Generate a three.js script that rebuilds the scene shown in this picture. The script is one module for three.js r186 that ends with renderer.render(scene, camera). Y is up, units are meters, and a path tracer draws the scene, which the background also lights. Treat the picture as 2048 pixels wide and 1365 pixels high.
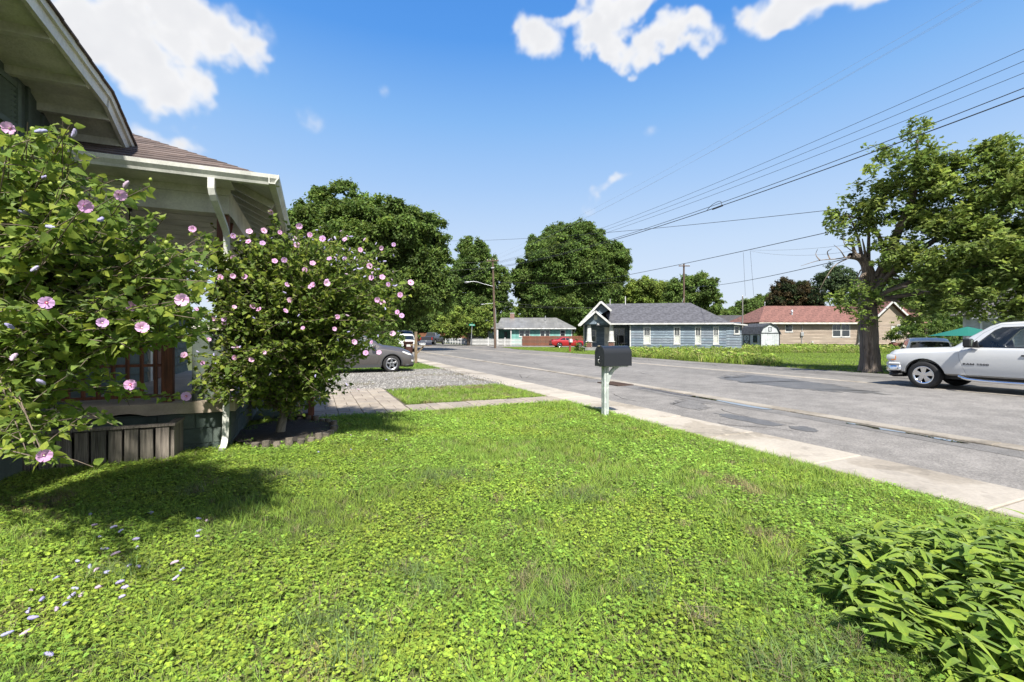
import * as THREE from 'three';
import { mergeGeometries, toCreasedNormals } from 'three/addons/utils/BufferGeometryUtils.js';
import { FontLoader } from 'three/addons/loaders/FontLoader.js';
import { TextGeometry } from 'three/addons/geometries/TextGeometry.js';
import { RoundedBoxGeometry } from 'three/addons/geometries/RoundedBoxGeometry.js';
import { Brush, Evaluator, SUBTRACTION, INTERSECTION } from 'three-bvh-csg';

// ------------------------------------------------------------------ camera, sky, sun, exposure
const scene = new THREE.Scene();
const F = 910, HOR = 672, EYE = 1.55;             // focal length and horizon in photo pixels, eye height in metres
const camera = new THREE.PerspectiveCamera(2 * Math.atan(682.5 / F) * 180 / Math.PI, 2048 / 1365, 0.05, 3000);
camera.position.set(0, EYE, 0);
camera.setViewOffset(2048, 1365, 0, 682.5 - HOR, 2048, 1365);
const EXPOSURE = 2.0;
const renderer = new THREE.WebGLRenderer({ antialias: true });
renderer.toneMapping = THREE.LinearToneMapping;
renderer.toneMappingExposure = EXPOSURE;
renderer.shadowMap.enabled = true;
const sunDir = new THREE.Vector3(0.09, 0.9, 0.42).normalize();
const sun = new THREE.DirectionalLight(new THREE.Color(1, 0.955, 0.88), 5);
sun.position.copy(sunDir).multiplyScalar(120); sun.target.position.set(0, 0, -30);
sun.castShadow = true; sun.shadow.mapSize.set(4096, 4096); sun.shadow.radius = 4;
Object.assign(sun.shadow.camera, { left: -90, right: 90, top: 90, bottom: -90, near: 1, far: 320 });
scene.add(sun, sun.target);

// ------------------------------------------------------------------ noise and random numbers
let seed = 1234567;
function rnd() { seed |= 0; seed = seed + 0x6D2B79F5 | 0; let t = Math.imul(seed ^ seed >>> 15, 1 | seed); t = t + Math.imul(t ^ t >>> 7, 61 | t) ^ t; return ((t ^ t >>> 14) >>> 0) / 4294967296; }
const reseed = k => { seed = k * 7919 + 17; };
const rr = (a, b) => a + (b - a) * rnd();
const gauss = () => (rnd() + rnd() + rnd() - 1.5) / 0.87;
const clamp = (x, a = 0, b = 1) => Math.min(b, Math.max(a, x));
const sm = (a, b, x) => { const t = clamp((x - a) / (b - a)); return t * t * (3 - 2 * t); };
const lerp = (a, b, t) => a + (b - a) * t;
function h2(x, y, s = 0) { let h = Math.imul(x, 374761393) + Math.imul(y, 668265263) + Math.imul(s, 2147483647 ^ 977) | 0; h = Math.imul(h ^ h >>> 13, 1274126177); return ((h ^ h >>> 16) >>> 0) / 4294967296; }
function vn(x, y, p = 0, s = 0) {                 // value noise, period p when given
  const xi = Math.floor(x), yi = Math.floor(y), fx = x - xi, fy = y - yi, u = fx * fx * (3 - 2 * fx), v = fy * fy * (3 - 2 * fy);
  const w = p ? k => ((k % p) + p) % p : k => k;
  const a = h2(w(xi), w(yi), s), b = h2(w(xi + 1), w(yi), s), c = h2(w(xi), w(yi + 1), s), d = h2(w(xi + 1), w(yi + 1), s);
  return lerp(lerp(a, b, u), lerp(c, d, u), v);
}
function fbm(x, y, oct = 4, p = 0, s = 0) { let a = 0, w = 0.5, n = 0; for (let k = 0; k < oct; k++) { a += w * vn(x, y, p, s + k); n += w; x *= 2; y *= 2; p *= 2; w *= 0.5; } return a / n; }
function h3(x, y, z) { return h2(x + Math.imul(z, 7349), y + Math.imul(z, 1931), z); }
function vn3(x, y, z) {
  const xi = Math.floor(x), yi = Math.floor(y), zi = Math.floor(z); let fx = x - xi, fy = y - yi, fz = z - zi;
  fx = fx * fx * (3 - 2 * fx); fy = fy * fy * (3 - 2 * fy); fz = fz * fz * (3 - 2 * fz);
  const L = k => lerp(lerp(h3(xi, yi, zi + k), h3(xi + 1, yi, zi + k), fx), lerp(h3(xi, yi + 1, zi + k), h3(xi + 1, yi + 1, zi + k), fx), fy);
  return lerp(L(0), L(1), fz);
}
function fbm3(x, y, z, oct) { let a = 0, w = 0.5, n = 0; for (let k = 0; k < oct; k++) { a += w * vn3(x, y, z); n += w; x = x * 2.03 + 11.3; y = y * 2.03 + 5.1; z = z * 2.03 + 7.7; w *= 0.52; } return a / n; }

// ------------------------------------------------------------------ the sky: clear summer blue with fair weather clouds
const s2l = c => { c /= 255; return c <= 0.04045 ? c / 12.92 : Math.pow((c + 0.055) / 1.055, 2.4); };
const srgb = (r, g, b) => new THREE.Color(s2l(r), s2l(g), s2l(b));
const px2dir = (u, v) => new THREE.Vector3((u - 1024) / F, (HOR - v) / F, -1).normalize();
{
  const w = 2560, h = 1280, data = new Float32Array(w * h * 4);
  const stops = [[-90, 150, 160, 165], [-3, 215, 225, 235], [0, 230, 239, 249], [5, 218, 233, 251], [11, 200, 223, 251], [18, 169, 205, 249], [25, 136, 187, 245], [33, 92, 158, 236], [45, 66, 134, 222], [90, 56, 114, 204]].map(([e, r, g, b]) => [e, s2l(r), s2l(g), s2l(b)]);
  // clouds: direction, half sizes in degrees (along azimuth, along elevation), density
  const clouds = [];
  const addCloud = (u, v, ru, rv, k, lean = 0) => { const d = px2dir(u, v); clouds.push({ az: Math.atan2(d.x, -d.z), el: Math.asin(d.y), ra: ru / F * Math.cos(Math.atan((u - 1024) / F)) ** 2 * 0.8, re: rv / F * 0.62, k, lean }); };
  addCloud(330, 45, 165, 85, 1.3); addCloud(215, 85, 105, 80, 1.25); addCloud(300, 165, 105, 75, 1.15); addCloud(440, 60, 75, 62, 1.1); addCloud(290, 275, 90, 20, 0.5); addCloud(170, 60, 60, 50, 1);
  addCloud(1235, 15, 80, 60, 1.25); addCloud(1230, 95, 95, 50, 1.15); addCloud(1065, 85, 46, 50, 1.0); addCloud(1350, 85, 85, 34, 1.0); addCloud(1140, 55, 60, 30, 0.9);
  addCloud(1570, 10, 90, 60, 1.15); addCloud(1680, -25, 110, 55, 1.1);
  addCloud(1200, 396, 80, 24, 0.5, -0.4); addCloud(605, 225, 34, 30, 0.34); addCloud(768, 182, 14, 18, 0.26); addCloud(1300, 257, 26, 14, 0.24); addCloud(520, 60, 26, 40, 0.3);
  reseed(5);
  for (let k = 0; k < 46; k++) {                  // the same fair weather clouds all round
    const az = rr(1.32, 2 * Math.PI - 1.32), el = rr(0.18, 1.1), r = rr(0.08, 0.22);
    for (let j = 0; j < 3; j++) clouds.push({ az: az + rr(-1, 1) * r, el: el + rr(-0.4, 0.4) * r, ra: r * rr(0.6, 1), re: r * rr(0.35, 0.55), k: rr(0.9, 1.2), lean: 0 });
  }
  for (let j = 0; j < h; j++) {
    const el = ((j + 0.5) / h - 0.5) * Math.PI, deg = el * 180 / Math.PI;
    let i = 0; while (i < stops.length - 2 && stops[i + 1][0] < deg) i++;
    const a = stops[i], b = stops[i + 1], t = clamp((deg - a[0]) / (b[0] - a[0]));
    const base = [1, 2, 3].map(k => lerp(a[k], b[k], t));
    const near = clouds.filter(c => Math.abs(el - c.el) < c.re * 1.4 + c.ra * 2 * Math.abs(c.lean) + 0.07);
    for (let q = 0; q < w; q++) {
      const ph = ((q + 0.5) / w - 0.5) * 2 * Math.PI;                    // atan2(z, x)
      const dx = Math.cos(ph) * Math.cos(el), dz = Math.sin(ph) * Math.cos(el), dy = Math.sin(el), az = Math.atan2(dx, -dz);
      let R = base[0], G = base[1], B = base[2];
      if (near.length && dy > -0.05) {
        let wa = 0, we = 0, m = 0, first = true;
        for (const c of near) {
          let da = az - c.az; if (da > Math.PI) da -= 2 * Math.PI; if (da < -Math.PI) da += 2 * Math.PI;
          if (Math.abs(da) * Math.cos(el) > c.ra * 1.4 + 0.09) continue;
          if (first) { first = false; wa = (fbm3(dx * 13 + 3, dy * 13, dz * 13, 5) - 0.5) * 0.2; we = (fbm3(dx * 13 + 31, dy * 13 + 7, dz * 13, 5) - 0.5) * 0.16; }
          const sc = Math.min(1, c.ra / 0.08), X = (da * Math.cos(el) + wa * sc) / c.ra, Y = (el - c.el + c.lean * da + we * sc) / c.re, v = c.k * (1 - (X * X + Y * Y) / 1.7);
          if (v > m) m = v;
        }
        if (m > 0) {
          const n2 = fbm3(dx * 34 + 9, dy * 34 + 4, dz * 34, 5), dens = m + (n2 - 0.5) * 1.35;
          const al = sm(-0.02, 0.85, dens) * sm(0, 0.4, m), body = sm(0.15, 0.9, dens), grey = sm(0.4, 1.1, m + (n2 - 0.5) * 1.6) * 0.14 * (0.35 + n2);
          R = lerp(R, lerp(s2l(222), s2l(253), body) * (1 - grey), al); G = lerp(G, lerp(s2l(232), s2l(253), body) * (1 - grey * 0.93), al); B = lerp(B, lerp(s2l(248), s2l(254), body) * (1 - grey * 0.78), al);
        }
      }
      const o = (j * w + q) * 4; data[o] = R / EXPOSURE; data[o + 1] = G / EXPOSURE; data[o + 2] = B / EXPOSURE; data[o + 3] = 1;
    }
  }
  const sky = new THREE.DataTexture(data, w, h, THREE.RGBAFormat, THREE.FloatType);
  sky.mapping = THREE.EquirectangularReflectionMapping; sky.magFilter = sky.minFilter = THREE.LinearFilter; sky.needsUpdate = true;
  scene.background = sky; scene.environment = sky;
}

// ------------------------------------------------------------------ frames: the street runs PHI to the left of the view; s along it, n across it to the right
const PHI = 23.5 * Math.PI / 180, SN = Math.sin(PHI), CS = Math.cos(PHI);
const W = (s, n, y = 0) => new THREE.Vector3(-SN * s + CS * n, y, -(CS * s + SN * n));
const SNof = p => [-SN * p.x + CS * -p.z, CS * p.x + SN * -p.z];        // world -> [s, n]
const at = (u, v, z) => new THREE.Vector3((u - 1024) / F * z, EYE + (HOR - v) / F * z, -z);   // photo direction at a known distance
const taken = {};
function numbered(n) { const k = taken[n] = (taken[n] ?? -1) + 1; return k ? `${n}_${String(k).padStart(3, '0')}` : n; }
function shade(o) { o.castShadow = true; o.receiveShadow = true; return o; }
function thing(name, label, category, pos = [0, 0, 0], turn = 0, group) {
  const o = new THREE.Group(); o.name = numbered(name); scene.add(o);
  if (pos.isVector3) o.position.copy(pos); else o.position.set(...pos);
  o.rotation.y = turn; o.userData = { label, category }; if (group) o.userData.group = group; return o;
}
function tag(o, label, category, group) { o.name = numbered(o.name); o.userData = { ...o.userData, label, category }; if (group) o.userData.group = group; scene.add(o); return o; }
function part(name, geo, mat, parent, extra) { const m = shade(new THREE.Mesh(Array.isArray(geo) ? merge(geo) : geo, mat)); m.name = name; if (extra) Object.assign(m.userData, extra); if (parent) parent.add(m); return m; }
function structure(name, geo, mat) { const m = part(name, geo, mat); m.name = numbered(name); m.userData = { kind: 'structure' }; scene.add(m); return m; }
function copyOf(o, label, group) { const c = o.clone(); c.name = numbered(o.name.replace(/_\d{3}$/, '')); c.userData = { ...o.userData }; if (label) c.userData.label = label; if (group) c.userData.group = group; scene.add(c); return c; }
function merge(list) { const some = list.some(g => !g.index); const gs = list.map(g => { g = some && g.index ? g.toNonIndexed() : g; for (const k of Object.keys(g.attributes)) if (!['position', 'normal', 'uv'].includes(k)) g.deleteAttribute(k); return g; }); return mergeGeometries(gs); }
function uvm(g) {                                  // uv in metres from the dominant side of each face
  if (g.index) g = g.toNonIndexed();
  if (!g.attributes.normal) g.computeVertexNormals();
  const p = g.attributes.position, n = g.attributes.normal, uv = new Float32Array(p.count * 2);
  for (let i = 0; i < p.count; i++) {
    const ax = Math.abs(n.getX(i)), ay = Math.abs(n.getY(i)), az = Math.abs(n.getZ(i));
    if (ay >= ax && ay >= az) { uv[2 * i] = p.getX(i); uv[2 * i + 1] = p.getZ(i); } else if (ax >= az) { uv[2 * i] = p.getZ(i); uv[2 * i + 1] = p.getY(i); } else { uv[2 * i] = p.getX(i); uv[2 * i + 1] = p.getY(i); }
  }
  g.setAttribute('uv', new THREE.BufferAttribute(uv, 2)); return g;
}
const box = (x0, x1, y0, y1, z0, z1) => uvm(new THREE.BoxGeometry(Math.abs(x1 - x0), Math.abs(y1 - y0), Math.abs(z1 - z0)).translate((x0 + x1) / 2, (y0 + y1) / 2, (z0 + z1) / 2));
const rbox = (x0, x1, y0, y1, z0, z1, r = 0.02) => uvm(new RoundedBoxGeometry(Math.abs(x1 - x0), Math.abs(y1 - y0), Math.abs(z1 - z0), 2, r).translate((x0 + x1) / 2, (y0 + y1) / 2, (z0 + z1) / 2));
function cbox(x0, x1, y0, y1, z0, z1, c = 0.01) {  // a box with chamfered edges
  const g = new RoundedBoxGeometry(Math.abs(x1 - x0), Math.abs(y1 - y0), Math.abs(z1 - z0), 1, c); g.translate((x0 + x1) / 2, (y0 + y1) / 2, (z0 + z1) / 2); return uvm(g);
}
function poly(points, depth, axis = 'z') {         // a flat outline [x, y] extruded by depth in z
  const g = new THREE.ExtrudeGeometry(new THREE.Shape(points.map(p => new THREE.Vector2(...p))), { depth, bevelEnabled: false }); return uvm(g);
}
const V = (x, y, z) => new THREE.Vector3(x, y, z);
function tube(points, r0, r1 = r0, seg = 6, steps = 0) {   // tapered tube through points
  const c = points.length > 2 || steps ? new THREE.CatmullRomCurve3(points) : new THREE.LineCurve3(points[0], points[1]);
  const n = steps || (points.length > 2 ? (points.length - 1) * 4 : 1), fr = c.computeFrenetFrames(n, false), pos = [], nor = [], uv = [], idx = [], len = c.getLength();
  for (let i = 0; i <= n; i++) {
    const t = i / n, p = points.length > 2 ? c.getPointAt(t) : c.getPoint(t), r = typeof r0 === 'function' ? r0(t) : lerp(r0, r1, t);
    for (let k = 0; k <= seg; k++) { const a = k / seg * 2 * Math.PI, d = fr.normals[i].clone().multiplyScalar(Math.cos(a)).addScaledVector(fr.binormals[i], Math.sin(a)); pos.push(p.x + d.x * r, p.y + d.y * r, p.z + d.z * r); nor.push(d.x, d.y, d.z); uv.push(a * r, t * len); }
  }
  for (let i = 0; i < n; i++) for (let k = 0; k < seg; k++) { const a = i * (seg + 1) + k, b = a + seg + 1; idx.push(a, a + 1, b, b, a + 1, b + 1); }
  const g = new THREE.BufferGeometry(); g.setAttribute('position', new THREE.Float32BufferAttribute(pos, 3)); g.setAttribute('normal', new THREE.Float32BufferAttribute(nor, 3)); g.setAttribute('uv', new THREE.Float32BufferAttribute(uv, 2)); g.setIndex(idx); return g;
}
function cyl(r0, r1, y0, y1, x = 0, z = 0, seg = 16) { return new THREE.CylinderGeometry(r1, r0, y1 - y0, seg).translate(x, (y0 + y1) / 2, z); }
function copies(name, geo, mat, list, parent) {    // list of [matrix, colour]
  const m = shade(new THREE.InstancedMesh(geo, mat, list.length)); m.name = name; m.userData = { kind: 'stuff' };
  list.forEach(([mx, c], i) => { m.setMatrixAt(i, mx); m.setColorAt(i, c ?? WHITE); }); if (parent) parent.add(m); return m;
}
const WHITE = new THREE.Color(1, 1, 1);
const M4 = (p, q, s) => new THREE.Matrix4().compose(p, q, typeof s === 'number' ? V(s, s, s) : s);
const turned = (x, y, z) => new THREE.Quaternion().setFromEuler(new THREE.Euler(x, y, z, 'YXZ'));
const lookQ = (dir, up = V(0, 1, 0)) => { const m = new THREE.Matrix4().lookAt(dir, V(0, 0, 0), up); return new THREE.Quaternion().setFromRotationMatrix(m); };   // turns +z to dir

// ------------------------------------------------------------------ textures
function tex(n, fn, { srgbMap = true, repeat = 1 } = {}) {   // fn(u, v) gives linear [r, g, b] or a number
  const d = new Uint8Array(n * n * 4), enc = c => Math.round(255 * (srgbMap ? (c <= 0.0031308 ? 12.92 * c : 1.055 * Math.pow(c, 1 / 2.4) - 0.055) : c));
  for (let j = 0; j < n; j++) for (let i = 0; i < n; i++) { const r = fn((i + 0.5) / n, (j + 0.5) / n), o = (j * n + i) * 4, a = typeof r === 'number'; for (let k = 0; k < 3; k++) d[o + k] = clamp(enc(clamp(a ? r : r[k])), 0, 255); d[o + 3] = 255; }
  const t = new THREE.DataTexture(d, n, n); t.wrapS = t.wrapT = THREE.RepeatWrapping; t.magFilter = THREE.LinearFilter; t.minFilter = THREE.LinearMipmapLinearFilter; t.generateMipmaps = true;
  if (srgbMap) t.colorSpace = THREE.SRGBColorSpace; t.repeat.set(repeat, repeat); t.needsUpdate = true; return t;
}
const reps = (t, x, y = x) => { const c = t.clone(); c.repeat.set(x, y); c.needsUpdate = true; return c; };
const std = (o) => new THREE.MeshStandardMaterial({ roughness: 0.8, ...o });
const phys = (o) => new THREE.MeshPhysicalMaterial({ roughness: 0.5, ...o });
const C = (r, g, b) => new THREE.Color().setRGB(r, g, b);
const grit = tex(512, (u, v) => { const f = fbm(u * 128, v * 128, 2, 128, 3), c = fbm(u * 8, v * 8, 4, 8, 9), k = h2(Math.floor(u * 512), Math.floor(v * 512), 4); return 0.55 + 0.5 * (f - 0.5) + 0.28 * (c - 0.5) + (k > 0.93 ? 0.2 : k < 0.08 ? -0.18 : 0); });
const gritBump = tex(512, (u, v) => 0.5 + 0.7 * (fbm(u * 160, v * 160, 2, 160, 5) - 0.5) + 0.3 * (h2(Math.floor(u * 512), Math.floor(v * 512), 8) - 0.5), { srgbMap: false });
const cloudy = tex(512, (u, v) => 0.72 + 0.5 * (fbm(u * 6, v * 6, 5, 6, 21) - 0.5) + 0.16 * (fbm(u * 90, v * 90, 2, 90, 23) - 0.5));
const softBump = tex(512, (u, v) => fbm(u * 24, v * 24, 4, 24, 33), { srgbMap: false });
const woodTex = tex(512, (u, v) => { const g = fbm(u * 60, v * 3, 3, 0, 41) * 0.6 + 0.4 * vn(u * 130, v * 2, 0, 44), w = fbm(u * 5, v * 5, 3, 5, 47); return 0.5 + 0.75 * (g - 0.5) + 0.35 * (w - 0.5); });
const woodBump = tex(512, (u, v) => fbm(u * 70, v * 3, 3, 0, 41), { srgbMap: false });
const peel = tex(512, (u, v) => { const a = fbm(u * 10, v * 26, 4, 0, 61), b = fbm(u * 3, v * 5, 3, 0, 63), k = sm(0.56, 0.63, a + 0.35 * (b - 0.5)); return [lerp(0.60, 0.86, k), lerp(0.60, 0.86, k), lerp(0.62, 0.84, k)].map(c => c * (0.86 + 0.28 * (fbm(u * 60, v * 60, 2, 60, 66)))); });
const shingleTex = tex(512, (u, v) => { const row = Math.floor(v * 12), off = h2(row, 0, 71), i = Math.floor((u + off) * 10); const t = h2(((i % 10) + 10) % 10, row, 73); return 0.42 + 0.42 * t + 0.26 * (fbm(u * 170, v * 170, 2, 170, 75) - 0.5); });
const barkTex = tex(512, (u, v) => { const r = fbm(u * 26 + 2 * fbm(u * 6, v * 3, 2, 6, 81), v * 5, 4, 0, 83); return 0.3 + 0.75 * r + 0.25 * (fbm(u * 3, v * 3, 2, 3, 85) - 0.5); });
const barkBump = tex(512, (u, v) => fbm(u * 26 + 2 * fbm(u * 6, v * 3, 2, 6, 81), v * 5, 4, 0, 83), { srgbMap: false });

const stainTex = tex(512, (u, v) => { const a = fbm(u * 5, v * 5, 5, 5, 141), b = sm(0.52, 0.68, fbm(u * 4 + 2 * (a - 0.5), v * 4, 4, 4, 143)), c = fbm(u * 110, v * 110, 2, 110, 145), d = sm(0.66, 0.72, fbm(u * 14, v * 14, 3, 14, 147)); const t = 0.86 + 0.3 * (a - 0.5) - 0.2 * b + 0.2 * (c - 0.5) - 0.12 * d; return [t, t * (1 - 0.02 * b), t * (1 - 0.06 * b)]; });
const veinTex = tex(256, (u, v) => { const x = Math.abs(u - 0.5), rib = Math.exp(-Math.pow(x / 0.025, 2)), side = Math.exp(-Math.pow((((v * 9 - x * 5) % 1 + 1) % 1 - 0.5) / 0.09, 2)), n = fbm(u * 9, v * 18, 3, 0, 151), spot = sm(0.72, 0.76, fbm(u * 7 + 40, v * 12, 3, 0, 153)); const t = 0.74 + 0.3 * (n - 0.5) + 0.2 * rib + 0.07 * side; return [t * (1 + 0.5 * spot), t * (1 + 0.05 * spot), t * (1 - 0.2 * spot)]; });
const leafMat = (o = {}) => phys({ color: 0xffffff, roughness: 1, specularIntensity: 0.25, transmission: 0.5, thickness: 0, side: THREE.DoubleSide, ...o });
const MAT = {
  leaf: leafMat(), roseLeaf: leafMat({ map: veinTex }), leafV: leafMat({ vertexColors: true }), grassV: leafMat({ transmission: 0.28, vertexColors: true }), petal: leafMat({ transmission: 0.3 }), grass: leafMat({ transmission: 0.28 }),
  bark: std({ color: C(0.21, 0.17, 0.14), map: reps(barkTex, 1.0), bumpMap: reps(barkBump, 1.0), bumpScale: 0.06, roughness: 0.95 }),
  
  stem: std({ color: C(0.20, 0.155, 0.115), map: reps(barkTex, 5), roughness: 0.9 }),
  cream: std({ color: C(0.83, 0.80, 0.70), map: reps(cloudy, 0.6), bumpMap: reps(softBump, 2), bumpScale: 0.002, roughness: 0.55 }),
  gutter: std({ color: C(0.76, 0.76, 0.69), map: reps(cloudy, 0.9), roughness: 0.42 }),
  greenPaint: std({ color: C(0.125, 0.16, 0.135), map: reps(cloudy, 1.3), bumpMap: reps(gritBump, 2), bumpScale: 0.004, roughness: 0.75 }),
  redWood: std({ color: C(0.26, 0.085, 0.042), map: reps(woodTex, 1.4), roughness: 0.6 }),
  black: std({ color: C(0.012, 0.012, 0.013), roughness: 0.55 }),
  rubber: std({ color: C(0.022, 0.022, 0.023), map: reps(cloudy, 3), roughness: 0.82 }),
  chrome: std({ color: C(0.78, 0.78, 0.8), metalness: 1, roughness: 0.13 }),
  alloy: std({ color: C(0.62, 0.62, 0.64), metalness: 1, roughness: 0.28 }),
  darkGlass: phys({ color: C(0.012, 0.015, 0.016), roughness: 0.04, clearcoat: 1, clearcoatRoughness: 0.03 }),
  clearGlass: phys({ color: C(0.95, 0.965, 0.965), roughness: 0.02, transmission: 1, thickness: 0, ior: 1.5 }),
  housePane: phys({ color: C(0.03, 0.036, 0.04), roughness: 0.06, clearcoat: 0.8, clearcoatRoughness: 0.05 }),
  white: std({ color: C(0.70, 0.70, 0.68), map: reps(cloudy, 0.5), roughness: 0.5 }),
  pole: std({ color: C(0.20, 0.135, 0.095), map: reps(woodTex, 1.1, 0.4), roughness: 0.9 }),
  wire: std({ color: C(0.03, 0.03, 0.034), roughness: 0.6 }),
  galv: std({ color: C(0.45, 0.46, 0.47), roughness: 0.45, metalness: 0.6 }),
};
// ================================================================== the ground
const SW0 = 5.31, SW1 = 6.27;                      // sidewalk
const GUT = s => 8.62 + 0.62 * sm(0, 16, s);       // near concrete gutter strip
const KRB = 16.5, FAR = 21.0;                      // far concrete strip, edge of the far apron
function sheet(name, n0, n1, s0, s1, step, y, mat, tint, cols = 6) {
  const f0 = typeof n0 === 'function' ? n0 : () => n0, f1 = typeof n1 === 'function' ? n1 : () => n1, R = Math.max(1, Math.round((s1 - s0) / step)), pos = [], uv = [], col = [], idx = [];
  for (let i = 0; i <= R; i++) for (let j = 0; j <= cols; j++) {
    const s = lerp(s0, s1, i / R), n = lerp(f0(s), f1(s), j / cols), p = W(s, n, typeof y === 'function' ? y(s, n) : y), c = tint ? tint(s, n) : 1;
    pos.push(p.x, p.y, p.z); uv.push(n, s); Array.isArray(c) ? col.push(...c) : col.push(c, c, c);
    if (i < R && j < cols) { const a = i * (cols + 1) + j, b = a + cols + 1; idx.push(a, a + 1, b, b, a + 1, b + 1); }
  }
  const g = new THREE.BufferGeometry(); g.setAttribute('position', new THREE.Float32BufferAttribute(pos, 3)); g.setAttribute('uv', new THREE.Float32BufferAttribute(uv, 2)); g.setAttribute('color', new THREE.Float32BufferAttribute(col, 3)); g.setIndex(idx); g.computeVertexNormals();
  return name ? structure(name, g, mat) : g;
}
const soilGreen = std({ color: C(0.115, 0.14, 0.035), map: reps(grit, 1.1), bumpMap: reps(gritBump, 1.2), bumpScale: 0.02, roughness: 1, vertexColors: true });
{ // one sheet to the horizon
  const g = new THREE.PlaneGeometry(1600, 1600, 160, 160).rotateX(-Math.PI / 2), p = g.attributes.position, col = new Float32Array(p.count * 3), uv = g.attributes.uv;
  for (let i = 0; i < p.count; i++) { const x = p.getX(i), z = p.getZ(i), t = 0.75 + 0.5 * fbm(x * 0.03, z * 0.03, 3); col[3 * i] = t; col[3 * i + 1] = t; col[3 * i + 2] = t; uv.setXY(i, x, z); p.setY(i, -0.012); }
  g.setAttribute('color', new THREE.BufferAttribute(col, 3)); structure('ground', g, soilGreen);
}
const asphaltA = std({ color: C(0.325, 0.302, 0.273), map: reps(grit, 0.55), bumpMap: reps(gritBump, 0.9), bumpScale: 0.006, roughness: 0.9, vertexColors: true });
const asphaltB = std({ color: C(0.31, 0.29, 0.265), map: reps(grit, 0.47), bumpMap: reps(gritBump, 0.8), bumpScale: 0.006, roughness: 0.9, vertexColors: true });
const concrete = std({ color: C(0.41, 0.365, 0.30), map: reps(stainTex, 0.37), bumpMap: reps(gritBump, 1.6), bumpScale: 0.003, roughness: 0.9 });
const concrete2 = std({ color: C(0.37, 0.33, 0.275), map: reps(stainTex, 0.31), bumpMap: reps(gritBump, 1.6), bumpScale: 0.003, roughness: 0.9 });
const stain = (k, a) => (s, n) => { const b = fbm(s * 0.35 + k, n * 0.55, 4, 0, 11 + k), c = fbm(s * 1.3, n * 2.3, 3, 0, 31 + k), t = fbm(s * 0.12, n * 1.4, 3, 0, 7 + k); return 1 + a * (b - 0.5) * 1.2 + a * 0.5 * (c - 0.5) - a * 0.9 * sm(0.58, 0.7, t) * 0.4; };
sheet('parking_lane', SW1 - 0.05, s => GUT(s) + 0.02, -8, 130, 0.35, 0.004, asphaltA, stain(1, 0.5), 10);
sheet('road', s => GUT(s) + 0.3, KRB + 0.02, -8, 130, 0.4, 0.008, asphaltB, stain(5, 0.4), 18);
sheet('parking_apron', KRB + 0.3, s => FAR + 0.25 * Math.sin(s * 0.7) * Math.sin(s * 0.23) + (s > 45 ? sm(45, 60, s) * 2.2 : 0), -8, 130, 0.4, 0.004, asphaltA, (s, n) => stain(9, 0.6)(s, n) * 0.9, 12);
{ // side street beyond the pole
  const a = [at(950, 694.5, 62.7), at(1900, 694, 64), at(1900, 691, 74), at(880, 690, 78)].map(p => V(p.x, 0.002, p.z));
  const g = new THREE.BufferGeometry().setFromPoints(a); g.setIndex([0, 1, 2, 0, 2, 3]); g.setAttribute('uv', new THREE.Float32BufferAttribute(a.flatMap(p => [p.x, p.z]), 2)); g.setAttribute('color', new THREE.Float32BufferAttribute(Array(12).fill(1), 3)); g.computeVertexNormals();
  structure('side_street', g, asphaltA);
}
// concrete strips, laid in lengths with joints
function lengths(name, pieceName, n0, n1, s0, s1, len, top, bottom, gap, mats, sag) {
  const root = new THREE.Group(); root.name = numbered(name); root.userData = { kind: 'structure' }; scene.add(root);
  let k = 0; for (let s = s0; s < s1; s += len, k++) {
    const a = s + gap, b = Math.min(s1, s + len) - gap, f0 = typeof n0 === 'function' ? n0 : () => n0, f1 = typeof n1 === 'function' ? n1 : () => n1, dy = (h2(k, 3, 9) - 0.5) * 0.008, dz = (h2(k, 5, 9) - 0.5) * 0.008;
    const c = 0.012, t = (s_, n_, y_) => W(s_, n_, y_), N = [f0(a), f1(a), f0(b), f1(b)];
    const ring = (ins, y) => [t(a + ins, N[0] + ins, y + dy), t(a + ins, N[1] - ins, y + dz), t(b - ins, N[3] - ins, y + dz), t(b - ins, N[2] + ins, y + dy)];
    const r0 = ring(0, bottom), r1 = ring(0, top - c), r2 = ring(c, top), pos = [], idx = [];
    for (const r of [r0, r1, r2]) for (const p of r) pos.push(p.x, p.y, p.z);
    for (const o of [0, 4]) for (let i = 0; i < 4; i++) { const j = (i + 1) % 4; idx.push(o + i, o + j, o + 4 + i, o + j, o + 4 + j, o + 4 + i); }
    idx.push(8, 9, 10, 8, 10, 11);
    let g = new THREE.BufferGeometry(); g.setAttribute('position', new THREE.Float32BufferAttribute(pos, 3)); g.setIndex(idx); g = g.toNonIndexed(); g.computeVertexNormals();
    const p = g.attributes.position, uv = []; for (let i = 0; i < p.count; i++) uv.push(p.getX(i) + k * 0.37, p.getZ(i) + p.getY(i)); g.setAttribute('uv', new THREE.Float32BufferAttribute(uv, 2));
    part(pieceName, g, mats[Math.floor(h2(k, 1, 17) * mats.length)], root);
  }
}
lengths('sidewalk', 'slab', SW0, SW1, 3.38 - 6, 70, 1.52, 0.062, -0.02, 0.011, [concrete, concrete, concrete2]);
sheet('joint_soil', SW0 + 0.02, SW1 - 0.02, -2.5, 70, 5, 0.04, std({ color: C(0.07, 0.06, 0.045), map: reps(grit, 2), roughness: 1 }), null, 1);
const kerbMat = std({ color: C(0.345, 0.305, 0.25), map: reps(stainTex, 0.43), bumpMap: reps(gritBump, 1.6), bumpScale: 0.003, roughness: 0.9 }), kerbMat2 = std({ color: C(0.315, 0.28, 0.23), map: reps(stainTex, 0.39), bumpMap: reps(gritBump, 1.6), bumpScale: 0.003, roughness: 0.9 });
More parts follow.
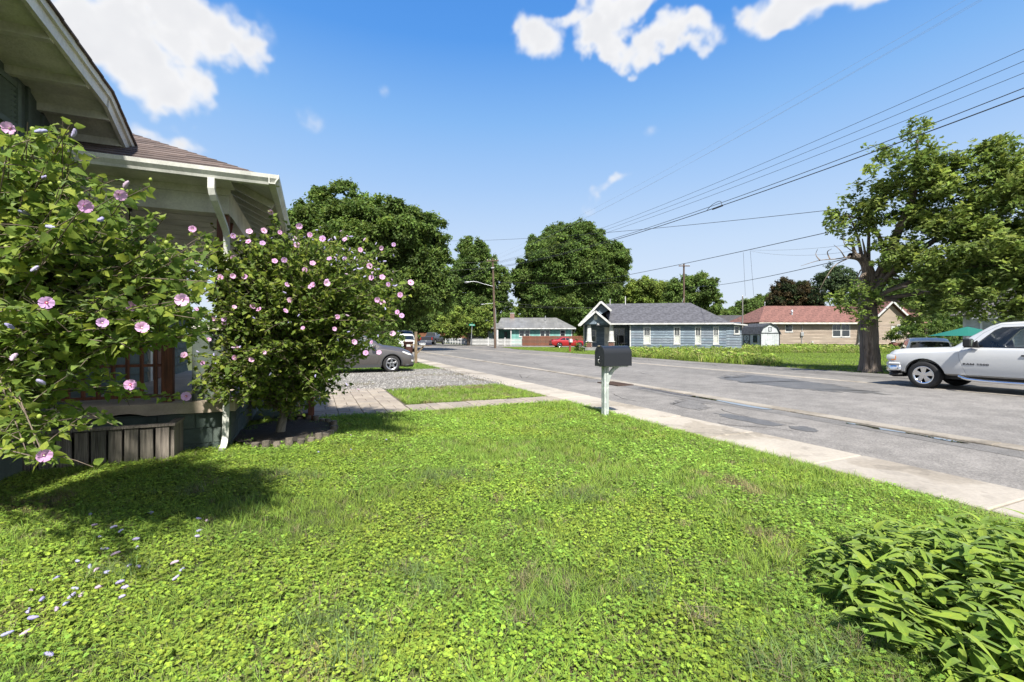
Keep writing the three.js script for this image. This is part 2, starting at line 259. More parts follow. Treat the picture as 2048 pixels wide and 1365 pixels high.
lengths('gutter_strip', 'kerb_length', s => GUT(s), s => GUT(s) + 0.31, -6, 72, 3.05, 0.03, -0.02, 0.005, [kerbMat, kerbMat2]);
lengths('far_kerb', 'kerb_length', KRB, KRB + 0.31, -6, 60, 3.05, 0.02, -0.02, 0.005, [kerbMat, kerbMat2]);
// wet patches, puddles, tar patch: thin sheets with outlines of their own
function blotch(name, mat, pts, y, wob = 0.12) {   // pts [s, n] closed outline
  const c = new THREE.CatmullRomCurve3(pts.map(([s, n]) => V(s, 0, n)), true), N = pts.length * 26, sh = [];
  for (let i = 0; i < N; i++) { const p = c.getPoint(i / N), w1 = fbm(p.x * 2.3, p.z * 4.1, 3, 0, 3) - 0.5, w2 = fbm(p.x * 9.1, p.z * 15, 3, 0, 13) - 0.5, w3 = fbm(p.x * 2.7 + 9, p.z * 5.3, 3, 0, 5) - 0.5, w4 = fbm(p.x * 10.1 + 9, p.z * 17, 3, 0, 15) - 0.5; sh.push(new THREE.Vector2(p.x + wob * (3.2 * w1 + 2.4 * w2), p.z + wob * (0.9 * w3 + 0.8 * w4))); }
  const g = new THREE.ShapeGeometry(new THREE.Shape(sh)), q = g.attributes.position, uv = g.attributes.uv, ix = g.index.array; for (let i = 0; i < ix.length; i += 3) { const t = ix[i]; ix[i] = ix[i + 1]; ix[i + 1] = t; }
  for (let i = 0; i < q.count; i++) { const s = q.getX(i), n = q.getY(i), p = W(s, n, y); uv.setXY(i, n, s); q.setXYZ(i, p.x, p.y, p.z); }
  g.setAttribute('normal', new THREE.Float32BufferAttribute(Array.from({ length: q.count }, () => [0, 1, 0]).flat(), 3)); return structure(name, g, mat);
}
const wet = std({ color: C(0.18, 0.17, 0.156), map: reps(grit, 0.6), bumpMap: reps(gritBump, 0.9), bumpScale: 0.003, roughness: 0.5 });
const damp = std({ color: C(0.255, 0.24, 0.22), map: reps(grit, 0.6), bumpMap: reps(gritBump, 0.9), bumpScale: 0.004, roughness: 0.75 });
const water = phys({ color: C(0.05, 0.048, 0.042), roughness: 0.02, clearcoat: 1, clearcoatRoughness: 0.01 });
const sn = (u, v) => { const z = EYE * F / (v - HOR), p = V((u - 1024) / F * z, 0, -z); return SNof(p); };
blotch('wet_patch', wet, [[1440, 755], [1500, 752], [1600, 762], [1700, 775], [1730, 787], [1640, 783], [1560, 774], [1480, 765]].map(a => sn(...a)), 0.0135, 0.5);
blotch('wet_patch', wet, [[1440, 828], [1480, 833], [1530, 842], [1565, 851], [1540, 852], [1500, 846], [1455, 836]].map(a => sn(...a)), 0.0095, 0.12);
blotch('wet_patch', wet, [[1575, 852], [1600, 853], [1625, 859], [1610, 864], [1585, 859]].map(a => sn(...a)), 0.0095, 0.1);
blotch('damp_patch', damp, [[1365, 800], [1400, 803], [1420, 812], [1380, 818], [1350, 808]].map(a => sn(...a)), 0.0095, 0.2);
blotch('tar_patch', damp, [[900, 707], [940, 706], [985, 717], [960, 719], [925, 714]].map(a => sn(...a)), 0.0135, 0.1);
blotch('damp_patch', damp, [[1230, 762], [1280, 770], [1330, 781], [1310, 784], [1240, 772]].map(a => sn(...a)), 0.0095, 0.25);
blotch('damp_patch', damp, [[880, 698], [940, 700], [930, 704], [870, 703]].map(a => sn(...a)), 0.0135, 0.6);
const strip = (s0, s1, w0, w1) => { const o = []; for (let i = 0; i <= 6; i++) { const s = lerp(s0, s1, i / 6); o.push([s, GUT(s) - 0.008]); } for (let i = 6; i >= 0; i--) { const s = lerp(s0, s1, i / 6); o.push([s, GUT(s) - lerp(w0, w1, i / 6) - 0.05 * Math.sin(i * 2.1)]); } return o; };
blotch('damp_patch', damp, strip(1.2, 13.5, 0.38, 0.6), 0.0075, 0.05);
blotch('puddle', water, strip(3.4, 5.0, 0.16, 0.2), 0.0145, 0.02);
blotch('puddle', water, strip(6.6, 10.8, 0.2, 0.32), 0.0145, 0.04);
{ // iron drain grate in the parking lane gutter
  const t = thing('drain_grate', 'rusty iron drain grate set in the gutter of the parking lane', 'grate', W(12.0, GUT(12.0) - 0.34, 0.006), PHI);
  const iron = std({ color: C(0.10, 0.062, 0.045), map: reps(cloudy, 4), roughness: 0.8, metalness: 0.3 });
  part('frame', [box(-0.3, 0.3, 0, 0.03, -0.55, -0.5), box(-0.3, 0.3, 0, 0.03, 0.5, 0.55), box(-0.3, -0.25, 0, 0.03, -0.5, 0.5), box(0.25, 0.3, 0, 0.03, -0.5, 0.5)], iron, t);
  part('pit', box(-0.25, 0.25, 0.0, 0.004, -0.5, 0.5), MAT.black, t);
  for (let k = 0; k < 9; k++) part('bar', box(-0.25, 0.25, 0.006, 0.027, -0.46 + k * 0.115 - 0.02, -0.46 + k * 0.115 + 0.02), iron, t);
}
{ // cracks in the apron and lanes: shallow dark filled seams
  const crackMat = std({ color: C(0.06, 0.056, 0.05), roughness: 1 }); reseed(77);
  const crack = (s, n, len, dir, y, w) => { const geos = []; let a = dir; const L = [], R = []; for (let k = 0; k < len * 5; k++) { const p = W(s, n, y), q = w * rr(0.4, 1.2); const d = V(-SN * -Math.sin(a) + CS * Math.cos(a), 0, -(CS * -Math.sin(a) + SN * Math.cos(a))).multiplyScalar(q); L.push(p.clone().add(d)); R.push(p.clone().sub(d)); a += rr(-0.6, 0.6); a = lerp(a, dir, 0.3); s += Math.cos(a) * 0.2; n += Math.sin(a) * 0.2; }
    const pos = [], idx = []; L.forEach((p, i) => { pos.push(p.x, p.y, p.z, R[i].x, R[i].y, R[i].z); if (i) idx.push(2 * i - 2, 2 * i - 1, 2 * i, 2 * i - 1, 2 * i + 1, 2 * i); });
    const g = new THREE.BufferGeometry(); g.setAttribute('position', new THREE.Float32BufferAttribute(pos, 3)); g.setAttribute('normal', new THREE.Float32BufferAttribute(pos.map((_, i) => i % 3 === 1 ? 1 : 0), 3)); g.setAttribute('uv', new THREE.Float32BufferAttribute(new Float32Array(pos.length / 3 * 2), 2)); g.setIndex(idx); return g; };
  const list = []; for (let k = 0; k < 26; k++) list.push(crack(rr(6, 34), rr(17.2, 20.2), rr(0.8, 3.2), rr(-0.5, 0.5) + (rnd() < 0.25 ? 1.5 : 0), 0.0088, 0.014));
  for (let k = 0; k < 8; k++) list.push(crack(rr(6, 45), rr(10, 16), rr(1, 4), rr(-0.3, 0.3), 0.0128, 0.008));
  for (let k = 0; k < 7; k++) list.push(crack(rr(2, 30), rr(6.6, 8.2), rr(0.6, 2), rr(-0.5, 0.5), 0.0088, 0.007));
  const m = structure('asphalt_crack', list, crackMat); m.userData.kind = 'stuff';
}
// near yard: soil and short turf under the leaves
const yardY = (s, n) => 0.045 + 0.03 * (fbm(s * 0.9, n * 0.9, 3, 0, 51) - 0.5) - 0.03 * sm(4.9, 5.3, n);
sheet('yard', -34, SW0 - 0.005, -7, 13.05, 0.25, yardY, soilGreen, (s, n) => { const t = 0.7 + 0.6 * fbm(s * 1.4, n * 1.4, 3, 0, 53), d = sm(0.56, 0.7, fbm(s * 0.8 + 4, n * 0.8, 3, 0, 57)); return [t * (1 + 0.35 * d), t * (1 - 0.05 * d), t * (1 + 0.3 * d)]; }, 130);
sheet('far_yard', -34, SW0 - 0.005, 20.0, 60, 0.8, 0.04, soilGreen, (s, n) => 0.8 + 0.5 * fbm(s * 0.5, n * 0.5, 3, 0, 59), 30);
// gravel drive
const gravelTex = tex(1024, (u, v) => { const x = u * 150, y = v * 150, xi = Math.floor(x), yi = Math.floor(y); let d1 = 9, id = 0; for (let a = -1; a < 2; a++) for (let b = -1; b < 2; b++) { const i = ((xi + a) % 150 + 150) % 150, j = ((yi + b) % 150 + 150) % 150, dx = xi + a + h2(i, j, 91) - x, dy = yi + b + h2(i, j, 92) - y, d = dx * dx + dy * dy; if (d < d1) { d1 = d; id = h2(i, j, 93); } } const t = (0.32 + 0.6 * id) * (1 - 0.55 * sm(0.25, 0.8, Math.sqrt(d1))), w = fbm(u * 5, v * 5, 3, 5, 95); return [t * lerp(1.03, 0.97, w), t * lerp(0.99, 0.96, w), t * lerp(0.9, 0.95, w)]; });
const gravelMat = std({ color: C(0.33, 0.312, 0.285), map: reps(gravelTex, 1 / 1.7), bumpMap: reps(gravelTex, 1 / 1.7), bumpScale: 0.012, roughness: 0.95, vertexColors: true });
sheet('gravel_drive', -14, (s) => SW0 + 0.02 + 0.05 * Math.sin(s * 3), 12.9, 20.15, 0.2, (s, n) => 0.068 + 0.02 * (fbm(s * 1.5, n * 1.5, 3, 0, 63) - 0.5) - 0.012 * sm(4.8, 5.3, n), gravelMat, (s, n) => { const t = fbm(s * 1.1, n * 0.7, 4, 0, 67), g = sm(0.5, 0.62, t); return [lerp(1, 0.72, g) * (0.9 + 0.2 * fbm(s * 4, n * 4, 2)), lerp(1, 0.66, g), lerp(1, 0.45, g)]; }, 60);
{ // paved walk and pad: basket weave of small concrete pavers
  const root = new THREE.Group(); root.name = 'paved_walk'; root.userData = { kind: 'structure' }; scene.add(root);
  const mats = [[0.42, 0.36, 0.285], [0.385, 0.325, 0.26], [0.45, 0.385, 0.31], [0.36, 0.31, 0.255]].map((c, i) => std({ color: C(...c), map: reps(cloudy, 0.7 + i * 0.13), bumpMap: reps(gritBump, 2.5), bumpScale: 0.003, roughness: 0.92 }));
  const geoA = cbox(-0.218, 0.218, -0.03, 0, -0.104, 0.104, 0.008), geoB = cbox(-0.104, 0.104, -0.03, 0, -0.218, 0.218, 0.008); reseed(31);
  const put = (s, n, g) => { const m = part('paver', g, mats[Math.floor(rnd() * 4)], root); m.position.copy(W(s, n, 0.074 + rr(-0.004, 0.004))); m.rotation.set(rr(-0.012, 0.012), PHI + rr(-0.02, 0.02), rr(-0.012, 0.012)); };
  const cell = (s, n, k) => { if (k % 2) { put(s - 0.11, n, geoA); put(s + 0.11, n, geoA); } else { put(s, n - 0.11, geoB); put(s, n + 0.11, geoB); } };
  for (let i = 0; i < 10; i++) for (let j = 0; j < 4; j++) cell(8.98 + 0.22 + i * 0.445, -0.02 + 0.22 + j * 0.445, i + j);
  for (let j = 0; j < 8; j++) for (let i = 0; i < 2; i++) cell(8.95 + 0.22 + i * 0.445, 1.78 + 0.22 + j * 0.445, i + j);
  const bed = part('sand_bed', [sheet('', -0.05, 1.8, 8.94, 13.0, 1, 0.06, null), sheet('', 1.8, SW0 - 0.02, 8.92, 9.86, 1, 0.06, null)].map(g => { g.deleteAttribute('color'); return g; }), std({ color: C(0.16, 0.135, 0.10), map: reps(grit, 2), roughness: 1 }), root);
}
// ================================================================== houses
function slabPoly(pts, th, uDir) {                  // a flat polygon of 3D points with thickness th below it; uv along uDir and up the slope
  const n = new THREE.Vector3().crossVectors(pts[1].clone().sub(pts[0]), pts[2].clone().sub(pts[0])).normalize(); if (n.y < 0 || (Math.abs(n.y) < 1e-6 && n.z < 0)) { pts = [...pts].reverse(); n.negate(); }
  const u = (uDir ?? pts[1].clone().sub(pts[0])).clone().normalize(), v = new THREE.Vector3().crossVectors(n, u), low = pts.map(p => p.clone().addScaledVector(n, -th)), pos = [], uv = [];
  const tri = (...a) => a.forEach(p => { pos.push(p.x, p.y, p.z); uv.push(p.dot(u), p.dot(v)); });
  for (let i = 1; i < pts.length - 1; i++) { tri(pts[0], pts[i], pts[i + 1]); tri(low[0], low[i + 1], low[i]); }
  for (let i = 0; i < pts.length; i++) { const j = (i + 1) % pts.length; tri(pts[i], low[i], low[j]); tri(pts[i], low[j], pts[j]); }
  const g = new THREE.BufferGeometry(); g.setAttribute('position', new THREE.Float32BufferAttribute(pos, 3)); g.setAttribute('uv', new THREE.Float32BufferAttribute(uv, 2)); g.computeVertexNormals(); return g;
}
function beam(a, b, w, h, mat, name, parent, up = V(0, 1, 0)) {   // a board from a to b, w thick, h deep
  const d = b.clone().sub(a), L = d.length(), m = part(name, uvm(new THREE.BoxGeometry(w, h, L)), mat, parent); m.position.copy(a).addScaledVector(d, 0.5); m.quaternion.copy(lookQ(d.normalize(), up)); return m;
}
const shingles = (r, g, b) => std({ color: C(r, g, b), map: reps(shingleTex, 1 / 1.9), bumpMap: reps(shingleTex, 1 / 1.9), bumpScale: 0.01, roughness: 0.95 });
const curtainMat = std({ color: C(0.62, 0.6, 0.55), roughness: 0.9 }), whiteTrim = MAT.white;
const paneMat = MAT.housePane;
function houseWindow(parent, cx, y0, y1, w, z, { mull = 0, curtain = false, sill = true, frame = whiteTrim, meet = true, t = 0.09, slats = false } = {}) {
  const x0 = cx - w / 2, x1 = cx + w / 2, ym = (y0 + y1) / 2, fr = [box(x0, x0 + t, y0, y1, z, z + 0.07), box(x1 - t, x1, y0, y1, z, z + 0.07), box(x0 + t, x1 - t, y1 - t, y1, z, z + 0.07), box(x0 + t, x1 - t, y0, y0 + t, z, z + 0.07)];
  if (meet) fr.push(box(x0 + t, x1 - t, ym - 0.025, ym + 0.025, z, z + 0.055));
  const f = part('window', fr, frame, parent);
  const cur = curtain && part('blind', box(x0 + t, x1 - t, y0 + t, ym - 0.025, z + 0.002, z + 0.012), curtainMat, f);
  const lit = meet ? [[y0 + t, ym - 0.025], [ym + 0.025, y1 - t]] : [[y0 + t, y1 - t]];
  lit.forEach(([a, b], i) => part('pane', box(x0 + t, x1 - t, a, b, z + 0.022, z + 0.028), curtain && i === 0 ? MAT.clearGlass : paneMat, f));
  if (mull) { const a = meet ? ym : y0 + t; for (let k = 1; k <= mull; k++) { const x = lerp(x0 + t, x1 - t, k / (mull + 1)); part('glazing_bar', box(x - 0.016, x + 0.016, a, y1 - t, z + 0.029, z + 0.05), frame, f); } }
  if (sill) part('sill', box(x0 - 0.05, x1 + 0.05, y0 - 0.06, y0, z, z + 0.11), frame, f);
  return f;
}
const boardGeo = {};
function siding(parent, x0, x1, y0, y1, rows, z, mats, gaps = [], seedK = 0, turn) {  // overlapping boards, each a mesh; gaps: holes [x0, x1, y0, y1] where boards stop
  const h = (y1 - y0) / rows;
  for (let r = 0; r < rows; r++) {
    const a = y0 + r * h; let runs = [[x0, x1]];
    for (const [g0, g1, gy0, gy1] of gaps) if (a + h * 0.5 > gy0 && a + h * 0.5 < gy1) runs = runs.flatMap(([p, q]) => g1 <= p || g0 >= q ? [[p, q]] : [[p, g0], [g1, q]].filter(([s, t]) => t - s > 0.02));
    runs.forEach(([p, q], i) => {
      const key = `${(q - p).toFixed(3)}_${h.toFixed(3)}`, L = q - p;
      const g = boardGeo[key] ??= uvm(new THREE.ExtrudeGeometry(new THREE.Shape([[0, 0], [0.042, 0], [0.042, 0.014], [0.006, h + 0.008], [0, h + 0.008]].map(([x, y]) => new THREE.Vector2(x, y))), { depth: L, bevelEnabled: false }).rotateY(-Math.PI / 2).scale(1, 1, 1).translate(L, 0, 0));
      const m = part('siding_board', g, mats[Math.floor(h2(r, i, 5 + seedK) * mats.length)], parent); m.position.set(p, a, z);
    });
  }
}
// ------------------------------------------------------------------ the house with the porch beside the lawn
{
  const H = thing('porch_house', 'dark green house with cream eaves, brown shingles and a raised front porch', 'house', W(7.1, -1.03), PHI);
  const green = MAT.greenPaint, cream = MAT.cream, red = MAT.redWood;
  // foundation of painted blocks
  const blocks = [green, std({ color: C(0.088, 0.122, 0.105), map: reps(cloudy, 1.7), bumpMap: reps(gritBump, 2), bumpScale: 0.004, roughness: 0.75 })];
  part('foundation_core', [box(-1.85, -0.012, 0.0, 0.545, -0.19, -0.012), box(-0.19, -0.012, 0, 0.545, -6.4, -0.19)], green, H);
  reseed(3);
  for (let r = 0; r < 3; r++) { for (let k = 0; k < 5; k++) { const off = r % 2 ? 0.2 : 0, x1 = Math.min(0, -k * 0.4 + off), x0 = -k * 0.4 - 0.4 + off; if (x1 - x0 > 0.06) part('block', cbox(x0 + 0.004, x1 - (x1 === 0 ? 0 : 0.004), r * 0.2 - 0.06, r * 0.2 + 0.134, -0.03, rr(-0.002, 0.003), 0.006), blocks[Math.floor(rnd() * 2)], H); }
    for (let k = 0; k < 6; k++) { const off = r % 2 ? 0.2 : 0, z1 = Math.min(-0.035, -k * 0.4 + off), z0 = -k * 0.4 - 0.4 + off; part('block', cbox(-0.03, rr(-0.002, 0.003), r * 0.2 - 0.06, r * 0.2 + 0.134, z0 + 0.004, z1 - 0.004, 0.006), blocks[Math.floor(rnd() * 2)], H); } }
  // slab with a chipped lower edge
  const slabMat = std({ color: C(0.60, 0.49, 0.38), map: reps(cloudy, 0.8), bumpMap: reps(gritBump, 1.5), bumpScale: 0.004, roughness: 0.85 });
  { const pts = [[-1.86, 0.69], [0.06, 0.69], [0.06, 0.545]]; for (let x = 0.0; x > -1.84; x -= 0.09) pts.push([x, 0.548 + (x < -0.9 && x > -1.3 ? 0.035 * Math.sin((x + 1.3) / 0.4 * Math.PI) : 0) + 0.01 * (vn(x * 7, 1) - 0.5)]); pts.push([-1.86, 0.545]); part('porch_slab', poly(pts, 6.5).translate(0, 0, -6.44), slabMat, H); }
  // front wall of the house, facing the street: it runs past the porch on both sides
  const XW = -1.87;
  const wall = new THREE.Group(); wall.name = 'front_wall'; wall.rotation.y = Math.PI / 2; wall.position.set(XW, 0, 7); H.add(wall);   // its x runs along the street, away
  siding(wall, 4.0, 6.98, 0.55, 3.55, 15, 0, [green]); siding(wall, 7.0, 13.4, 0.69, 3.34, 14, 0, [green], [[7.17, 8.37, 1.26, 2.6], [10.6, 11.5, 0.6, 2.8]]);
  part('wall_core', [box(XW - 0.2, XW - 0.015, 0, 3.6, -6.4, 3.0), box(-9, XW - 0.2, 0, 3.6, 2.8, 3.0), box(-9, XW - 0.2, 0, 3.6, -6.4, -6.2)], green, H);
  const wf = houseWindow(wall, 7.77, 1.22, 2.62, 1.3, 0.02, { frame: MAT.cream, t: 0.12, mull: 2 });
  part('head_trim', box(7.05, 8.5, 2.62, 2.69, 0.02, 0.11), red, wf);
  { const d = part('door', box(10.6, 11.5, 0.70, 2.75, -0.01, 0.04), red, wall); part('door_frame', [box(10.48, 10.6, 0.69, 2.85, 0, 0.07), box(11.5, 11.62, 0.69, 2.85, 0, 0.07), box(10.6, 11.5, 2.75, 2.85, 0, 0.07)], cream, d); part('handle', new THREE.SphereGeometry(0.03, 10, 8).translate(10.72, 1.65, 0.07), MAT.chrome, d); }
  // porch ceiling of boards
  for (let k = 0; k < 30; k++) part('ceiling_board', box(XW, -0.1, 3.335 + (k % 2) * 0.004, 3.36, -0.12 - k * 0.21, -0.12 - k * 0.21 - 0.204), cream, H);
  // beams, eaves
  part('beam', box(XW + 0.045, -0.02, 3.18, 3.5, -0.16, 0.0), cream, H); part('beam', box(-0.16, -0.015, 3.182, 3.502, -6.4, -0.16), cream, H);
  part('beam_trim', box(XW + 0.045, 0.0, 3.42, 3.51, 0.0, 0.03), cream, H);
  const roofMat = shingles(0.16, 0.118, 0.10);
  const ey = 3.57, ov = 0.52, pitch = Math.tan(27 * Math.PI / 180), run = 3.4;
  // deck under the shingles, seen from below, and rafter tails
  part('roof_deck', slabPoly([V(-1.82, ey - 0.035, ov - 0.02), V(ov - 0.02, ey - 0.035, ov - 0.02), V(ov - run, ey + run * pitch - 0.035, ov - run), V(-2.9, ey + run * pitch - 0.035, ov - run)], 0.03, V(1, 0, 0)), cream, H);
  part('roof_deck', slabPoly([V(ov - 0.02, ey - 0.035, ov - 0.02), V(ov - 0.02, ey - 0.035, -6.6), V(ov - run, ey + run * pitch - 0.035, -6.6), V(ov - run, ey + run * pitch - 0.035, ov - run)], 0.03, V(0, 0, 1)), cream, H);
  for (let k = 0; k < 12; k++) { const z = -0.42 - k * 0.5; beam(V(ov - 0.04, ey - 0.11, z), V(-0.35, ey - 0.11 + (ov + 0.3) * pitch, z), 0.05, 0.11, cream, 'rafter_tail', H); }
  part('soffit', box(XW + 0.045, 0.05, 3.505, 3.52, 0.0, ov - 0.08), cream, H);
  // shingle courses, each a row of tabs a little proud of the one below
  const rows = 24, rowMats = [roofMat, shingles(0.135, 0.098, 0.082), shingles(0.185, 0.14, 0.12)];
  for (let k = 0; k < rows; k++) {
    const t0 = k / rows * run, t1 = (k + 1.35) / rows * run, up = 0.012, a0 = ey + t0 * pitch, a1 = ey + t1 * pitch;
    part('shingle_course', slabPoly([V(-3, a0 + up + 0.006, ov - t0), V(ov - t0, a0 + up + 0.006, ov - t0), V(ov - t1, a1 + up - 0.004, ov - t1), V(-3, a1 + up - 0.004, ov - t1)], 0.012, V(1, 0, 0)), rowMats[k % 3], H);
    part('shingle_course', slabPoly([V(ov - t0, a0 + up + 0.006, ov - t0), V(ov - t0, a0 + up + 0.006, -6.6), V(ov - t1, a1 + up - 0.004, -6.6), V(ov - t1, a1 + up - 0.004, ov - t1)], 0.012, V(0, 0, 1)), rowMats[(k + 1) % 3], H);
  }
  // gutters (K profile) and downspout
  const prof = [[0, 0], [0.075, 0], [0.085, 0.03], [0.115, 0.075], [0.12, 0.12], [0.108, 0.125], [0.1, 0.08], [0.072, 0.035], [0.066, 0.012], [0.012, 0.012], [0.012, 0.12], [0, 0.12]];
  const gut = L => uvm(new THREE.ExtrudeGeometry(new THREE.Shape(prof.map(p => new THREE.Vector2(...p))), { depth: L, bevelEnabled: false }));
  part('gutter', gut(1.95 + ov + 0.1).rotateY(-Math.PI / 2).scale(1, 1, 1).translate(ov + 0.1, ey - 0.10, ov - 0.02), MAT.gutter, H);
  part('gutter', gut(7.2).translate(ov - 0.02, ey - 0.098, ov - 7.1), MAT.gutter, H);
  const rect = (pts, w, h) => { const sh = new THREE.Shape([[-w, -h], [w, -h], [w, h], [-w, h]].map(p => new THREE.Vector2(...p))); const cp = new THREE.CurvePath(); for (let i = 0; i < pts.length - 1; i++) cp.add(new THREE.LineCurve3(pts[i], pts[i + 1])); const c = new THREE.CatmullRomCurve3(pts, false, 'catmullrom', 0.25); return uvm(new THREE.ExtrudeGeometry(sh, { steps: pts.length * 5, extrudePath: c, bevelEnabled: false })); };
  const ds = part('downspout', rect([V(-0.12, ey - 0.1, ov + 0.02), V(-0.12, ey - 0.24, ov + 0.02), V(-0.10, ey - 0.34, ov - 0.04), V(-0.04, ey - 0.62, 0.12), V(-0.035, ey - 0.78, 0.055), V(-0.035, 2.0, 0.05), V(-0.035, 0.9, 0.05), V(-0.035, 0.62, 0.1), V(-0.035, 0.5, 0.12), V(-0.04, 0.22, 0.125), V(-0.05, 0.1, 0.2), V(-0.06, 0.07, 0.28)], 0.036, 0.046), MAT.gutter, H);
  part('strap', box(-0.09, 0.02, 1.1, 1.13, 0.0, 0.102), MAT.gutter, ds);
  // corner pier and post
  part('pier', cbox(-0.45, -0.08, 0.69, 1.62, -0.45, -0.08, 0.01), green, H); part('pier_cap', cbox(-0.49, -0.04, 1.62, 1.68, -0.49, -0.04, 0.01), cream, H);
  part('post', cbox(-0.17, -0.03, 1.68, 3.18, -0.18, -0.06, 0.006), red, H); part('knee_brace', poly([[-0.02, 2.75], [0.02, 2.75], [0.42, 3.18], [0.36, 3.18]], 0.08).rotateY(Math.PI / 2).translate(-0.13, 0, -0.2), red, H);
  part('post', cbox(-0.17, -0.03, 0.69, 3.18, -3.3, -3.16, 0.006), red, H); 
  // railings
  const bal = cbox(-0.02, 0.02, 0.79, 1.55, -0.02, 0.02, 0.004);
  for (const [a, b] of [[-1.82, -0.78]]) { part('top_rail', cbox(a, b, 1.55, 1.6, -0.18, -0.08, 0.006), red, H); part('bottom_rail', cbox(a, b, 0.755, 0.79, -0.155, -0.105, 0.004), red, H); for (let x = a + 0.1; x < b; x += 0.145) part('baluster', bal, red, H).position.set(x, 0, -0.13); }
  part('rail_post', cbox(-0.78, -0.66, 0.69, 1.66, -0.19, -0.07, 0.006), red, H); part('mid_rail', box(-1.82, -0.78, 1.15, 1.185, -0.145, -0.115), red, H);
  part('top_rail', cbox(-0.18, -0.08, 1.55, 1.6, -1.5, -0.46, 0.006), red, H); part('bottom_rail', cbox(-0.155, -0.105, 0.755, 0.79, -1.5, -0.46, 0.004), red, H);
  for (let z = -0.55; z > -1.5; z -= 0.145) part('baluster', bal, red, H).position.set(-0.13, 0, z);
  // wooden steps towards the paved pad
  for (let k = 0; k < 3; k++) { part('step_tread', cbox(0.06 + k * 0.29, 0.40 + k * 0.29, 0.50 - k * 0.17, 0.54 - k * 0.17, -2.7, -1.6, 0.006), std({ color: C(0.30, 0.22, 0.15), map: reps(woodTex, 1.2), roughness: 0.85 }), H); part('step_riser', box(0.36 + k * 0.29, 0.38 + k * 0.29, 0.37 - k * 0.17, 0.50 - k * 0.17, -2.68, -1.62), red, H); }
  for (const z of [-1.56, -2.74]) { part('newel_post', cbox(0.93, 1.03, 0.02, 1.0, z - 0.05, z + 0.05, 0.006), red, H); beam(V(0.98, 0.98, z), V(-0.05, 1.58, z), 0.08, 0.05, red, 'hand_rail', H); for (let k = 1; k < 7; k++) part('baluster', cbox(-0.018, 0.018, 0, 0.74, -0.018, 0.018, 0.004), red, H).position.set(lerp(0.98, -0.05, k / 7), lerp(0.2, 0.82, k / 7), z); }
  // hanging chain with a hook under the ceiling
  const ch = part('hanging_chain', tube([V(-1.35, 3.33, -0.9), V(-1.35, 2.8, -0.9)], 0.008, 0.008, 6), MAT.black, H); part('hook', cyl(0.03, 0.03, 3.3, 3.335, -1.35, -0.9, 10), MAT.black, ch);
  // the low gable above, facing the street: fascia in two boards, deep soffit, board-and-batten wall with a louvred vent
  const P = [[-0.45, 4.06], [0.31, 4.40], [1.78, 4.53], [2.6, 4.6], [3.3, 4.45]], RX = -1.19, back = -9;   // [z, y]
  for (let i = 0; i < P.length - 1; i++) {
    const [z0, y0] = P[i], [z1, y1] = P[i + 1], L = Math.hypot(z1 - z0, y1 - y0), dz = (z1 - z0) / L, dy = (y1 - y0) / L, nz = dy, ny = -dz, N = i ? 5 : 4;   // (nz, ny) points down into the house
    for (let q = 0; q < N; q++) { const a = q / N, b = (q + 1.06) / N; part('gable_shingle', slabPoly([V(RX + 0.06, lerp(y0, y1, a) + 0.028, lerp(z0, z1, a)), V(back, lerp(y0, y1, a) + 0.028, lerp(z0, z1, a)), V(back, lerp(y0, y1, b) + 0.018, lerp(z0, z1, b)), V(RX + 0.06, lerp(y0, y1, b) + 0.018, lerp(z0, z1, b))], 0.02, V(1, 0, 0)), rowMats[q % 3], H); }
    const quad = (k0, k1, x0, x1) => { const sh = new THREE.Shape([[z0 + nz * k0, y0 + ny * k0], [z1 + nz * k0, y1 + ny * k0], [z1 + nz * k1, y1 + ny * k1], [z0 + nz * k1, y0 + ny * k1]].map(p => new THREE.Vector2(-p[0], p[1]))); return uvm(new THREE.ExtrudeGeometry(sh, { depth: x1 - x0, bevelEnabled: false }).rotateY(Math.PI / 2).translate(x0, 0, 0)); };
    part('rake_board', quad(-0.005, 0.07, RX - 0.03, RX + 0.035), cream, H); part('rake_board', quad(0.07, 0.19, RX - 0.03, RX + 0.008), cream, H);
    part('gable_soffit', quad(0.10, 0.12, XW, RX - 0.03), cream, H);
    if (i < 2) for (let q = 0; q < 2; q++) { const t = (q + 0.6) / 2, z = lerp(z0, z1, t), y = lerp(y0, y1, t) - 0.16; beam(V(RX - 0.03, y, z), V(XW, y, z), 0.07, 0.09, cream, 'lookout', H); }
  }
  part('gable_wall', poly([[-0.5, 3.6], ...P.map(([z, y]) => [z, y - 0.11]), [3.2, 3.6]].map(([z, y]) => [-z, y]), 0.1).rotateY(Math.PI / 2).translate(XW - 0.1, 0, 0), green, H);
  for (let z = -0.2; z < 3; z += 0.3) part('batten', box(XW, XW + 0.03, 3.6, z < 0.3 ? 4.1 : 4.28, z - 0.022, z + 0.022), green, H);
  const vm = std({ color: C(0.15, 0.19, 0.155), map: reps(cloudy, 1), roughness: 0.7 }), vz = [0.62, 1.9], vent = part('louvre_frame', [0.62, 1.22, 1.84].map(z => box(XW, XW + 0.06, 3.7, 4.2, z, z + 0.06)).concat([box(XW, XW + 0.055, 4.14, 4.2, 0.68, 1.84), box(XW, XW + 0.055, 3.7, 3.76, 0.68, 1.84)]), vm, H);
  part('vent_void', box(XW + 0.001, XW + 0.004, 3.76, 4.14, 0.68, 1.84), MAT.black, vent);
  for (let k = 0; k < 7; k++) for (const [a, b] of [[0.68, 1.22], [1.28, 1.84]]) { const m = part('slat', uvm(new THREE.BoxGeometry(0.012, 0.05, b - a)), vm, vent); m.position.set(XW + 0.03, 3.785 + k * 0.055, (a + b) / 2); m.rotation.z = -0.7; }
}
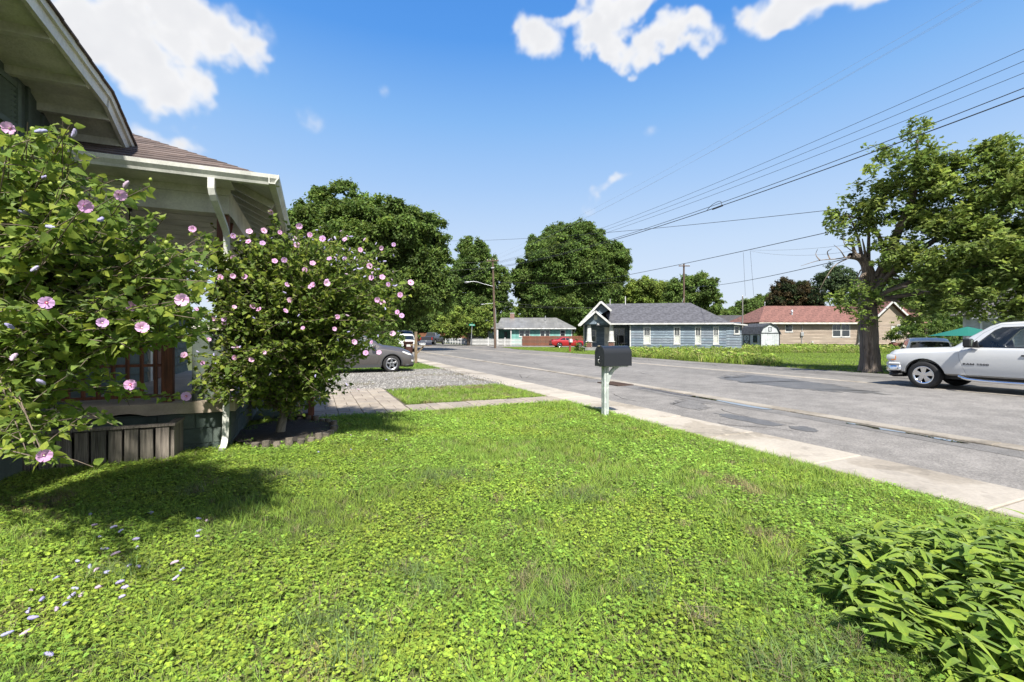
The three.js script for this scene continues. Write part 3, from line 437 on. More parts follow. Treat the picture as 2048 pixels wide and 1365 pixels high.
{ // plank planter beside the porch
  const t = thing('plank_planter', 'weathered grey plank planter box against the porch foundation', 'planter', W(6.68, -1.6), PHI);
  const mats = [[0.36, 0.31, 0.25], [0.31, 0.265, 0.215], [0.40, 0.345, 0.285], [0.28, 0.25, 0.20]].map((c, i) => std({ color: C(...c), map: reps(woodTex, 2.2, 1.1 + i * 0.2), bumpMap: reps(woodBump, 2.2, 1.1), bumpScale: 0.012, roughness: 0.95 })); reseed(12);
  for (let k = 0; k < 26; k++) { const w = rr(0.125, 0.142), h = 0.44 + rr(-0.012, 0.01), m = part('plank', cbox(-w / 2, w / 2, -0.05, h, -0.02, 0.02, 0.006), mats[Math.floor(rnd() * 4)], t); m.position.set(-0.07 - k * 0.15, 0.02, rr(-0.008, 0.006)); m.rotation.z = rr(-0.012, 0.012); }
  for (let k = 0; k < 3; k++) { const m = part('plank', cbox(-0.02, 0.02, -0.05, 0.45, -0.065, 0.065, 0.006), mats[k], t); m.position.set(0.025, 0.02, -0.07 - k * 0.14); }
  part('cap_rail', cbox(-4, 0.06, 0.462, 0.495, -0.06, 0.035, 0.006), mats[2], t); part('cap_rail', cbox(-0.04, 0.06, 0.4625, 0.4955, -0.42, -0.062, 0.006), mats[0], t);
  const g = new THREE.PlaneGeometry(3.9, 0.34, 40, 5).rotateX(-Math.PI / 2).translate(-1.98, 0.40, -0.23), p = g.attributes.position; for (let i = 0; i < p.count; i++) p.setY(i, p.getY(i) + 0.06 * (fbm(p.getX(i) * 4, p.getZ(i) * 6, 3) - 0.5)); g.computeVertexNormals();
  part('mulch', uvm(g), std({ color: C(0.085, 0.055, 0.038), map: reps(grit, 3), bumpMap: reps(gritBump, 4), bumpScale: 0.03, roughness: 1 }), t);
}
{ // bed round the flowering shrub, edged with short logs
  const c = W(7.75, -0.42), t = thing('flower_bed', 'mulched flower bed edged with short weathered logs by the porch steps', 'flower bed', c, PHI);
  const g = new THREE.CircleGeometry(0.86, 40).rotateX(-Math.PI / 2), p = g.attributes.position; for (let i = 0; i < p.count; i++) p.setY(i, 0.09 + 0.03 * rnd()); g.computeVertexNormals(); g.scale(0.8, 1, 1.1);
  part('mulch', uvm(g), std({ color: C(0.13, 0.10, 0.072), map: reps(grit, 3), bumpMap: reps(gritBump, 4), bumpScale: 0.03, roughness: 1 }), t);
  const mats = [[0.25, 0.21, 0.165], [0.20, 0.17, 0.135], [0.30, 0.25, 0.20]].map(k => std({ color: C(...k), map: reps(barkTex, 3), bumpMap: reps(barkBump, 3), bumpScale: 0.01, roughness: 1 })); reseed(8);
  for (let k = 0; k < 19; k++) { const a = lerp(2.0, -1.5, k / 18), m = part('edging_log', cyl(0.052, 0.048, -0.05, rr(0.13, 0.19), 0, 0, 9), mats[k % 3], t); m.position.set(Math.cos(a) * 0.72, 0, Math.sin(a) * 0.98); m.rotation.set(rr(-0.1, 0.1), rr(0, 3), rr(-0.1, 0.1)); }
}
// ------------------------------------------------------------------ blue house across the road
{
  const Zb = 48, k = Zb / F, TB = 0.17, X0 = (1166 - 1024) * k, X = u => { const r = (u - 1024) / F; return (r * Zb - X0) / (Math.cos(TB) + r * Math.sin(TB)); }, Y = v => EYE - (v - HOR) * k;
  const H = thing('blue_cottage', 'weathered blue clapboard cottage with dark grey shingle roof and gabled porch', 'house', [X0, 0, -Zb], -TB);
  const paint = [[0.205, 0.265, 0.32], [0.185, 0.24, 0.295], [0.23, 0.29, 0.34], [0.215, 0.255, 0.30]].map((c, i) => std({ color: C(...c), map: reps(peel, 0.31 + i * 0.07, 0.6), roughness: 0.8 }));
  const wins = [[1287, 1301.5], [1347.5, 1361], [1390, 1402.5], [1426.5, 1438]];
  const holes = wins.map(([a, b]) => [X(a) + 0.05, X(b) - 0.05, Y(688) + 0.05, Y(654.7) - 0.05]);
  const xm = X(1262), xe = X(1452), xl = X(1483), eave = 2.9;
  siding(H, xm, xe, 0.25, eave, 10, 0, paint, holes, 1); siding(H, xe + 0.05, xl, 0.3, 2.75, 9, 0.02, paint, [[X(1470), X(1477), Y(668), Y(654)]], 2);
  part('foundation', box(xm, xl, -0.05, 0.26, -9, -0.02), std({ color: C(0.35, 0.34, 0.31), map: reps(cloudy, 0.6), roughness: 0.9 }), H);
  part('wall_core', box(xm, xl - 0.02, 0.26, eave, -8.9, -0.06), paint[1], H);
  part('corner_board', box(xm - 0.12, xm, 0.2, eave, -0.1, 0.05), whiteTrim, H); part('corner_board', box(xe, xe + 0.05, 0.26, 2.8, -0.05, 0.035), paint[2], H);
  for (const [a, b] of wins) houseWindow(H, X((a + b) / 2), Y(688), Y(654.7), X(b) - X(a), -0.03, { mull: 2, curtain: true, t: 0.1 });
  houseWindow(H, X(1473.5), Y(668.7), Y(653), 0.52, 0.0, { mull: 0, t: 0.09 });
  // porch recess: back wall, side wall, floor, french doors, window
  siding(H, 0, xm - 0.12, 0.35, 2.85, 9, -2.4, paint, [[X(1182), X(1190), 0.9, 2.2], [X(1211), X(1222), 0.3, 2.5], [X(1229), X(1253), 0.3, 2.4]], 3);
  part('porch_wall_core', box(0, xm, 0.2, 2.85, -8.9, -2.46), paint[1], H);
  part('porch_floor', box(-0.1, xm - 0.13, 0, 0.33, -2.4, 0.15), std({ color: C(0.3, 0.3, 0.3), map: reps(cloudy, 0.8), roughness: 0.9 }), H);
  houseWindow(H, X(1186), 0.85, 2.2, 0.75, -2.38, { t: 0.08 });
  part('door', box(X(1212), X(1221), 0.34, 2.42, -2.44, -2.38), MAT.cream, H); part('door_frame', [box(X(1210), X(1212), 0.34, 2.5, -2.42, -2.33), box(X(1221), X(1223), 0.34, 2.5, -2.42, -2.33), box(X(1212), X(1221), 2.42, 2.5, -2.42, -2.33)], whiteTrim, H);
  for (const c of [1235.5, 1247]) houseWindow(H, X(c), 0.36, 2.4, 0.58, -2.38, { mull: 1, t: 0.08, meet: false, sill: false });
  // brick piers with tapered columns
  const brick = [[0.19, 0.085, 0.06], [0.155, 0.075, 0.06], [0.22, 0.10, 0.07]].map(c => std({ color: C(...c), map: reps(cloudy, 2), roughness: 0.9 })); reseed(5);
  for (const u of [1178.5, 1223]) {
    const x = X(u), pier = part('pier', box(x - 0.3, x + 0.3, 0, 0.9, -0.5, 0.06), std({ color: C(0.3, 0.28, 0.25), roughness: 1 }), H);
    for (let r = 0; r < 11; r++) for (let q = 0; q < 3; q++) { const o = r % 2 ? 0.1 : 0, a = Math.max(-0.31, -0.3 + q * 0.21 - o), b = Math.min(0.31, -0.3 + q * 0.21 + 0.2 - o); if (b - a > 0.05) part('brick', box(x + a, x + b, r * 0.08 + 0.01, r * 0.08 + 0.075, 0.05, 0.072), brick[Math.floor(rnd() * 3)], pier); }
    part('pier_cap', box(x - 0.36, x + 0.36, 0.9, 0.98, -0.56, 0.13), whiteTrim, H);
    part('column', uvm(new THREE.CylinderGeometry(0.17 * 1.414, 0.27 * 1.414, 1.9, 4).rotateY(Math.PI / 4).translate(x, 1.93, -0.22)), whiteTrim, H);
  }
  // roofs
  const slate = shingles(0.115, 0.115, 0.13), ridgeY = 5.2, zr = -4.4, o = 0.45, x0 = X(1202), xr = X(1400);
  const sE = eave - 0.06;
  part('main_roof', slabPoly([V(X(1221), sE, o), V(xe + o, sE, o), V(xr, ridgeY, zr), V(x0, ridgeY, zr)], 0.1, V(1, 0, 0)), slate, H);
  part('main_roof', slabPoly([V(xe + o, sE, o), V(xe + o, sE, -9.3), V(xr, ridgeY, zr)], 0.1, V(0, 0, 1)), slate, H);
  part('main_roof', slabPoly([V(X(1157), sE, -9.3), V(xe + o, sE, -9.3), V(xr, ridgeY, zr), V(x0, ridgeY, zr)], 0.1, V(1, 0, 0)), slate, H);
  part('lean_to_roof', slabPoly([V(xe + 0.3, 2.86, 0.4), V(xl + 0.45, 2.68, 0.4), V(xl + 0.45, 2.68, -9), V(xe + 0.3, 3.1, -9)], 0.09, V(0, 0, 1)), slate, H);
  part('fascia', box(X(1221), xe + 0.6, eave - 0.2, eave - 0.055, o - 0.04, o + 0.012), whiteTrim, H); beam(V(xe + 0.62, 2.74, 0.42), V(xl + 0.45, 2.6, 0.42), 0.03, 0.12, whiteTrim, 'fascia', H);
  const gable = (apexU, apexV, lU, lV, rU, rV, z0, z1, wall, rname) => {
    const a = V(X(apexU), Y(apexV), 0), l = V(X(lU), Y(lV), 0), r = V(X(rU), Y(rV), 0), at2 = (p, z) => V(p.x, p.y, z);
    part(rname, slabPoly([at2(l, z1), at2(a, z1), at2(a, z0), at2(l, z0)], 0.1, V(0, 0, 1)), slate, H); part(rname, slabPoly([at2(r, z1), at2(a, z1), at2(a, z0), at2(r, z0)], 0.1, V(0, 0, 1)), slate, H);
    for (const p of [l, r]) { const q = p.clone().sub(a).normalize(); beam(at2(a, z1 + 0.03).add(V(0, -0.1, 0)), at2(p, z1 + 0.03).add(V(0, -0.1, 0)), 0.045, 0.2, whiteTrim, 'rake_board', H, V(0, 0, 1).cross(q)); }
    if (wall) part('gable_wall', poly([[l.x + 0.45, l.y + 0.02], [r.x - 0.3, r.y + 0.02], [a.x, a.y - 0.2]], 0.06).translate(0, 0, z1 - 0.55), paint[0], H);
  };
  gable(1202, 602.5, 1157, 650, 1223, 621, -6, 0.05, true, 'cross_gable_roof'); gable(1191, 622, 1160, 650, 1222, 648, -3, 0.75, true, 'porch_roof');
  part('porch_beam', box(X(1168), X(1221), 2.72, 2.95, 0.0, 0.2), paint[1], H); part('porch_beam', box(X(1222), xm, 2.72, 2.83, -0.1, 0.1), whiteTrim, H); part('porch_ceiling', box(0, xm, 2.84, 2.88, -2.4, 0.2), paint[3], H); part('side_post', box(0, 0.14, 0.33, 2.75, -2.4, -2.2), whiteTrim, H);
  for (let r = 0; r < 5; r++) { const y = 2.98 + r * 0.2, w = 2.3 - r * 0.5; part('siding_board', box(X(1191) - w / 2, X(1191) + w / 2, y, y + 0.19, 0.19, 0.225), paint[r % 4], H); }
  const gv = part('gable_vent', box(X(1191) - 0.16, X(1191) + 0.2, 3.2, 3.72, 0.225, 0.27), whiteTrim, H); part('slat', box(X(1191) - 0.1, X(1191) + 0.14, 3.28, 3.64, 0.27, 0.28), MAT.cream, gv);
  const lamp = part('porch_star', box(X(1197) - 0.2, X(1197) + 0.2, 2.6, 2.95, 0.23, 0.26), std({ color: C(0.04, 0.04, 0.05), roughness: 0.6 }), H); part('star_face', new THREE.CircleGeometry(0.13, 5).translate(X(1197), 2.8, 0.268), whiteTrim, lamp);
  part('vent_pipe', cyl(0.05, 0.05, 4.9, 6.0, X(1257), zr + 0.3, 8), whiteTrim, H); part('vent_pipe', cyl(0.04, 0.04, 4.9, 5.55, X(1222), -2, 8), whiteTrim, H);
  part('crawl_vent', box(X(1453) + 0.05, X(1482), 0.02, 0.3, 0.0, 0.04), MAT.cream, H);
  // porch chair
  const cpos = V(X0 + X(1247) * Math.cos(TB) + 0.17, 0.34, -Zb + X(1247) * Math.sin(TB) - 1.0), ct = thing('porch_chair', 'black high backed chair on the porch of the blue cottage', 'chair', cpos, 0.4);
  part('backrest', rbox(-0.32, 0.32, 0.4, 1.25, -0.3, -0.2, 0.05), MAT.black, ct); part('seat', rbox(-0.3, 0.3, 0.35, 0.45, -0.25, 0.3, 0.03), MAT.black, ct); for (const x of [-0.26, 0.26]) for (const z of [-0.24, 0.24]) part('leg', box(x - 0.02, x + 0.02, 0, 0.36, z - 0.02, z + 0.02), MAT.black, ct);
}
// ------------------------------------------------------------------ teal house with a metal roof
{
  const Z = 72, k = Z / F, X = u => (u - 1023) * k, Y = v => EYE - (v - HOR) * k;
  const H = thing('teal_house', 'teal house with silver metal roof and brick chimney behind the picket fence', 'house', [(1023 - 1024) * k, 0, -Z]);
  const teal = [[0.20, 0.47, 0.42], [0.185, 0.44, 0.395], [0.215, 0.49, 0.44]].map(c => std({ color: C(...c), map: reps(cloudy, 0.4), roughness: 0.8 })), pale = std({ color: C(0.36, 0.50, 0.53), map: reps(cloudy, 0.4), roughness: 0.8 });
  const winU = [[1038, 1049], [1049.5, 1060], [1080, 1090], [1090.5, 1100], [1120, 1131]];
  siding(H, X(1023), X(1143), 0.2, 2.8, 12, 0, teal, winU.map(([a, b]) => [X(a) + 0.05, X(b) - 0.05, Y(673) + 0.05, Y(661)]), 4);
  part('wall_core', box(X(1023), X(1143), 0, 2.8, -8, -0.06), teal[1], H); part('corner_board', box(X(1143), X(1143) + 0.1, 0, 2.8, -0.1, 0.05), whiteTrim, H);
  for (const [a, b] of winU) houseWindow(H, X((a + b) / 2), Y(674), Y(660.5), X(b) - X(a), -0.03, { t: 0.1 });
  const steel = std({ color: C(0.46, 0.455, 0.44), map: reps(cloudy, 0.3), roughness: 0.42, metalness: 0.55 });
  const eL = X(992), eR = X(1151), e = Y(656), r = Y(634), zr = -4;
  part('roof', slabPoly([V(eL, e, 0.6), V(eR, e, 0.6), V(X(1118), r, zr), V(X(1001), r, zr)], 0.08, V(1, 0, 0)), steel, H); part('roof', slabPoly([V(eR, e, 0.6), V(eR, e, -8.6), V(X(1118), r, zr)], 0.08, V(0, 0, 1)), steel, H); part('roof', slabPoly([V(eL, e, -8.6), V(eR, e, -8.6), V(X(1118), r, zr), V(X(1001), r, zr)], 0.08, V(1, 0, 0)), steel, H); part('roof', slabPoly([V(eL, e, 0.6), V(eL, e, -8.6), V(X(1001), r, zr)], 0.08, V(0, 0, 1)), steel, H);
  for (let q = 0; q < 26; q++) { const x = lerp(eL + 0.4, eR - 0.6, q / 25), top = x > X(1118) ? (eR - x) / (eR - X(1118)) : x < X(1001) ? (x - eL) / (X(1001) - eL) : 1; beam(V(x, e + 0.015, 0.6), V(x, lerp(e, r, top) + 0.015, lerp(0.6, zr, top)), 0.03, 0.03, steel, 'roof_seam', H); }
  part('porch_roof', slabPoly([V(X(983), e - 0.1, 1.6), V(X(1008), e - 0.1, 1.6), V(X(1006), e + 0.75, -1.5), V(X(985), e + 0.75, -1.5)], 0.08, V(1, 0, 0)), steel, H);
  part('fascia', box(eL, eR, e - 0.22, e - 0.06, 0.56, 0.62), whiteTrim, H);
  const chim = part('chimney', box(X(1020), X(1029), r - 0.4, Y(625), zr - 0.3, zr + 0.4), std({ color: C(0.27, 0.17, 0.14), map: reps(cloudy, 1.5), roughness: 0.9 }), H); part('chimney_cap', box(X(1019.5), X(1029.5), Y(625), Y(624), zr - 0.35, zr + 0.45), whiteTrim, chim); part('vent_pipe', cyl(0.07, 0.07, r - 0.4, Y(631), X(1093), -2.4, 8), MAT.galv, H);
  // porch and the pale left wing
  part('porch_wall', box(X(985), X(1023), 0, 2.8, -3, -2.9), teal[1], H); part('porch_column', box(X(994), X(997), 0, e - 0.15, 1.2, 1.45), whiteTrim, H); part('porch_column', box(X(1021), X(1023), 0, 2.7, 0.2, 0.4), whiteTrim, H); part('door', box(X(1008), X(1014), 0.1, 2.2, -2.89, -2.82), std({ color: C(0.05, 0.06, 0.06), roughness: 0.4 }), H);
  part('wing_wall', box(X(934), X(985), 0, 2.7, -6, -1.55), pale, H); part('wing_corner', box(X(933), X(934), 0, 2.7, -1.6, -1.45), whiteTrim, H);
  houseWindow(H, X(950), Y(676), Y(663), 0.9, -1.49, { t: 0.1 }); houseWindow(H, X(972), Y(677), Y(664), 0.7, -1.49, { t: 0.08 });
  part('wing_roof', slabPoly([V(X(930), 2.6, -1.1), V(X(988), 2.6, -1.1), V(X(985), 4.2, -4), V(X(933), 4.2, -4)], 0.08, V(1, 0, 0)), steel, H);
}
// ------------------------------------------------------------------ white barn-roofed shed
{
  const Z = 53, pos = at(1521, HOR, Z); pos.y = 0;
  const H = thing('garden_shed', 'small white barn roofed shed with dark trim beside the blue cottage', 'shed', pos, 0.08);
  const wht = std({ color: C(0.62, 0.66, 0.68), map: reps(cloudy, 0.5), roughness: 0.7 }), trim = std({ color: C(0.028, 0.032, 0.04), roughness: 0.6 }), rf = shingles(0.062, 0.068, 0.08);
  // gable end faces +z, from x 0 to 2.35; long side faces -x and runs back along z
  const w = 2.35, D = 3.9, y0 = 0.12, eH = 1.85;
  const P = [[-0.12, 1.72], [0.34, 2.62], [w / 2, 3.05], [w - 0.34, 2.62], [w + 0.12, 1.72]];
  for (let q = 0; q < 8; q++) part('wall_panel', box(q * w / 8 + 0.006, (q + 1) * w / 8 - 0.006, y0, eH, -0.05, 0), wht, H);
  for (let q = 0; q < 10; q++) part('wall_panel', box(-0.0, 0.05, y0, eH, -0.06 - q * D / 10, -0.06 - (q + 1) * D / 10 + 0.012), wht, H);
  part('wall_core', box(0.05, w, y0, eH, -D, -0.06), wht, H);
  part('gable_wall', poly([[0, eH], [w, eH], [w - 0.38, 2.55], [w / 2, 2.97], [0.38, 2.55]], 0.06).translate(0, 0, -0.06), wht, H);
  for (let i = 0; i < 4; i++) { const [a, b] = P[i], [c, d] = P[i + 1]; part('roof', slabPoly([V(a, b, 0.1), V(c, d, 0.1), V(c, d, -D - 0.1), V(a, b, -D - 0.1)], 0.05, V(0, 0, 1)), rf, H); beam(V(a, b - 0.03, 0.13), V(c, d - 0.03, 0.13), 0.03, 0.1, trim, 'trim_board', H, V(b - d, c - a, 0)); }
  part('trim_board', box(0, w, eH - 0.04, eH + 0.06, 0.0, 0.03), trim, H); part('trim_board', box(-0.03, 0.1, y0, eH - 0.04, -0.04, 0.03), trim, H); part('trim_board', box(w - 0.08, w + 0.03, y0, eH - 0.04, -0.04, 0.03), trim, H);
  const gw = part('gable_window', [box(w / 2 - 0.22, w / 2 + 0.22, 2.1, 2.15, 0, 0.05), box(w / 2 - 0.22, w / 2 + 0.22, 2.5, 2.55, 0, 0.05), box(w / 2 - 0.22, w / 2 - 0.17, 2.15, 2.5, 0, 0.05), box(w / 2 + 0.17, w / 2 + 0.22, 2.15, 2.5, 0, 0.05)], trim, H); part('panel', box(w / 2 - 0.17, w / 2 + 0.17, 2.15, 2.5, 0, 0.02), wht, gw); const dm = part('diamond', new THREE.BoxGeometry(0.11, 0.11, 0.02), trim, gw); dm.position.set(w / 2, 2.33, 0.03); dm.rotation.z = Math.PI / 4;
  // side window and crossbuck door on the long side
  const S = new THREE.Group(); S.name = 'long_side'; S.rotation.y = -Math.PI / 2; H.add(S);   // its x runs back along -z... its z faces -x
  houseWindow(S, -0.95, 0.75, 1.6, 0.72, 0.0, { frame: trim, t: 0.08, sill: false });
  const dr = part('door', [box(-3.3, -3.22, y0, 1.7, 0, 0.05), box(-2.1, -2.02, y0, 1.7, 0, 0.05), box(-3.22, -2.1, y0, y0 + 0.08, 0, 0.05), box(-3.22, -2.1, 0.9, 0.98, 0, 0.05), box(-3.22, -2.1, 1.62, 1.7, 0, 0.05)], trim, S);
  beam(V(-3.22, y0 + 0.08, 0.03), V(-2.1, 0.9, 0.03), 0.03, 0.08, trim, 'cross_brace', dr, V(0, 0, 1).cross(V(1.12, 0.7, 0))); beam(V(-2.1, y0 + 0.08, 0.035), V(-3.22, 0.9, 0.035), 0.03, 0.08, trim, 'cross_brace', dr, V(0, 0, 1).cross(V(-1.12, 0.7, 0)));
  const ring = part('diamond', new THREE.TorusGeometry(0.2, 0.03, 4, 4).translate(-2.66, 1.3, 0.03), trim, dr); part('corner_trim', box(-0.03, 0.08, y0, eH, 0, 0.03), trim, S);
}
// ------------------------------------------------------------------ tan house with a red roof
{
  const Z = 62, k = Z / F, X = u => (u - 1540) * k, Y = v => EYE - (v - HOR) * k;
  const H = thing('tan_house', 'long tan vinyl sided house with a red brown shingle roof', 'house', [(1540 - 1024) * k, 0, -Z]);
  const vin = [[0.40, 0.325, 0.255], [0.375, 0.30, 0.235], [0.42, 0.345, 0.275], [0.39, 0.315, 0.25], [0.41, 0.33, 0.26]].map((c, i) => { const m = reps(cloudy, 0.08 + i * 0.03, 0.3); m.offset.set(i * 0.31, i * 0.17); return std({ color: C(...c), map: m, roughness: 0.7 }); }), red = shingles(0.245, 0.115, 0.092);
  siding(H, X(1540), X(1722), 0.45, 3.4, 15, 0, vin, [[X(1571) + 0.05, X(1585.5) - 0.05, Y(664), Y(650)], [X(1665) + 0.05, X(1700) - 0.05, Y(674), Y(648)]], 6);
  part('wall_core', box(X(1540), X(1722), 0.4, 3.4, -9, -0.06), vin[1], H); part('foundation', box(X(1540), X(1722), 0, 0.45, -9, -0.02), std({ color: C(0.36, 0.33, 0.28), map: reps(cloudy, 0.5), roughness: 0.9 }), H);
  part('corner_board', box(X(1717), X(1722) + 0.03, 0.3, 3.3, 0.03, 0.06), whiteTrim, H);
  houseWindow(H, X(1578), Y(664.5), Y(649), X(1585.5) - X(1570.5), -0.03, { t: 0.09, mull: 1 }); for (const [a, b] of [[1664.5, 1682.3], [1682.7, 1700.5]]) houseWindow(H, X((a + b) / 2), Y(674.5), Y(647.5), X(b) - X(a), -0.03, { t: 0.1, mull: 1 });
  const e = 3.42, r = Y(608);
  part('roof', slabPoly([V(X(1514), e, 0.6), V(X(1730), e, 0.6), V(X(1730), r, -4.5), V(X(1566), r, -4.5)], 0.1, V(1, 0, 0)), red, H); part('roof', slabPoly([V(X(1514), e, 0.6), V(X(1514), e, -9.6), V(X(1566), r, -4.5)], 0.1, V(0, 0, 1)), red, H); part('roof', slabPoly([V(X(1514), e, -9.6), V(X(1730), e, -9.6), V(X(1730), r, -4.5), V(X(1566), r, -4.5)], 0.1, V(1, 0, 0)), red, H);
  part('fascia', box(X(1514), X(1722), e - 0.28, e - 0.08, 0.56, 0.62), MAT.cream, H);
  const vp = part('flue', cyl(0.13, 0.1, 4.0, Y(622), X(1599), -1.6, 10), MAT.galv, H); part('flue_cap', cyl(0.2, 0.05, Y(622), Y(618.5), X(1599), -1.6, 10), MAT.galv, vp); part('flue_flashing', cyl(0.42, 0.14, 3.9, 4.25, X(1599), -1.5, 10), MAT.galv, vp);
  const mt = part('meter_box', rbox(X(1600.5), X(1606), Y(672.5), Y(665), 0.03, 0.25, 0.03), MAT.galv, H); part('conduit', [cyl(0.045, 0.045, 0.3, Y(672), X(1603), 0.09, 8), cyl(0.04, 0.04, Y(665), 3.3, X(1603.8), 0.09, 8)], MAT.galv, mt); part('dryer_vent', box(X(1623), X(1626.5), Y(686), Y(683), 0.03, 0.12), whiteTrim, H);
  // gabled wing on the right, standing forward, with door and window
  const gz = 4, gx0 = X(1728), gx1 = X(1806), ga = X(1762), gk = (Z - gz) / Z;
  siding(H, gx0, X(1800) , 0.45, 3.3, 15, gz - 2.5, vin, [[X(1763.5), X(1773), 0.3, 2.9], [X(1776) + 0.05, X(1785.5) - 0.05, 1.5, 3.0]], 7); part('wing_core', box(gx0, X(1799), 0.2, 3.3, -6, gz - 2.56), vin[1], H);
  part('gable_wall', poly([[gx0, 3.3], [X(1803), 3.3], [ga, 5.9]], 0.06).translate(0, 0, gz - 2.56), vin[0], H);
  for (const p of [V(X(1716), 3.15, 0), V(X(1809), 3.15, 0)]) { part('wing_roof', slabPoly([p.clone().setZ(gz - 2), V(ga, 6.2, gz - 2), V(ga, 6.2, -8), p.clone().setZ(-8)], 0.1, V(0, 0, 1)), red, H); beam(V(ga, 6.08, gz - 1.97), p.clone().add(V(0, -0.1, gz - 1.97)), 0.05, 0.22, whiteTrim, 'rake_board', H, V(0, 0, 1).cross(p.clone().sub(V(ga, 6.2, 0)).normalize())); }
  const d = part('door', box(X(1764), X(1772.5), 0.75, 2.85, gz - 2.5, gz - 2.42), whiteTrim, H); part('pane', box(X(1766), X(1770.5), 1.7, 2.6, gz - 2.42, gz - 2.41), paneMat, d); houseWindow(H, X(1780.5), 1.45, 3.05, X(1785.5) - X(1775.5), gz - 2.52, { t: 0.09 });
  for (let q = 0; q < 3; q++) part('brick_step', box(X(1760), X(1778), q * 0.2 - 0.05, q * 0.2 + 0.2, gz - 2.5, gz - 1.2 - q * 0.3), std({ color: C(0.2, 0.09, 0.065), map: reps(cloudy, 2), roughness: 0.9 }), H);
  part('wing_roof', slabPoly([V(X(1790), 3.3, 0.5), V(X(1880), 3.3, 0.5), V(X(1880), r - 0.1, -5), V(X(1778), r - 0.1, -5)], 0.1, V(1, 0, 0)), red, H); part('rear_wall', box(X(1800), X(1878), 0, 3.3, -6, -0.5), vin[1], H);
}
{ // dark roofs farther behind
  const Z = 85, k = Z / F, H = thing('grey_roofed_house', 'low house with dark grey roof and white gable trim behind the shed', 'house', [(1490 - 1024) * k, 0, -Z]); const X = u => (u - 1490) * k, Y = v => EYE - (v - HOR) * k, gr = shingles(0.085, 0.08, 0.082);
  part('wall', box(X(1450), X(1560), 0, Y(650), -8, 0), MAT.cream, H); part('roof', slabPoly([V(X(1440), Y(650), 0.5), V(X(1570), Y(650), 0.5), V(X(1560), Y(629), -4), V(X(1450), Y(629), -4)], 0.1, V(1, 0, 0)), gr, H); part('roof', slabPoly([V(X(1440), Y(650), -8.5), V(X(1570), Y(650), -8.5), V(X(1560), Y(629), -4), V(X(1450), Y(629), -4)], 0.1, V(1, 0, 0)), gr, H);
  part('gable_wall', poly([[X(1494), Y(648)], [X(1518), Y(648)], [X(1508), Y(631)]], 0.1).translate(0, 0, 1.0), MAT.white, H);
  for (const p of [V(X(1490), Y(648), 0), V(X(1521), Y(648), 0)]) { part('gable_roof', slabPoly([p.clone().setZ(1.4), V(X(1508), Y(629), 1.4), V(X(1508), Y(629), -4), p.clone().setZ(-4)], 0.1, V(0, 0, 1)), gr, H); beam(V(X(1508), Y(630), 1.43), p.clone().add(V(0, -0.05, 1.43)), 0.05, 0.2, whiteTrim, 'rake_board', H, V(0, 0, 1).cross(p.clone().sub(V(X(1508), Y(629), 0)).normalize())); }
  const H2 = thing('brick_apartment', 'tall pale building with a grey roof seen above the tan house', 'building', [at(1830, HOR, 110).x, 0, -110]);
  part('wall', box(-6, 6, 0, 9, -8, 0), std({ color: C(0.4, 0.37, 0.33), roughness: 0.9 }), H2); part('roof', slabPoly([V(-7, 9, 0.6), V(7, 9, 0.6), V(6, 12, -4), V(-6, 12, -4)], 0.1, V(1, 0, 0)), gr, H2); for (const x of [-3.5, 0, 3.5]) houseWindow(H2, x, 6.5, 8.4, 1.4, 0.01, {});
}
{ // white house behind the pickup
  const p = at(1927, HOR, 31); p.y = 0; const H = thing('white_house', 'white clapboard house half hidden by the maple behind the pickup', 'house', p, -Math.PI / 2 + PHI);
  const wh = [std({ color: C(0.66, 0.68, 0.69), map: reps(cloudy, 0.5), roughness: 0.7 }), std({ color: C(0.62, 0.645, 0.66), map: reps(cloudy, 0.4), roughness: 0.7 })];
  siding(H, 0.16, 9, 0.4, 3.0, 13, 0, wh, [[2.9, 4.1, 0.9, 2.4]], 9); part('wall_core', box(0.02, 9, 0, 3.0, -7, -0.05), wh[1], H); part('corner_board', box(0, 0.16, 0.2, 3.0, -0.1, 0.05), whiteTrim, H); part('foundation', box(0.02, 9, 0, 0.4, -0.05, 0.01), std({ color: C(0.3, 0.29, 0.28), roughness: 0.9 }), H);
  houseWindow(H, 3.5, 0.95, 2.35, 1.2, -0.02, { mull: 1 }); const gr = shingles(0.16, 0.15, 0.145);
  part('porch_column', box(1.5, 1.62, 0, 2.8, 1.6, 1.72), whiteTrim, H); part('porch_column', box(4.6, 4.72, 0, 2.8, 1.6, 1.72), whiteTrim, H); part('porch_roof', slabPoly([V(1.2, 2.85, 2.0), V(9, 2.85, 2.0), V(9, 3.4, 0), V(1.2, 3.4, 0)], 0.08, V(1, 0, 0)), gr, H); part('porch_fascia', box(1.2, 9, 2.62, 2.78, 1.9, 1.98), whiteTrim, H);
  part('roof', slabPoly([V(-0.5, 2.95, 0.5), V(9.5, 2.95, 0.5), V(9.5, 5.2, -3.5), V(0.5, 5.2, -3.5)], 0.1, V(1, 0, 0)), gr, H); part('roof', slabPoly([V(-0.5, 2.95, 0.5), V(-0.5, 2.95, -7.5), V(0.5, 5.2, -3.5)], 0.1, V(0, 0, 1)), gr, H);
  const q = at(1926, HOR, 27); q.y = 0; const U = thing('garden_canopy', 'green fabric canopy in the yard before the white house', 'canopy', q), fab = std({ color: C(0.0, 0.11, 0.08), roughness: 0.8, side: THREE.DoubleSide });
  part('canopy_top', new THREE.ConeGeometry(1.75, 0.55, 4, 1, true).rotateY(Math.PI / 4).translate(0.3, 1.82, 0), fab, U); for (const x of [-1, 1.6]) for (const z of [-1.25, 1.25]) part('canopy_leg', cyl(0.025, 0.025, 0, 1.5, x, z, 6), MAT.galv, U);
}
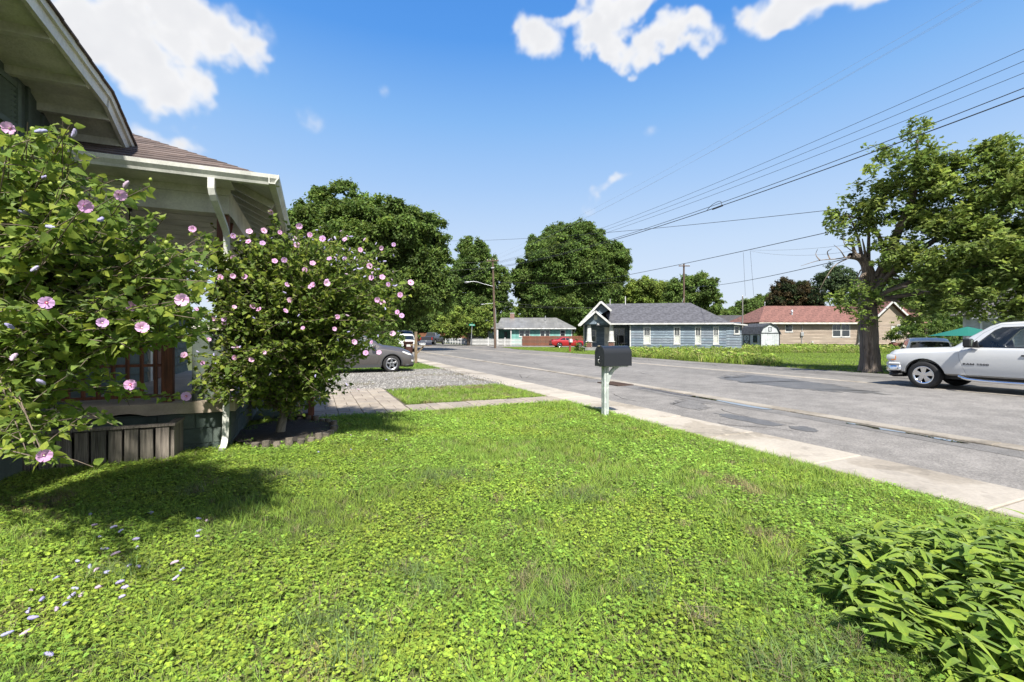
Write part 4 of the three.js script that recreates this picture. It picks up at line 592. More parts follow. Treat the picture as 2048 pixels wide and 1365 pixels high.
// ================================================================== vehicles: x forward, y up, z to the right; lofted bodies with wheel wells cut out
const csg = new Evaluator(); csg.attributes = ['position', 'normal']; csg.useGroups = false;
const brush = g => { g = g.index ? g : g; const b = new Brush(g); b.updateMatrixWorld(); return b; };
function bare(g) { const o = g.clone(); for (const k of Object.keys(o.attributes)) if (!['position', 'normal'].includes(k)) o.deleteAttribute(k); return o; }
const cut = (a, b, op = SUBTRACTION) => { const r = csg.evaluate(brush(bare(a)), brush(bare(b)), op).geometry; const g = new THREE.BufferGeometry(); g.setAttribute('position', r.attributes.position.clone()); g.setAttribute('normal', r.attributes.normal.clone()); if (r.index) g.setIndex(r.index.clone()); const n = r.drawRange.count; if (isFinite(n) && n > 0 && r.index) { g.setIndex(Array.from(r.index.array.slice(0, n))); } return g; };
// station: [x, bottom, belt, top, half width, half width at top]
function section(st) {
  const [, yb, yS, yT, w, wT] = st, hS = yS - yb;
  return [[yb, 0], [yb, w - 0.16], [yb + 0.05, w - 0.05], [yb + 0.3 * hS, w - 0.005], [yb + 0.62 * hS, w], [yS - 0.06, w - 0.012], [yS - 0.015, w - 0.03], [yS, w - 0.055], [lerp(yS, yT, 0.5), lerp(w - 0.06, wT + 0.02, 0.55)], [yT - 0.05, wT + 0.01], [yT - 0.012, wT - 0.05], [yT + 0.012, wT * 0.55], [yT + 0.02, 0]];
}
function stationAt(sts, x) { let i = 0; while (i < sts.length - 2 && sts[i + 1][0] > x) i++; const a = sts[i], b = sts[i + 1], t = clamp((x - a[0]) / (b[0] - a[0])); return a.map((q, k) => lerp(q, b[k], t)); }
function loft(sts, sub = 3) {
  const S = []; for (let i = 0; i < sts.length - 1; i++) for (let k = 0; k < sub; k++) S.push(sts[i].map((q, j) => lerp(q, sts[i + 1][j], k / sub))); S.push(sts.at(-1));
  const rings = S.map(st => { const h = section(st), r = h.map(([y, z]) => [st[0], y, z]); for (let k = h.length - 2; k > 0; k--) r.push([st[0], h[k][0], -h[k][1]]); return r; }), n = rings[0].length, pos = rings.flat(2), idx = [];
  for (let i = 0; i < rings.length - 1; i++) for (let k = 0; k < n; k++) { const a = i * n + k, b = i * n + (k + 1) % n, c = a + n, d = b + n; idx.push(a, c, b, b, c, d); }
  for (const [base, flip] of [[0, 0], [(rings.length - 1) * n, 1]]) { const r = rings[flip ? rings.length - 1 : 0], cx = r[0][0] , cy = r.reduce((q, p) => q + p[1], 0) / n, ci = pos.length / 3; pos.push(cx, cy, 0); for (let k = 0; k < n; k++) { const a = base + k, b = base + (k + 1) % n; flip ? idx.push(ci, b, a) : idx.push(ci, a, b); } }
  const g = new THREE.BufferGeometry(); g.setAttribute('position', new THREE.Float32BufferAttribute(pos, 3)); g.setIndex(idx);
  g.computeBoundingBox(); let vol = 0; const P = i => V(pos[3 * i], pos[3 * i + 1], pos[3 * i + 2]); for (let i = 0; i < idx.length; i += 3) vol += P(idx[i]).dot(P(idx[i + 1]).cross(P(idx[i + 2]))); if (vol < 0) for (let i = 0; i < idx.length; i += 3) { const t = idx[i]; idx[i] = idx[i + 1]; idx[i + 1] = t; } g.setIndex(idx); g.computeVertexNormals(); return g;
}
const crease = (g, deg = 34) => toCreasedNormals(g.index ? g : g, deg * Math.PI / 180);
function zAt(sts, x, y) { const h = section(stationAt(sts, x)); for (let k = 3; k < h.length - 1; k++) if (y >= h[k][0] - 1e-6 && y <= h[k + 1][0]) return lerp(h[k][1], h[k + 1][1], (y - h[k][0]) / Math.max(1e-6, h[k + 1][0] - h[k][0])); return h[9][1]; }
function sidePatch(sts, outline, side, lift, inset = 0) {  // a panel that follows the flank, outline [x, y]
  const c = outline.reduce((a, p) => [a[0] + p[0] / outline.length, a[1] + p[1] / outline.length], [0, 0]), o = [], N = 5;
  const pts = outline.map(([x, y]) => { const dx = c[0] - x, dy = c[1] - y, L = Math.hypot(dx, dy); return [x + dx / L * inset, y + dy / L * inset]; });
  const pos = [], idx = [], rings = 3; const dense = []; pts.forEach((p, i) => { const q = pts[(i + 1) % pts.length]; for (let k = 0; k < 4; k++) dense.push([lerp(p[0], q[0], k / 4), lerp(p[1], q[1], k / 4)]); });
  for (let r = 0; r <= rings; r++) for (const [x, y] of dense) { const X = lerp(x, c[0], r / rings), Y = lerp(y, c[1], r / rings); pos.push(X, Y, side * (zAt(sts, X, Y) + lift)); }
  const n = dense.length; for (let r = 0; r < rings; r++) for (let k = 0; k < n; k++) { const a = r * n + k, b = r * n + (k + 1) % n; idx.push(a, b, a + n, b, b + n, a + n); }
  const g = new THREE.BufferGeometry(); g.setAttribute('position', new THREE.Float32BufferAttribute(pos, 3)); g.setIndex(idx); g.computeVertexNormals(); g.setAttribute('uv', new THREE.Float32BufferAttribute(new Float32Array(pos.length / 3 * 2), 2)); return g;
}
function topPatch(sts, x0, x1, k0, k1, lift, trim = 0.0, n = 6) {   // a pane over the top of the loft between two stations (windscreen, rear window)
  const pos = [], idx = [], M = 8; for (let i = 0; i <= n; i++) { const x = lerp(x0, x1, i / n), h = section(stationAt(sts, x)), dx = 0.01, a = section(stationAt(sts, x + dx)), slope = (a[11][0] - h[11][0]) / dx, nl = Math.hypot(1, slope); const line = []; const pts = [...h.slice(k0, k1 + 1)].concat([...h.slice(k0, k1)].reverse().map(([y, z]) => [y, -z])); for (const [y, z] of pts) line.push([x - slope / nl * lift, y + lift / nl, z * (1 - trim)]); pos.push(...line.flat()); if (i) { const c = line.length; for (let k = 0; k < c - 1; k++) { const p = (i - 1) * c + k; idx.push(p, p + c, p + 1, p + 1, p + c, p + c + 1); } } }
  const g = new THREE.BufferGeometry(); g.setAttribute('position', new THREE.Float32BufferAttribute(pos, 3)); g.setIndex(idx); g.computeVertexNormals(); g.setAttribute('uv', new THREE.Float32BufferAttribute(new Float32Array(pos.length / 3 * 2), 2)); return g;
}
const noUV = g => { if (!g.attributes.uv) g.setAttribute('uv', new THREE.Float32BufferAttribute(new Float32Array(g.attributes.position.count * 2), 2)); return g; };
function wheel(parent, x, z, r, width, rimR, style) {
  const w = new THREE.Group(); w.name = 'wheel'; w.position.set(x, r, z); if (z < 0) w.rotation.y = Math.PI; parent.add(w);   // outer face to +z
  const h = width / 2, prof = [[rimR - 0.01, -h + 0.02], [rimR + 0.02, -h], [r - 0.035, -h + 0.006], [r - 0.006, -h + 0.03], [r, -h + 0.06], [r, h - 0.06], [r - 0.006, h - 0.03], [r - 0.035, h - 0.006], [rimR + 0.02, h], [rimR - 0.01, h - 0.02], [rimR - 0.012, 0]];
  part('tyre', new THREE.LatheGeometry(prof.map(([a, b]) => new THREE.Vector2(a, b)), 40).rotateX(Math.PI / 2), MAT.rubber, w);
  part('barrel', new THREE.LatheGeometry([[0.05, -0.02], [rimR * 0.9, -0.03], [rimR - 0.012, -h + 0.03], [rimR - 0.005, -h + 0.03], [rimR - 0.02, h - 0.06]].map(([a, b]) => new THREE.Vector2(a, b)), 32).rotateX(Math.PI / 2), MAT.black, w);
  const geo = [new THREE.LatheGeometry([[rimR - 0.045, h - 0.035], [rimR - 0.03, h - 0.012], [rimR - 0.004, h - 0.004], [rimR + 0.012, h - 0.012], [rimR, h - 0.04], [rimR - 0.03, h - 0.06]].map(([a, b]) => new THREE.Vector2(a, b)), 40).rotateX(Math.PI / 2), new THREE.CylinderGeometry(0.07, 0.085, 0.05, 20).rotateX(Math.PI / 2).translate(0, 0, h - 0.045)];
  const spoke = (a, w0, w1, lean = 0) => { const s = new THREE.Shape(); s.moveTo(-w0, 0.04); s.quadraticCurveTo(-w0 * 0.8, rimR * 0.5, -w1 + lean, rimR - 0.02); s.lineTo(w1 + lean, rimR - 0.02); s.quadraticCurveTo(w0 * 0.8, rimR * 0.5, w0, 0.04); const g = new THREE.ExtrudeGeometry(s, { depth: 0.028, bevelEnabled: true, bevelSize: 0.008, bevelThickness: 0.008, bevelSegments: 2, curveSegments: 4 }); return g.translate(0, 0, h - 0.065).rotateZ(a); };
  if (style === 'five') for (let k = 0; k < 5; k++) geo.push(spoke(k / 5 * 2 * Math.PI, 0.045, 0.088)); else for (let k = 0; k < 5; k++) { geo.push(spoke(k / 5 * 2 * Math.PI - 0.16, 0.024, 0.02, -0.05)); geo.push(spoke(k / 5 * 2 * Math.PI + 0.16, 0.024, 0.02, 0.02)); }
  part('rim', geo.map(g => { g = g.index ? g.toNonIndexed() : g; return g; }), style === 'five' ? MAT.chrome : MAT.alloy, w);
  part('hub_cap', new THREE.CylinderGeometry(0.035, 0.04, 0.02, 16).rotateX(Math.PI / 2).translate(0, 0, h - 0.015), style === 'five' ? MAT.chrome : MAT.black, w);
  return w;
}
const paintMat = (r, g, b, o = {}) => phys({ color: C(r, g, b), roughness: 0.42, clearcoat: 0.8, clearcoatRoughness: 0.06, ...o });
function well(x, r, w) { return new THREE.CylinderGeometry(r, r, w, 30).rotateX(Math.PI / 2).translate(x, 0, 0); }
const prism = (outline, z0, z1) => new THREE.ExtrudeGeometry(new THREE.Shape(outline.map(p => new THREE.Vector2(...p))), { depth: z1 - z0, bevelEnabled: false }).translate(0, 0, z0);
const grow = (outline, d) => { const c = outline.reduce((a, p) => [a[0] + p[0] / outline.length, a[1] + p[1] / outline.length], [0, 0]); return outline.map(([x, y]) => { const dx = x - c[0], dy = y - c[1], L = Math.hypot(dx, dy); return [x + dx / L * d, y + dy / L * d]; }); };
const droid = await new FontLoader().loadAsync('fonts/droid/droid_sans_bold.typeface.json');
const text = (t, size, depth) => new TextGeometry(t, { font: droid, size, depth, curveSegments: 3 });

function buildCar(name, label, cat, pos, turn, sp, group) {
  const T = thing(name, label, cat, pos, turn, group); if (sp.scale) T.scale.setScalar(sp.scale);
  let body = loft(sp.sts, 3);
  for (const x of sp.axles) for (const z of [-1, 1]) body = cut(body, well(x, sp.wellR, 0.62).translate(0, sp.r, z * (sp.halfW - 0.1)));
  const parts = [];
  if (sp.cavity) body = cut(body, loft(sp.cavity, 2));
  for (const o of sp.openings ?? []) for (const z of [-1, 1]) body = cut(body, prism(o, z > 0 ? 0.35 : -1.3, z > 0 ? 1.3 : -0.35));
  if (sp.screenCut) body = cut(body, sp.screenCut);
  for (const d of sp.doors ?? []) for (const z of (sp.doorSides ?? [-1, 1])) {
    const zr = z > 0 ? [0.3, 1.4] : [-1.4, -0.3], dm = cut(body, prism(d.line, ...zr), INTERSECTION); body = cut(body, prism(grow(d.line, 0.007), ...zr));
    const door = part('door', noUV(crease(dm)), sp.paint, T); parts.push([door, z, d]);
    const hx = d.handle; if (hx) { const hm = part('handle', rbox(-0.1, 0.1, -0.018, 0.018, -0.012, 0.02, 0.01), sp.handleMat ?? MAT.black, door); hm.position.set(hx[0], hx[1], z * (zAt(sp.sts, hx[0], hx[1]) + 0.006)); if (z < 0) hm.rotation.y = Math.PI; }
  }
  part('body', noUV(crease(body)), sp.paint, T);
  for (const x of sp.axles) for (const z of [-1, 1]) { wheel(T, x, z * (sp.halfW - 0.125), sp.r, sp.tyreW ?? 0.23, sp.rimR, sp.style); part('wheel_well', new THREE.CylinderGeometry(sp.wellR - 0.006, sp.wellR - 0.006, 0.3, 24, 1, true, -Math.PI / 2, Math.PI).rotateX(-Math.PI / 2).rotateZ(0).translate(x, sp.r, z * (sp.halfW - 0.28)), MAT.black, T); }
  part('underbody', box(sp.axles[1] - 0.6, sp.axles[0] + 0.6, sp.r - 0.08, sp.r + 0.12, -sp.halfW + 0.3, sp.halfW - 0.3), MAT.black, T);
  for (const o of sp.glass ?? []) for (const z of [-1, 1]) { part('window_seal', sidePatch(sp.sts, o, z, 0.003), MAT.black, T); part('side_window', sidePatch(sp.sts, o, z, 0.006, 0.018), sp.glassMat ?? MAT.darkGlass, T); }
  for (const o of sp.openings ?? []) for (const z of [-1, 1]) part('side_window', sidePatch(sp.sts, o, z, -0.018, 0.004), sp.openGlass?.[sp.openings.indexOf(o)] ?? MAT.clearGlass, T);
  if (sp.screen) part('windscreen', topPatch(sp.sts, ...sp.screen), sp.screenMat ?? MAT.darkGlass, T);
  if (sp.rear) part('rear_window', topPatch(sp.sts, ...sp.rear), MAT.darkGlass, T);
  sp.extra?.(T, parts); return T;
}
const amber = phys({ color: C(0.62, 0.2, 0.02), roughness: 0.12, clearcoat: 1 }), lens = phys({ color: C(0.55, 0.56, 0.55), roughness: 0.12, clearcoat: 1 }), redLens = phys({ color: C(0.3, 0.008, 0.008), roughness: 0.12, clearcoat: 1 });
// ------------------------------------------------------------------ white pickup parked on the far side
{
  const sts = [
    [2.91, 0.48, 0.88, 0.98, 0.84, 0.70], [2.86, 0.42, 0.94, 1.07, 0.94, 0.80], [2.74, 0.40, 1.0, 1.125, 0.985, 0.85], [2.45, 0.42, 1.04, 1.16, 1.0, 0.87], [1.9, 0.42, 1.07, 1.185, 1.01, 0.88], [1.45, 0.42, 1.10, 1.21, 1.01, 0.88], [1.32, 0.42, 1.12, 1.25, 1.01, 0.84],
    [0.98, 0.42, 1.17, 1.55, 1.012, 0.76], [0.62, 0.42, 1.19, 1.82, 1.015, 0.70], [0.42, 0.42, 1.195, 1.90, 1.015, 0.69], [-0.3, 0.42, 1.20, 1.93, 1.015, 0.69], [-1.0, 0.42, 1.205, 1.91, 1.015, 0.69], [-1.22, 0.42, 1.21, 1.85, 1.015, 0.70], [-1.42, 0.42, 1.22, 1.28, 1.015, 0.92], [-1.5, 0.42, 1.23, 1.26, 1.015, 0.93], [-2.85, 0.46, 1.24, 1.27, 1.01, 0.93], [-2.92, 0.55, 1.20, 1.24, 0.98, 0.9]];
  const cavity = [[1.2, 0.75, 1.10, 1.14, 0.90, 0.74], [0.62, 0.75, 1.16, 1.74, 0.92, 0.63], [0.42, 0.75, 1.17, 1.83, 0.92, 0.62], [-1.0, 0.75, 1.17, 1.84, 0.92, 0.62], [-1.18, 0.75, 1.17, 1.74, 0.92, 0.63]];
  const front = [[0.86, 1.225], [0.88, 1.27], [0.50, 1.70], [0.36, 1.775], [-0.30, 1.80], [-0.31, 1.225]], rear = [[-0.43, 1.225], [-0.42, 1.80], [-0.98, 1.775], [-1.08, 1.6], [-1.1, 1.225]];
  const white = paintMat(0.84, 0.85, 0.85, { map: reps(cloudy, 0.35) });
  const d1 = [[1.16, 1.08], [1.13, 0.9], [1.02, 0.56], [0.99, 0.47], [-0.33, 0.47], [-0.37, 0.62], [-0.385, 1.2], [-0.37, 1.85], [0.38, 1.85], [0.72, 1.62], [1.02, 1.24]], d2 = [[-0.40, 1.2], [-0.385, 0.62], [-0.345, 0.47], [-1.2, 0.47], [-1.23, 0.8], [-1.2, 1.2], [-1.1, 1.82], [-0.385, 1.85]];
  const p = W(5.5, 17.44, 0.004);
  buildCar('pickup_truck', 'white crew cab pickup with chrome five spoke wheels parked before the maple', 'pickup truck', p, Math.PI / 2 + PHI, {
    sts, paint: white, axles: [1.95, -1.63], r: 0.39, wellR: 0.49, halfW: 1.01, rimR: 0.255, tyreW: 0.27, style: 'five', cavity, openings: [front, rear], openGlass: [MAT.clearGlass, phys({ color: C(0.03, 0.035, 0.04), roughness: 0.04, clearcoat: 1 })],
    screenCut: null, doors: [{ line: d1, handle: [-0.18, 1.04] }, { line: d2, handle: [-0.98, 1.04] }], doorSides: [-1], screen: [1.24, 0.66, 9, 12, 0.006, 0.04],
    extra(T, parts) {
      const dark = std({ color: C(0.05, 0.05, 0.052), roughness: 0.8 }), seatMat = std({ color: C(0.14, 0.14, 0.14), roughness: 0.9 });
      for (const z of [-0.42, 0.42]) { part('seat', [rbox(-0.1, 0.42, 0.78, 0.98, z - 0.26, z + 0.26, 0.06), rbox(-0.24, -0.06, 0.9, 1.5, z - 0.25, z + 0.25, 0.06), rbox(-0.22, -0.1, 1.5, 1.68, z - 0.13, z + 0.13, 0.05)], seatMat, T); }
      part('dashboard', rbox(0.72, 1.1, 0.85, 1.17, -0.84, 0.84, 0.06), dark, T); const sw = part('steering_wheel', new THREE.TorusGeometry(0.19, 0.016, 8, 24).rotateY(Math.PI / 2), dark, T); sw.position.set(0.58, 1.2, -0.42); sw.rotation.z = -0.4;
      // front end
      const bump = part('front_bumper', noUV(crease(loft([[2.98, 0.47, 0.60, 0.64, 0.72, 0.66], [2.95, 0.42, 0.64, 0.70, 0.90, 0.84], [2.80, 0.40, 0.66, 0.71, 1.03, 0.97], [2.55, 0.42, 0.66, 0.70, 1.035, 0.98], [2.50, 0.44, 0.64, 0.66, 1.0, 0.95]], 2), 40)), MAT.chrome, T); part('bumper_cover', noUV(crease(loft([[2.955, 0.62, 0.72, 0.76, 0.88, 0.8], [2.82, 0.62, 0.745, 0.78, 1.025, 0.95], [2.53, 0.62, 0.745, 0.78, 1.03, 0.95]], 2), 40)), white, T); part('air_dam', noUV(loft([[2.93, 0.28, 0.40, 0.42, 0.8, 0.7], [2.8, 0.27, 0.4, 0.43, 0.96, 0.85], [2.5, 0.3, 0.42, 0.44, 0.98, 0.9]], 1)), MAT.black, T);
      part('grille', rbox(2.80, 2.9, 0.72, 1.0, -0.55, 0.55, 0.03), MAT.chrome, T); part('grille_void', box(2.9, 2.905, 0.75, 0.97, -0.5, 0.5), MAT.black, T);
      for (const z of [-1, 1]) { const hl = part('headlight', noUV(crease(loft([[2.90, 0.78, 0.95, 0.97, 0.93, 0.86], [2.82, 0.77, 0.97, 0.99, 0.975, 0.9], [2.66, 0.78, 0.965, 0.985, 1.0, 0.95]], 2).scale(1, 1, 0.5).translate(0, 0, z * 0.508))), lens, T); part('turn_signal', sidePatch([[2.84, 0.4, 0.99, 1.02, 0.99, 0.8], [2.4, 0.4, 0.99, 1.02, 1.016, 0.8]], [[2.76, 0.79], [2.64, 0.80], [2.63, 0.9], [2.66, 0.955], [2.74, 0.95]], z, 0.006), amber, hl);
        part('side_step', tube([V(1.15, 0.42, z * 0.97), V(0.95, 0.36, z * 1.05), V(-1.0, 0.36, z * 1.05), V(-1.2, 0.42, z * 0.97)], 0.038, 0.038, 10, 30), MAT.chrome, T);
        const mi = part('door_mirror', rbox(0.80, 0.98, 1.24, 1.47, z * 1.06, z * 1.24, 0.04), MAT.black, T); part('mirror_arm', poly([[0.72, 1.22], [1.06, 1.22], [0.9, 1.3], [0.76, 1.42]], 0.05).translate(0, 0, z > 0 ? 0.98 : -1.03), MAT.black, mi); part('mirror_glass', box(0.795, 0.799, 1.27, 1.44, z * 1.08, z * 1.22), MAT.chrome, mi); part('mirror_stalk', box(0.84, 0.94, 1.24, 1.3, z * 0.98, z * 1.08), MAT.black, mi); }
      part('wiper_cowl', rbox(1.2, 1.42, 1.205, 1.235, -0.8, 0.8, 0.012), MAT.black, T); part('tailgate_light', box(-2.93, -2.9, 0.85, 1.15, -0.97, -0.85), redLens, T);
      const tg = text('RAM 1500', 0.062, 0.006); tg.computeBoundingBox(); const wd = tg.boundingBox.max.x; const m = part('door_lettering', tg.scale(1.35, 0.8, 1).rotateY(Math.PI), std({ color: C(0.02, 0.02, 0.022), roughness: 0.5 }), parts[0][0]); m.position.set(1.06, 0.745, -1.012);
      const mold = part('moulding', sidePatch(sts, [[1.0, 0.60], [-2.2, 0.60], [-2.2, 0.615], [1.0, 0.615]], -1, 0.004), white, T);
      part('dirt_streak', sidePatch(sts, [[-0.02, 0.49], [-0.28, 0.49], [-0.26, 0.53], [-0.12, 0.55]], -1, 0.003), std({ color: C(0.25, 0.21, 0.11), map: reps(cloudy, 3), roughness: 0.9 }), T); part('bed_floor', box(-2.8, -1.5, 0.8, 0.85, -0.8, 0.8), MAT.black, T);
    },
  });
}
// ------------------------------------------------------------------ grey crossover on the gravel drive
{
  const sts = [[2.27, 0.46, 0.60, 0.64, 0.62, 0.5], [2.20, 0.30, 0.66, 0.74, 0.78, 0.62], [2.05, 0.22, 0.74, 0.86, 0.86, 0.70], [1.75, 0.22, 0.84, 0.99, 0.895, 0.74], [1.3, 0.22, 0.92, 1.07, 0.905, 0.74], [0.98, 0.22, 0.965, 1.11, 0.91, 0.72], [0.55, 0.22, 1.0, 1.37, 0.91, 0.66], [0.15, 0.22, 1.02, 1.57, 0.91, 0.60], [-0.25, 0.22, 1.03, 1.645, 0.91, 0.585], [-0.9, 0.22, 1.05, 1.65, 0.91, 0.585], [-1.5, 0.24, 1.08, 1.58, 0.905, 0.58], [-1.85, 0.28, 1.10, 1.48, 0.89, 0.58], [-2.12, 0.34, 1.06, 1.16, 0.84, 0.66], [-2.25, 0.42, 0.86, 0.92, 0.78, 0.62]];
  const paint = paintMat(0.135, 0.125, 0.12, { metalness: 0.6, roughness: 0.36 });
  const d1 = [[0.80, 0.98], [0.80, 0.5], [0.72, 0.34], [-0.12, 0.34], [-0.16, 0.6], [-0.17, 1.55], [0.10, 1.5], [0.5, 1.3]], d2 = [[-0.19, 1.55], [-0.18, 0.6], [-0.14, 0.34], [-0.78, 0.34], [-0.95, 0.55], [-1.1, 0.9], [-1.12, 1.5]];
  buildCar('crossover_car', 'grey brown crossover parked on the gravel drive behind the flowering shrub', 'car', W(19.78, 1.58, 0.06), PHI, {
    sts, paint, axles: [1.31, -1.31], r: 0.345, wellR: 0.40, halfW: 0.905, rimR: 0.235, style: 'ten', glass: [[[0.72, 1.02], [0.5, 1.2], [0.16, 1.45], [-0.05, 1.5], [-0.12, 1.06]], [[-0.2, 1.06], [-0.2, 1.52], [-1.0, 1.5], [-1.05, 1.09]], [[-1.12, 1.1], [-1.1, 1.48], [-1.5, 1.4], [-1.72, 1.22]]], glassMat: phys({ color: C(0.10, 0.12, 0.12), roughness: 0.04, clearcoat: 1 }), screen: [0.94, 0.18, 9, 12, 0.006, 0.03], rear: [-1.8, -2.1, 9, 12, 0.006, 0.04], doors: [{ line: d1, handle: [-0.02, 0.92] }, { line: d2, handle: [-0.92, 0.95] }], doorSides: [1], handleMat: paint,
    extra(T) {
      for (const z of [-1, 1]) { part('headlight', sidePatch(sts, [[2.14, 0.68], [2.1, 0.74], [1.78, 0.86], [1.72, 0.83], [1.95, 0.72]], z, 0.008), lens, T); part('fog_lamp', sidePatch(sts, [[2.2, 0.42], [2.12, 0.42], [2.1, 0.5], [2.18, 0.5]], z, 0.006), lens, T); part('tail_light', sidePatch(sts, [[-2.1, 0.95], [-1.85, 1.0], [-1.8, 1.35], [-1.95, 1.2]], z, 0.008), redLens, T);
        part('wheel_arch', new THREE.TorusGeometry(0.415, 0.03, 6, 28, Math.PI * 1.05).rotateZ(-0.08).translate(1.31, 0.345, z * 0.895), std({ color: C(0.035, 0.036, 0.038), roughness: 0.8 }), T); part('wheel_arch', new THREE.TorusGeometry(0.415, 0.03, 6, 28, Math.PI * 1.05).rotateZ(-0.08).translate(-1.31, 0.345, z * 0.895), std({ color: C(0.035, 0.036, 0.038), roughness: 0.8 }), T);
        part('sill_cladding', box(0.88, -0.88, 0.22, 0.34, z * 0.80, z * 0.915), std({ color: C(0.035, 0.036, 0.038), roughness: 0.8 }), T); const mi = part('door_mirror', rbox(0.5, 0.66, 1.0, 1.14, z * 0.94, z * 1.1, 0.04), paint, T); }
      part('lower_bumper', noUV(loft([[2.265, 0.26, 0.36, 0.38, 0.6, 0.5], [2.2, 0.2, 0.4, 0.43, 0.79, 0.7], [1.85, 0.2, 0.34, 0.38, 0.90, 0.8]], 2)), std({ color: C(0.035, 0.036, 0.038), roughness: 0.8 }), T); part('grille', rbox(2.16, 2.27, 0.5, 0.62, -0.5, 0.5, 0.02), MAT.black, T);
    },
  });
}
// ------------------------------------------------------------------ generic parked vehicles farther off
const suvSts = [[2.3, 0.4, 0.8, 0.86, 0.8, 0.66], [2.1, 0.3, 0.92, 1.02, 0.92, 0.76], [1.2, 0.28, 1.0, 1.1, 0.95, 0.78], [0.95, 0.28, 1.02, 1.16, 0.95, 0.76], [0.2, 0.28, 1.05, 1.68, 0.95, 0.66], [-0.4, 0.28, 1.07, 1.74, 0.95, 0.66], [-1.8, 0.3, 1.08, 1.72, 0.95, 0.67], [-2.12, 0.34, 1.08, 1.6, 0.93, 0.68], [-2.3, 0.38, 1.04, 1.10, 0.92, 0.78], [-2.38, 0.45, 0.9, 0.95, 0.88, 0.74]];
const suvGlass = [[[0.75, 1.1], [0.25, 1.55], [-0.3, 1.6], [-0.3, 1.12]], [[-0.38, 1.12], [-0.38, 1.6], [-1.2, 1.6], [-1.2, 1.13]], [[-1.28, 1.13], [-1.28, 1.58], [-1.8, 1.54], [-1.95, 1.14]]];
const tails = T => { for (const z of [-1, 1]) part('tail_light', rbox(-2.36, -2.22, 0.86, 1.2, z * 0.78, z * 0.92, 0.03), redLens, T); part('licence_plate', box(-2.40, -2.385, 0.66, 0.8, -0.18, 0.18), MAT.white, T); part('rear_bumper', rbox(-2.46, -2.2, 0.42, 0.62, -0.9, 0.9, 0.05), MAT.alloy, T); };
buildCar('parked_suv', 'white boxy utility vehicle parked behind the brown wheelie bin', 'car', W(45.5, 7.95, 0.004), Math.PI / 2 + PHI, { sts: suvSts, paint: paintMat(0.66, 0.68, 0.68), axles: [1.4, -1.4], r: 0.36, wellR: 0.42, halfW: 0.945, rimR: 0.23, style: 'ten', glass: suvGlass, screen: [0.92, 0.24, 9, 12, 0.006, 0.03], rear: [-2.14, -2.28, 9, 12, 0.008, 0.03], extra: tails });
{
  const sedan = [[2.3, 0.4, 0.62, 0.66, 0.74, 0.6], [2.15, 0.24, 0.72, 0.8, 0.86, 0.7], [1.5, 0.2, 0.82, 0.93, 0.92, 0.74], [0.75, 0.2, 0.88, 1.0, 0.93, 0.72], [0.0, 0.2, 0.9, 1.33, 0.93, 0.58], [-0.5, 0.2, 0.91, 1.38, 0.93, 0.57], [-1.0, 0.2, 0.93, 1.32, 0.935, 0.57], [-1.65, 0.22, 0.96, 1.06, 0.93, 0.68], [-2.2, 0.28, 0.97, 1.03, 0.9, 0.72], [-2.36, 0.42, 0.86, 0.92, 0.84, 0.68]];
  const pos = at(1121, HOR, 60.5); pos.y = 0;
  buildCar('red_coupe', 'dark red sports coupe parked on the drive beside the brown fence', 'car', pos.add(V(1.0, 0, 0)), 0.12, { sts: sedan, paint: paintMat(0.30, 0.012, 0.016), axles: [1.35, -1.35], r: 0.34, wellR: 0.39, halfW: 0.925, rimR: 0.235, style: 'ten', glass: [[[0.5, 0.97], [0.02, 1.25], [-0.45, 1.3], [-0.45, 0.98]], [[-0.53, 0.98], [-0.53, 1.29], [-0.95, 1.22], [-1.3, 1.02]]], screen: [0.72, 0.05, 9, 12, 0.006, 0.03], rear: [-1.05, -1.6, 9, 12, 0.006, 0.03], extra(T) { for (const z of [-1, 1]) part('tail_light', rbox(-2.38, -2.26, 0.74, 0.9, z * 0.5, z * 0.82, 0.02), redLens, T); part('spoiler', rbox(-2.3, -2.05, 1.08, 1.11, -0.75, 0.75, 0.012), paintMat(0.30, 0.012, 0.016), T); part('lower_bumper', rbox(-2.42, -2.2, 0.3, 0.5, -0.8, 0.8, 0.05), MAT.black, T); } });
}
const truckSts = [[2.8, 0.5, 0.95, 1.02, 0.86, 0.72], [2.6, 0.44, 1.08, 1.16, 0.96, 0.84], [1.4, 0.44, 1.14, 1.24, 1.0, 0.86], [1.1, 0.44, 1.16, 1.32, 1.0, 0.82], [0.5, 0.44, 1.18, 1.85, 1.0, 0.7], [-0.2, 0.44, 1.2, 1.92, 1.0, 0.7], [-0.95, 0.44, 1.2, 1.88, 1.0, 0.7], [-1.2, 0.44, 1.2, 1.3, 1.0, 0.9], [-1.3, 0.44, 1.2, 1.25, 1.0, 0.92], [-2.8, 0.46, 1.2, 1.24, 1.0, 0.92], [-2.86, 0.5, 1.18, 1.22, 0.98, 0.9]];
const truckGlass = [[[0.9, 1.24], [0.5, 1.7], [-0.1, 1.78], [-0.1, 1.25]], [[-0.2, 1.25], [-0.2, 1.78], [-0.9, 1.74], [-0.95, 1.25]]];
const bed = T => { part('tailgate', rbox(-2.92, -2.86, 0.66, 1.2, -0.82, 0.82, 0.02), std({ color: C(0.02, 0.022, 0.028), roughness: 0.5 }), T); for (const z of [-1, 1]) part('tail_light', rbox(-2.93, -2.82, 0.75, 1.15, z * 0.84, z * 0.99, 0.02), redLens, T); part('rear_bumper', rbox(-3.02, -2.82, 0.5, 0.66, -0.95, 0.95, 0.03), MAT.chrome, T); part('licence_plate', box(-3.03, -3.021, 0.53, 0.63, -0.15, 0.15), MAT.white, T); };
const dk = at(867, HOR, 80); dk.y = 0.004;
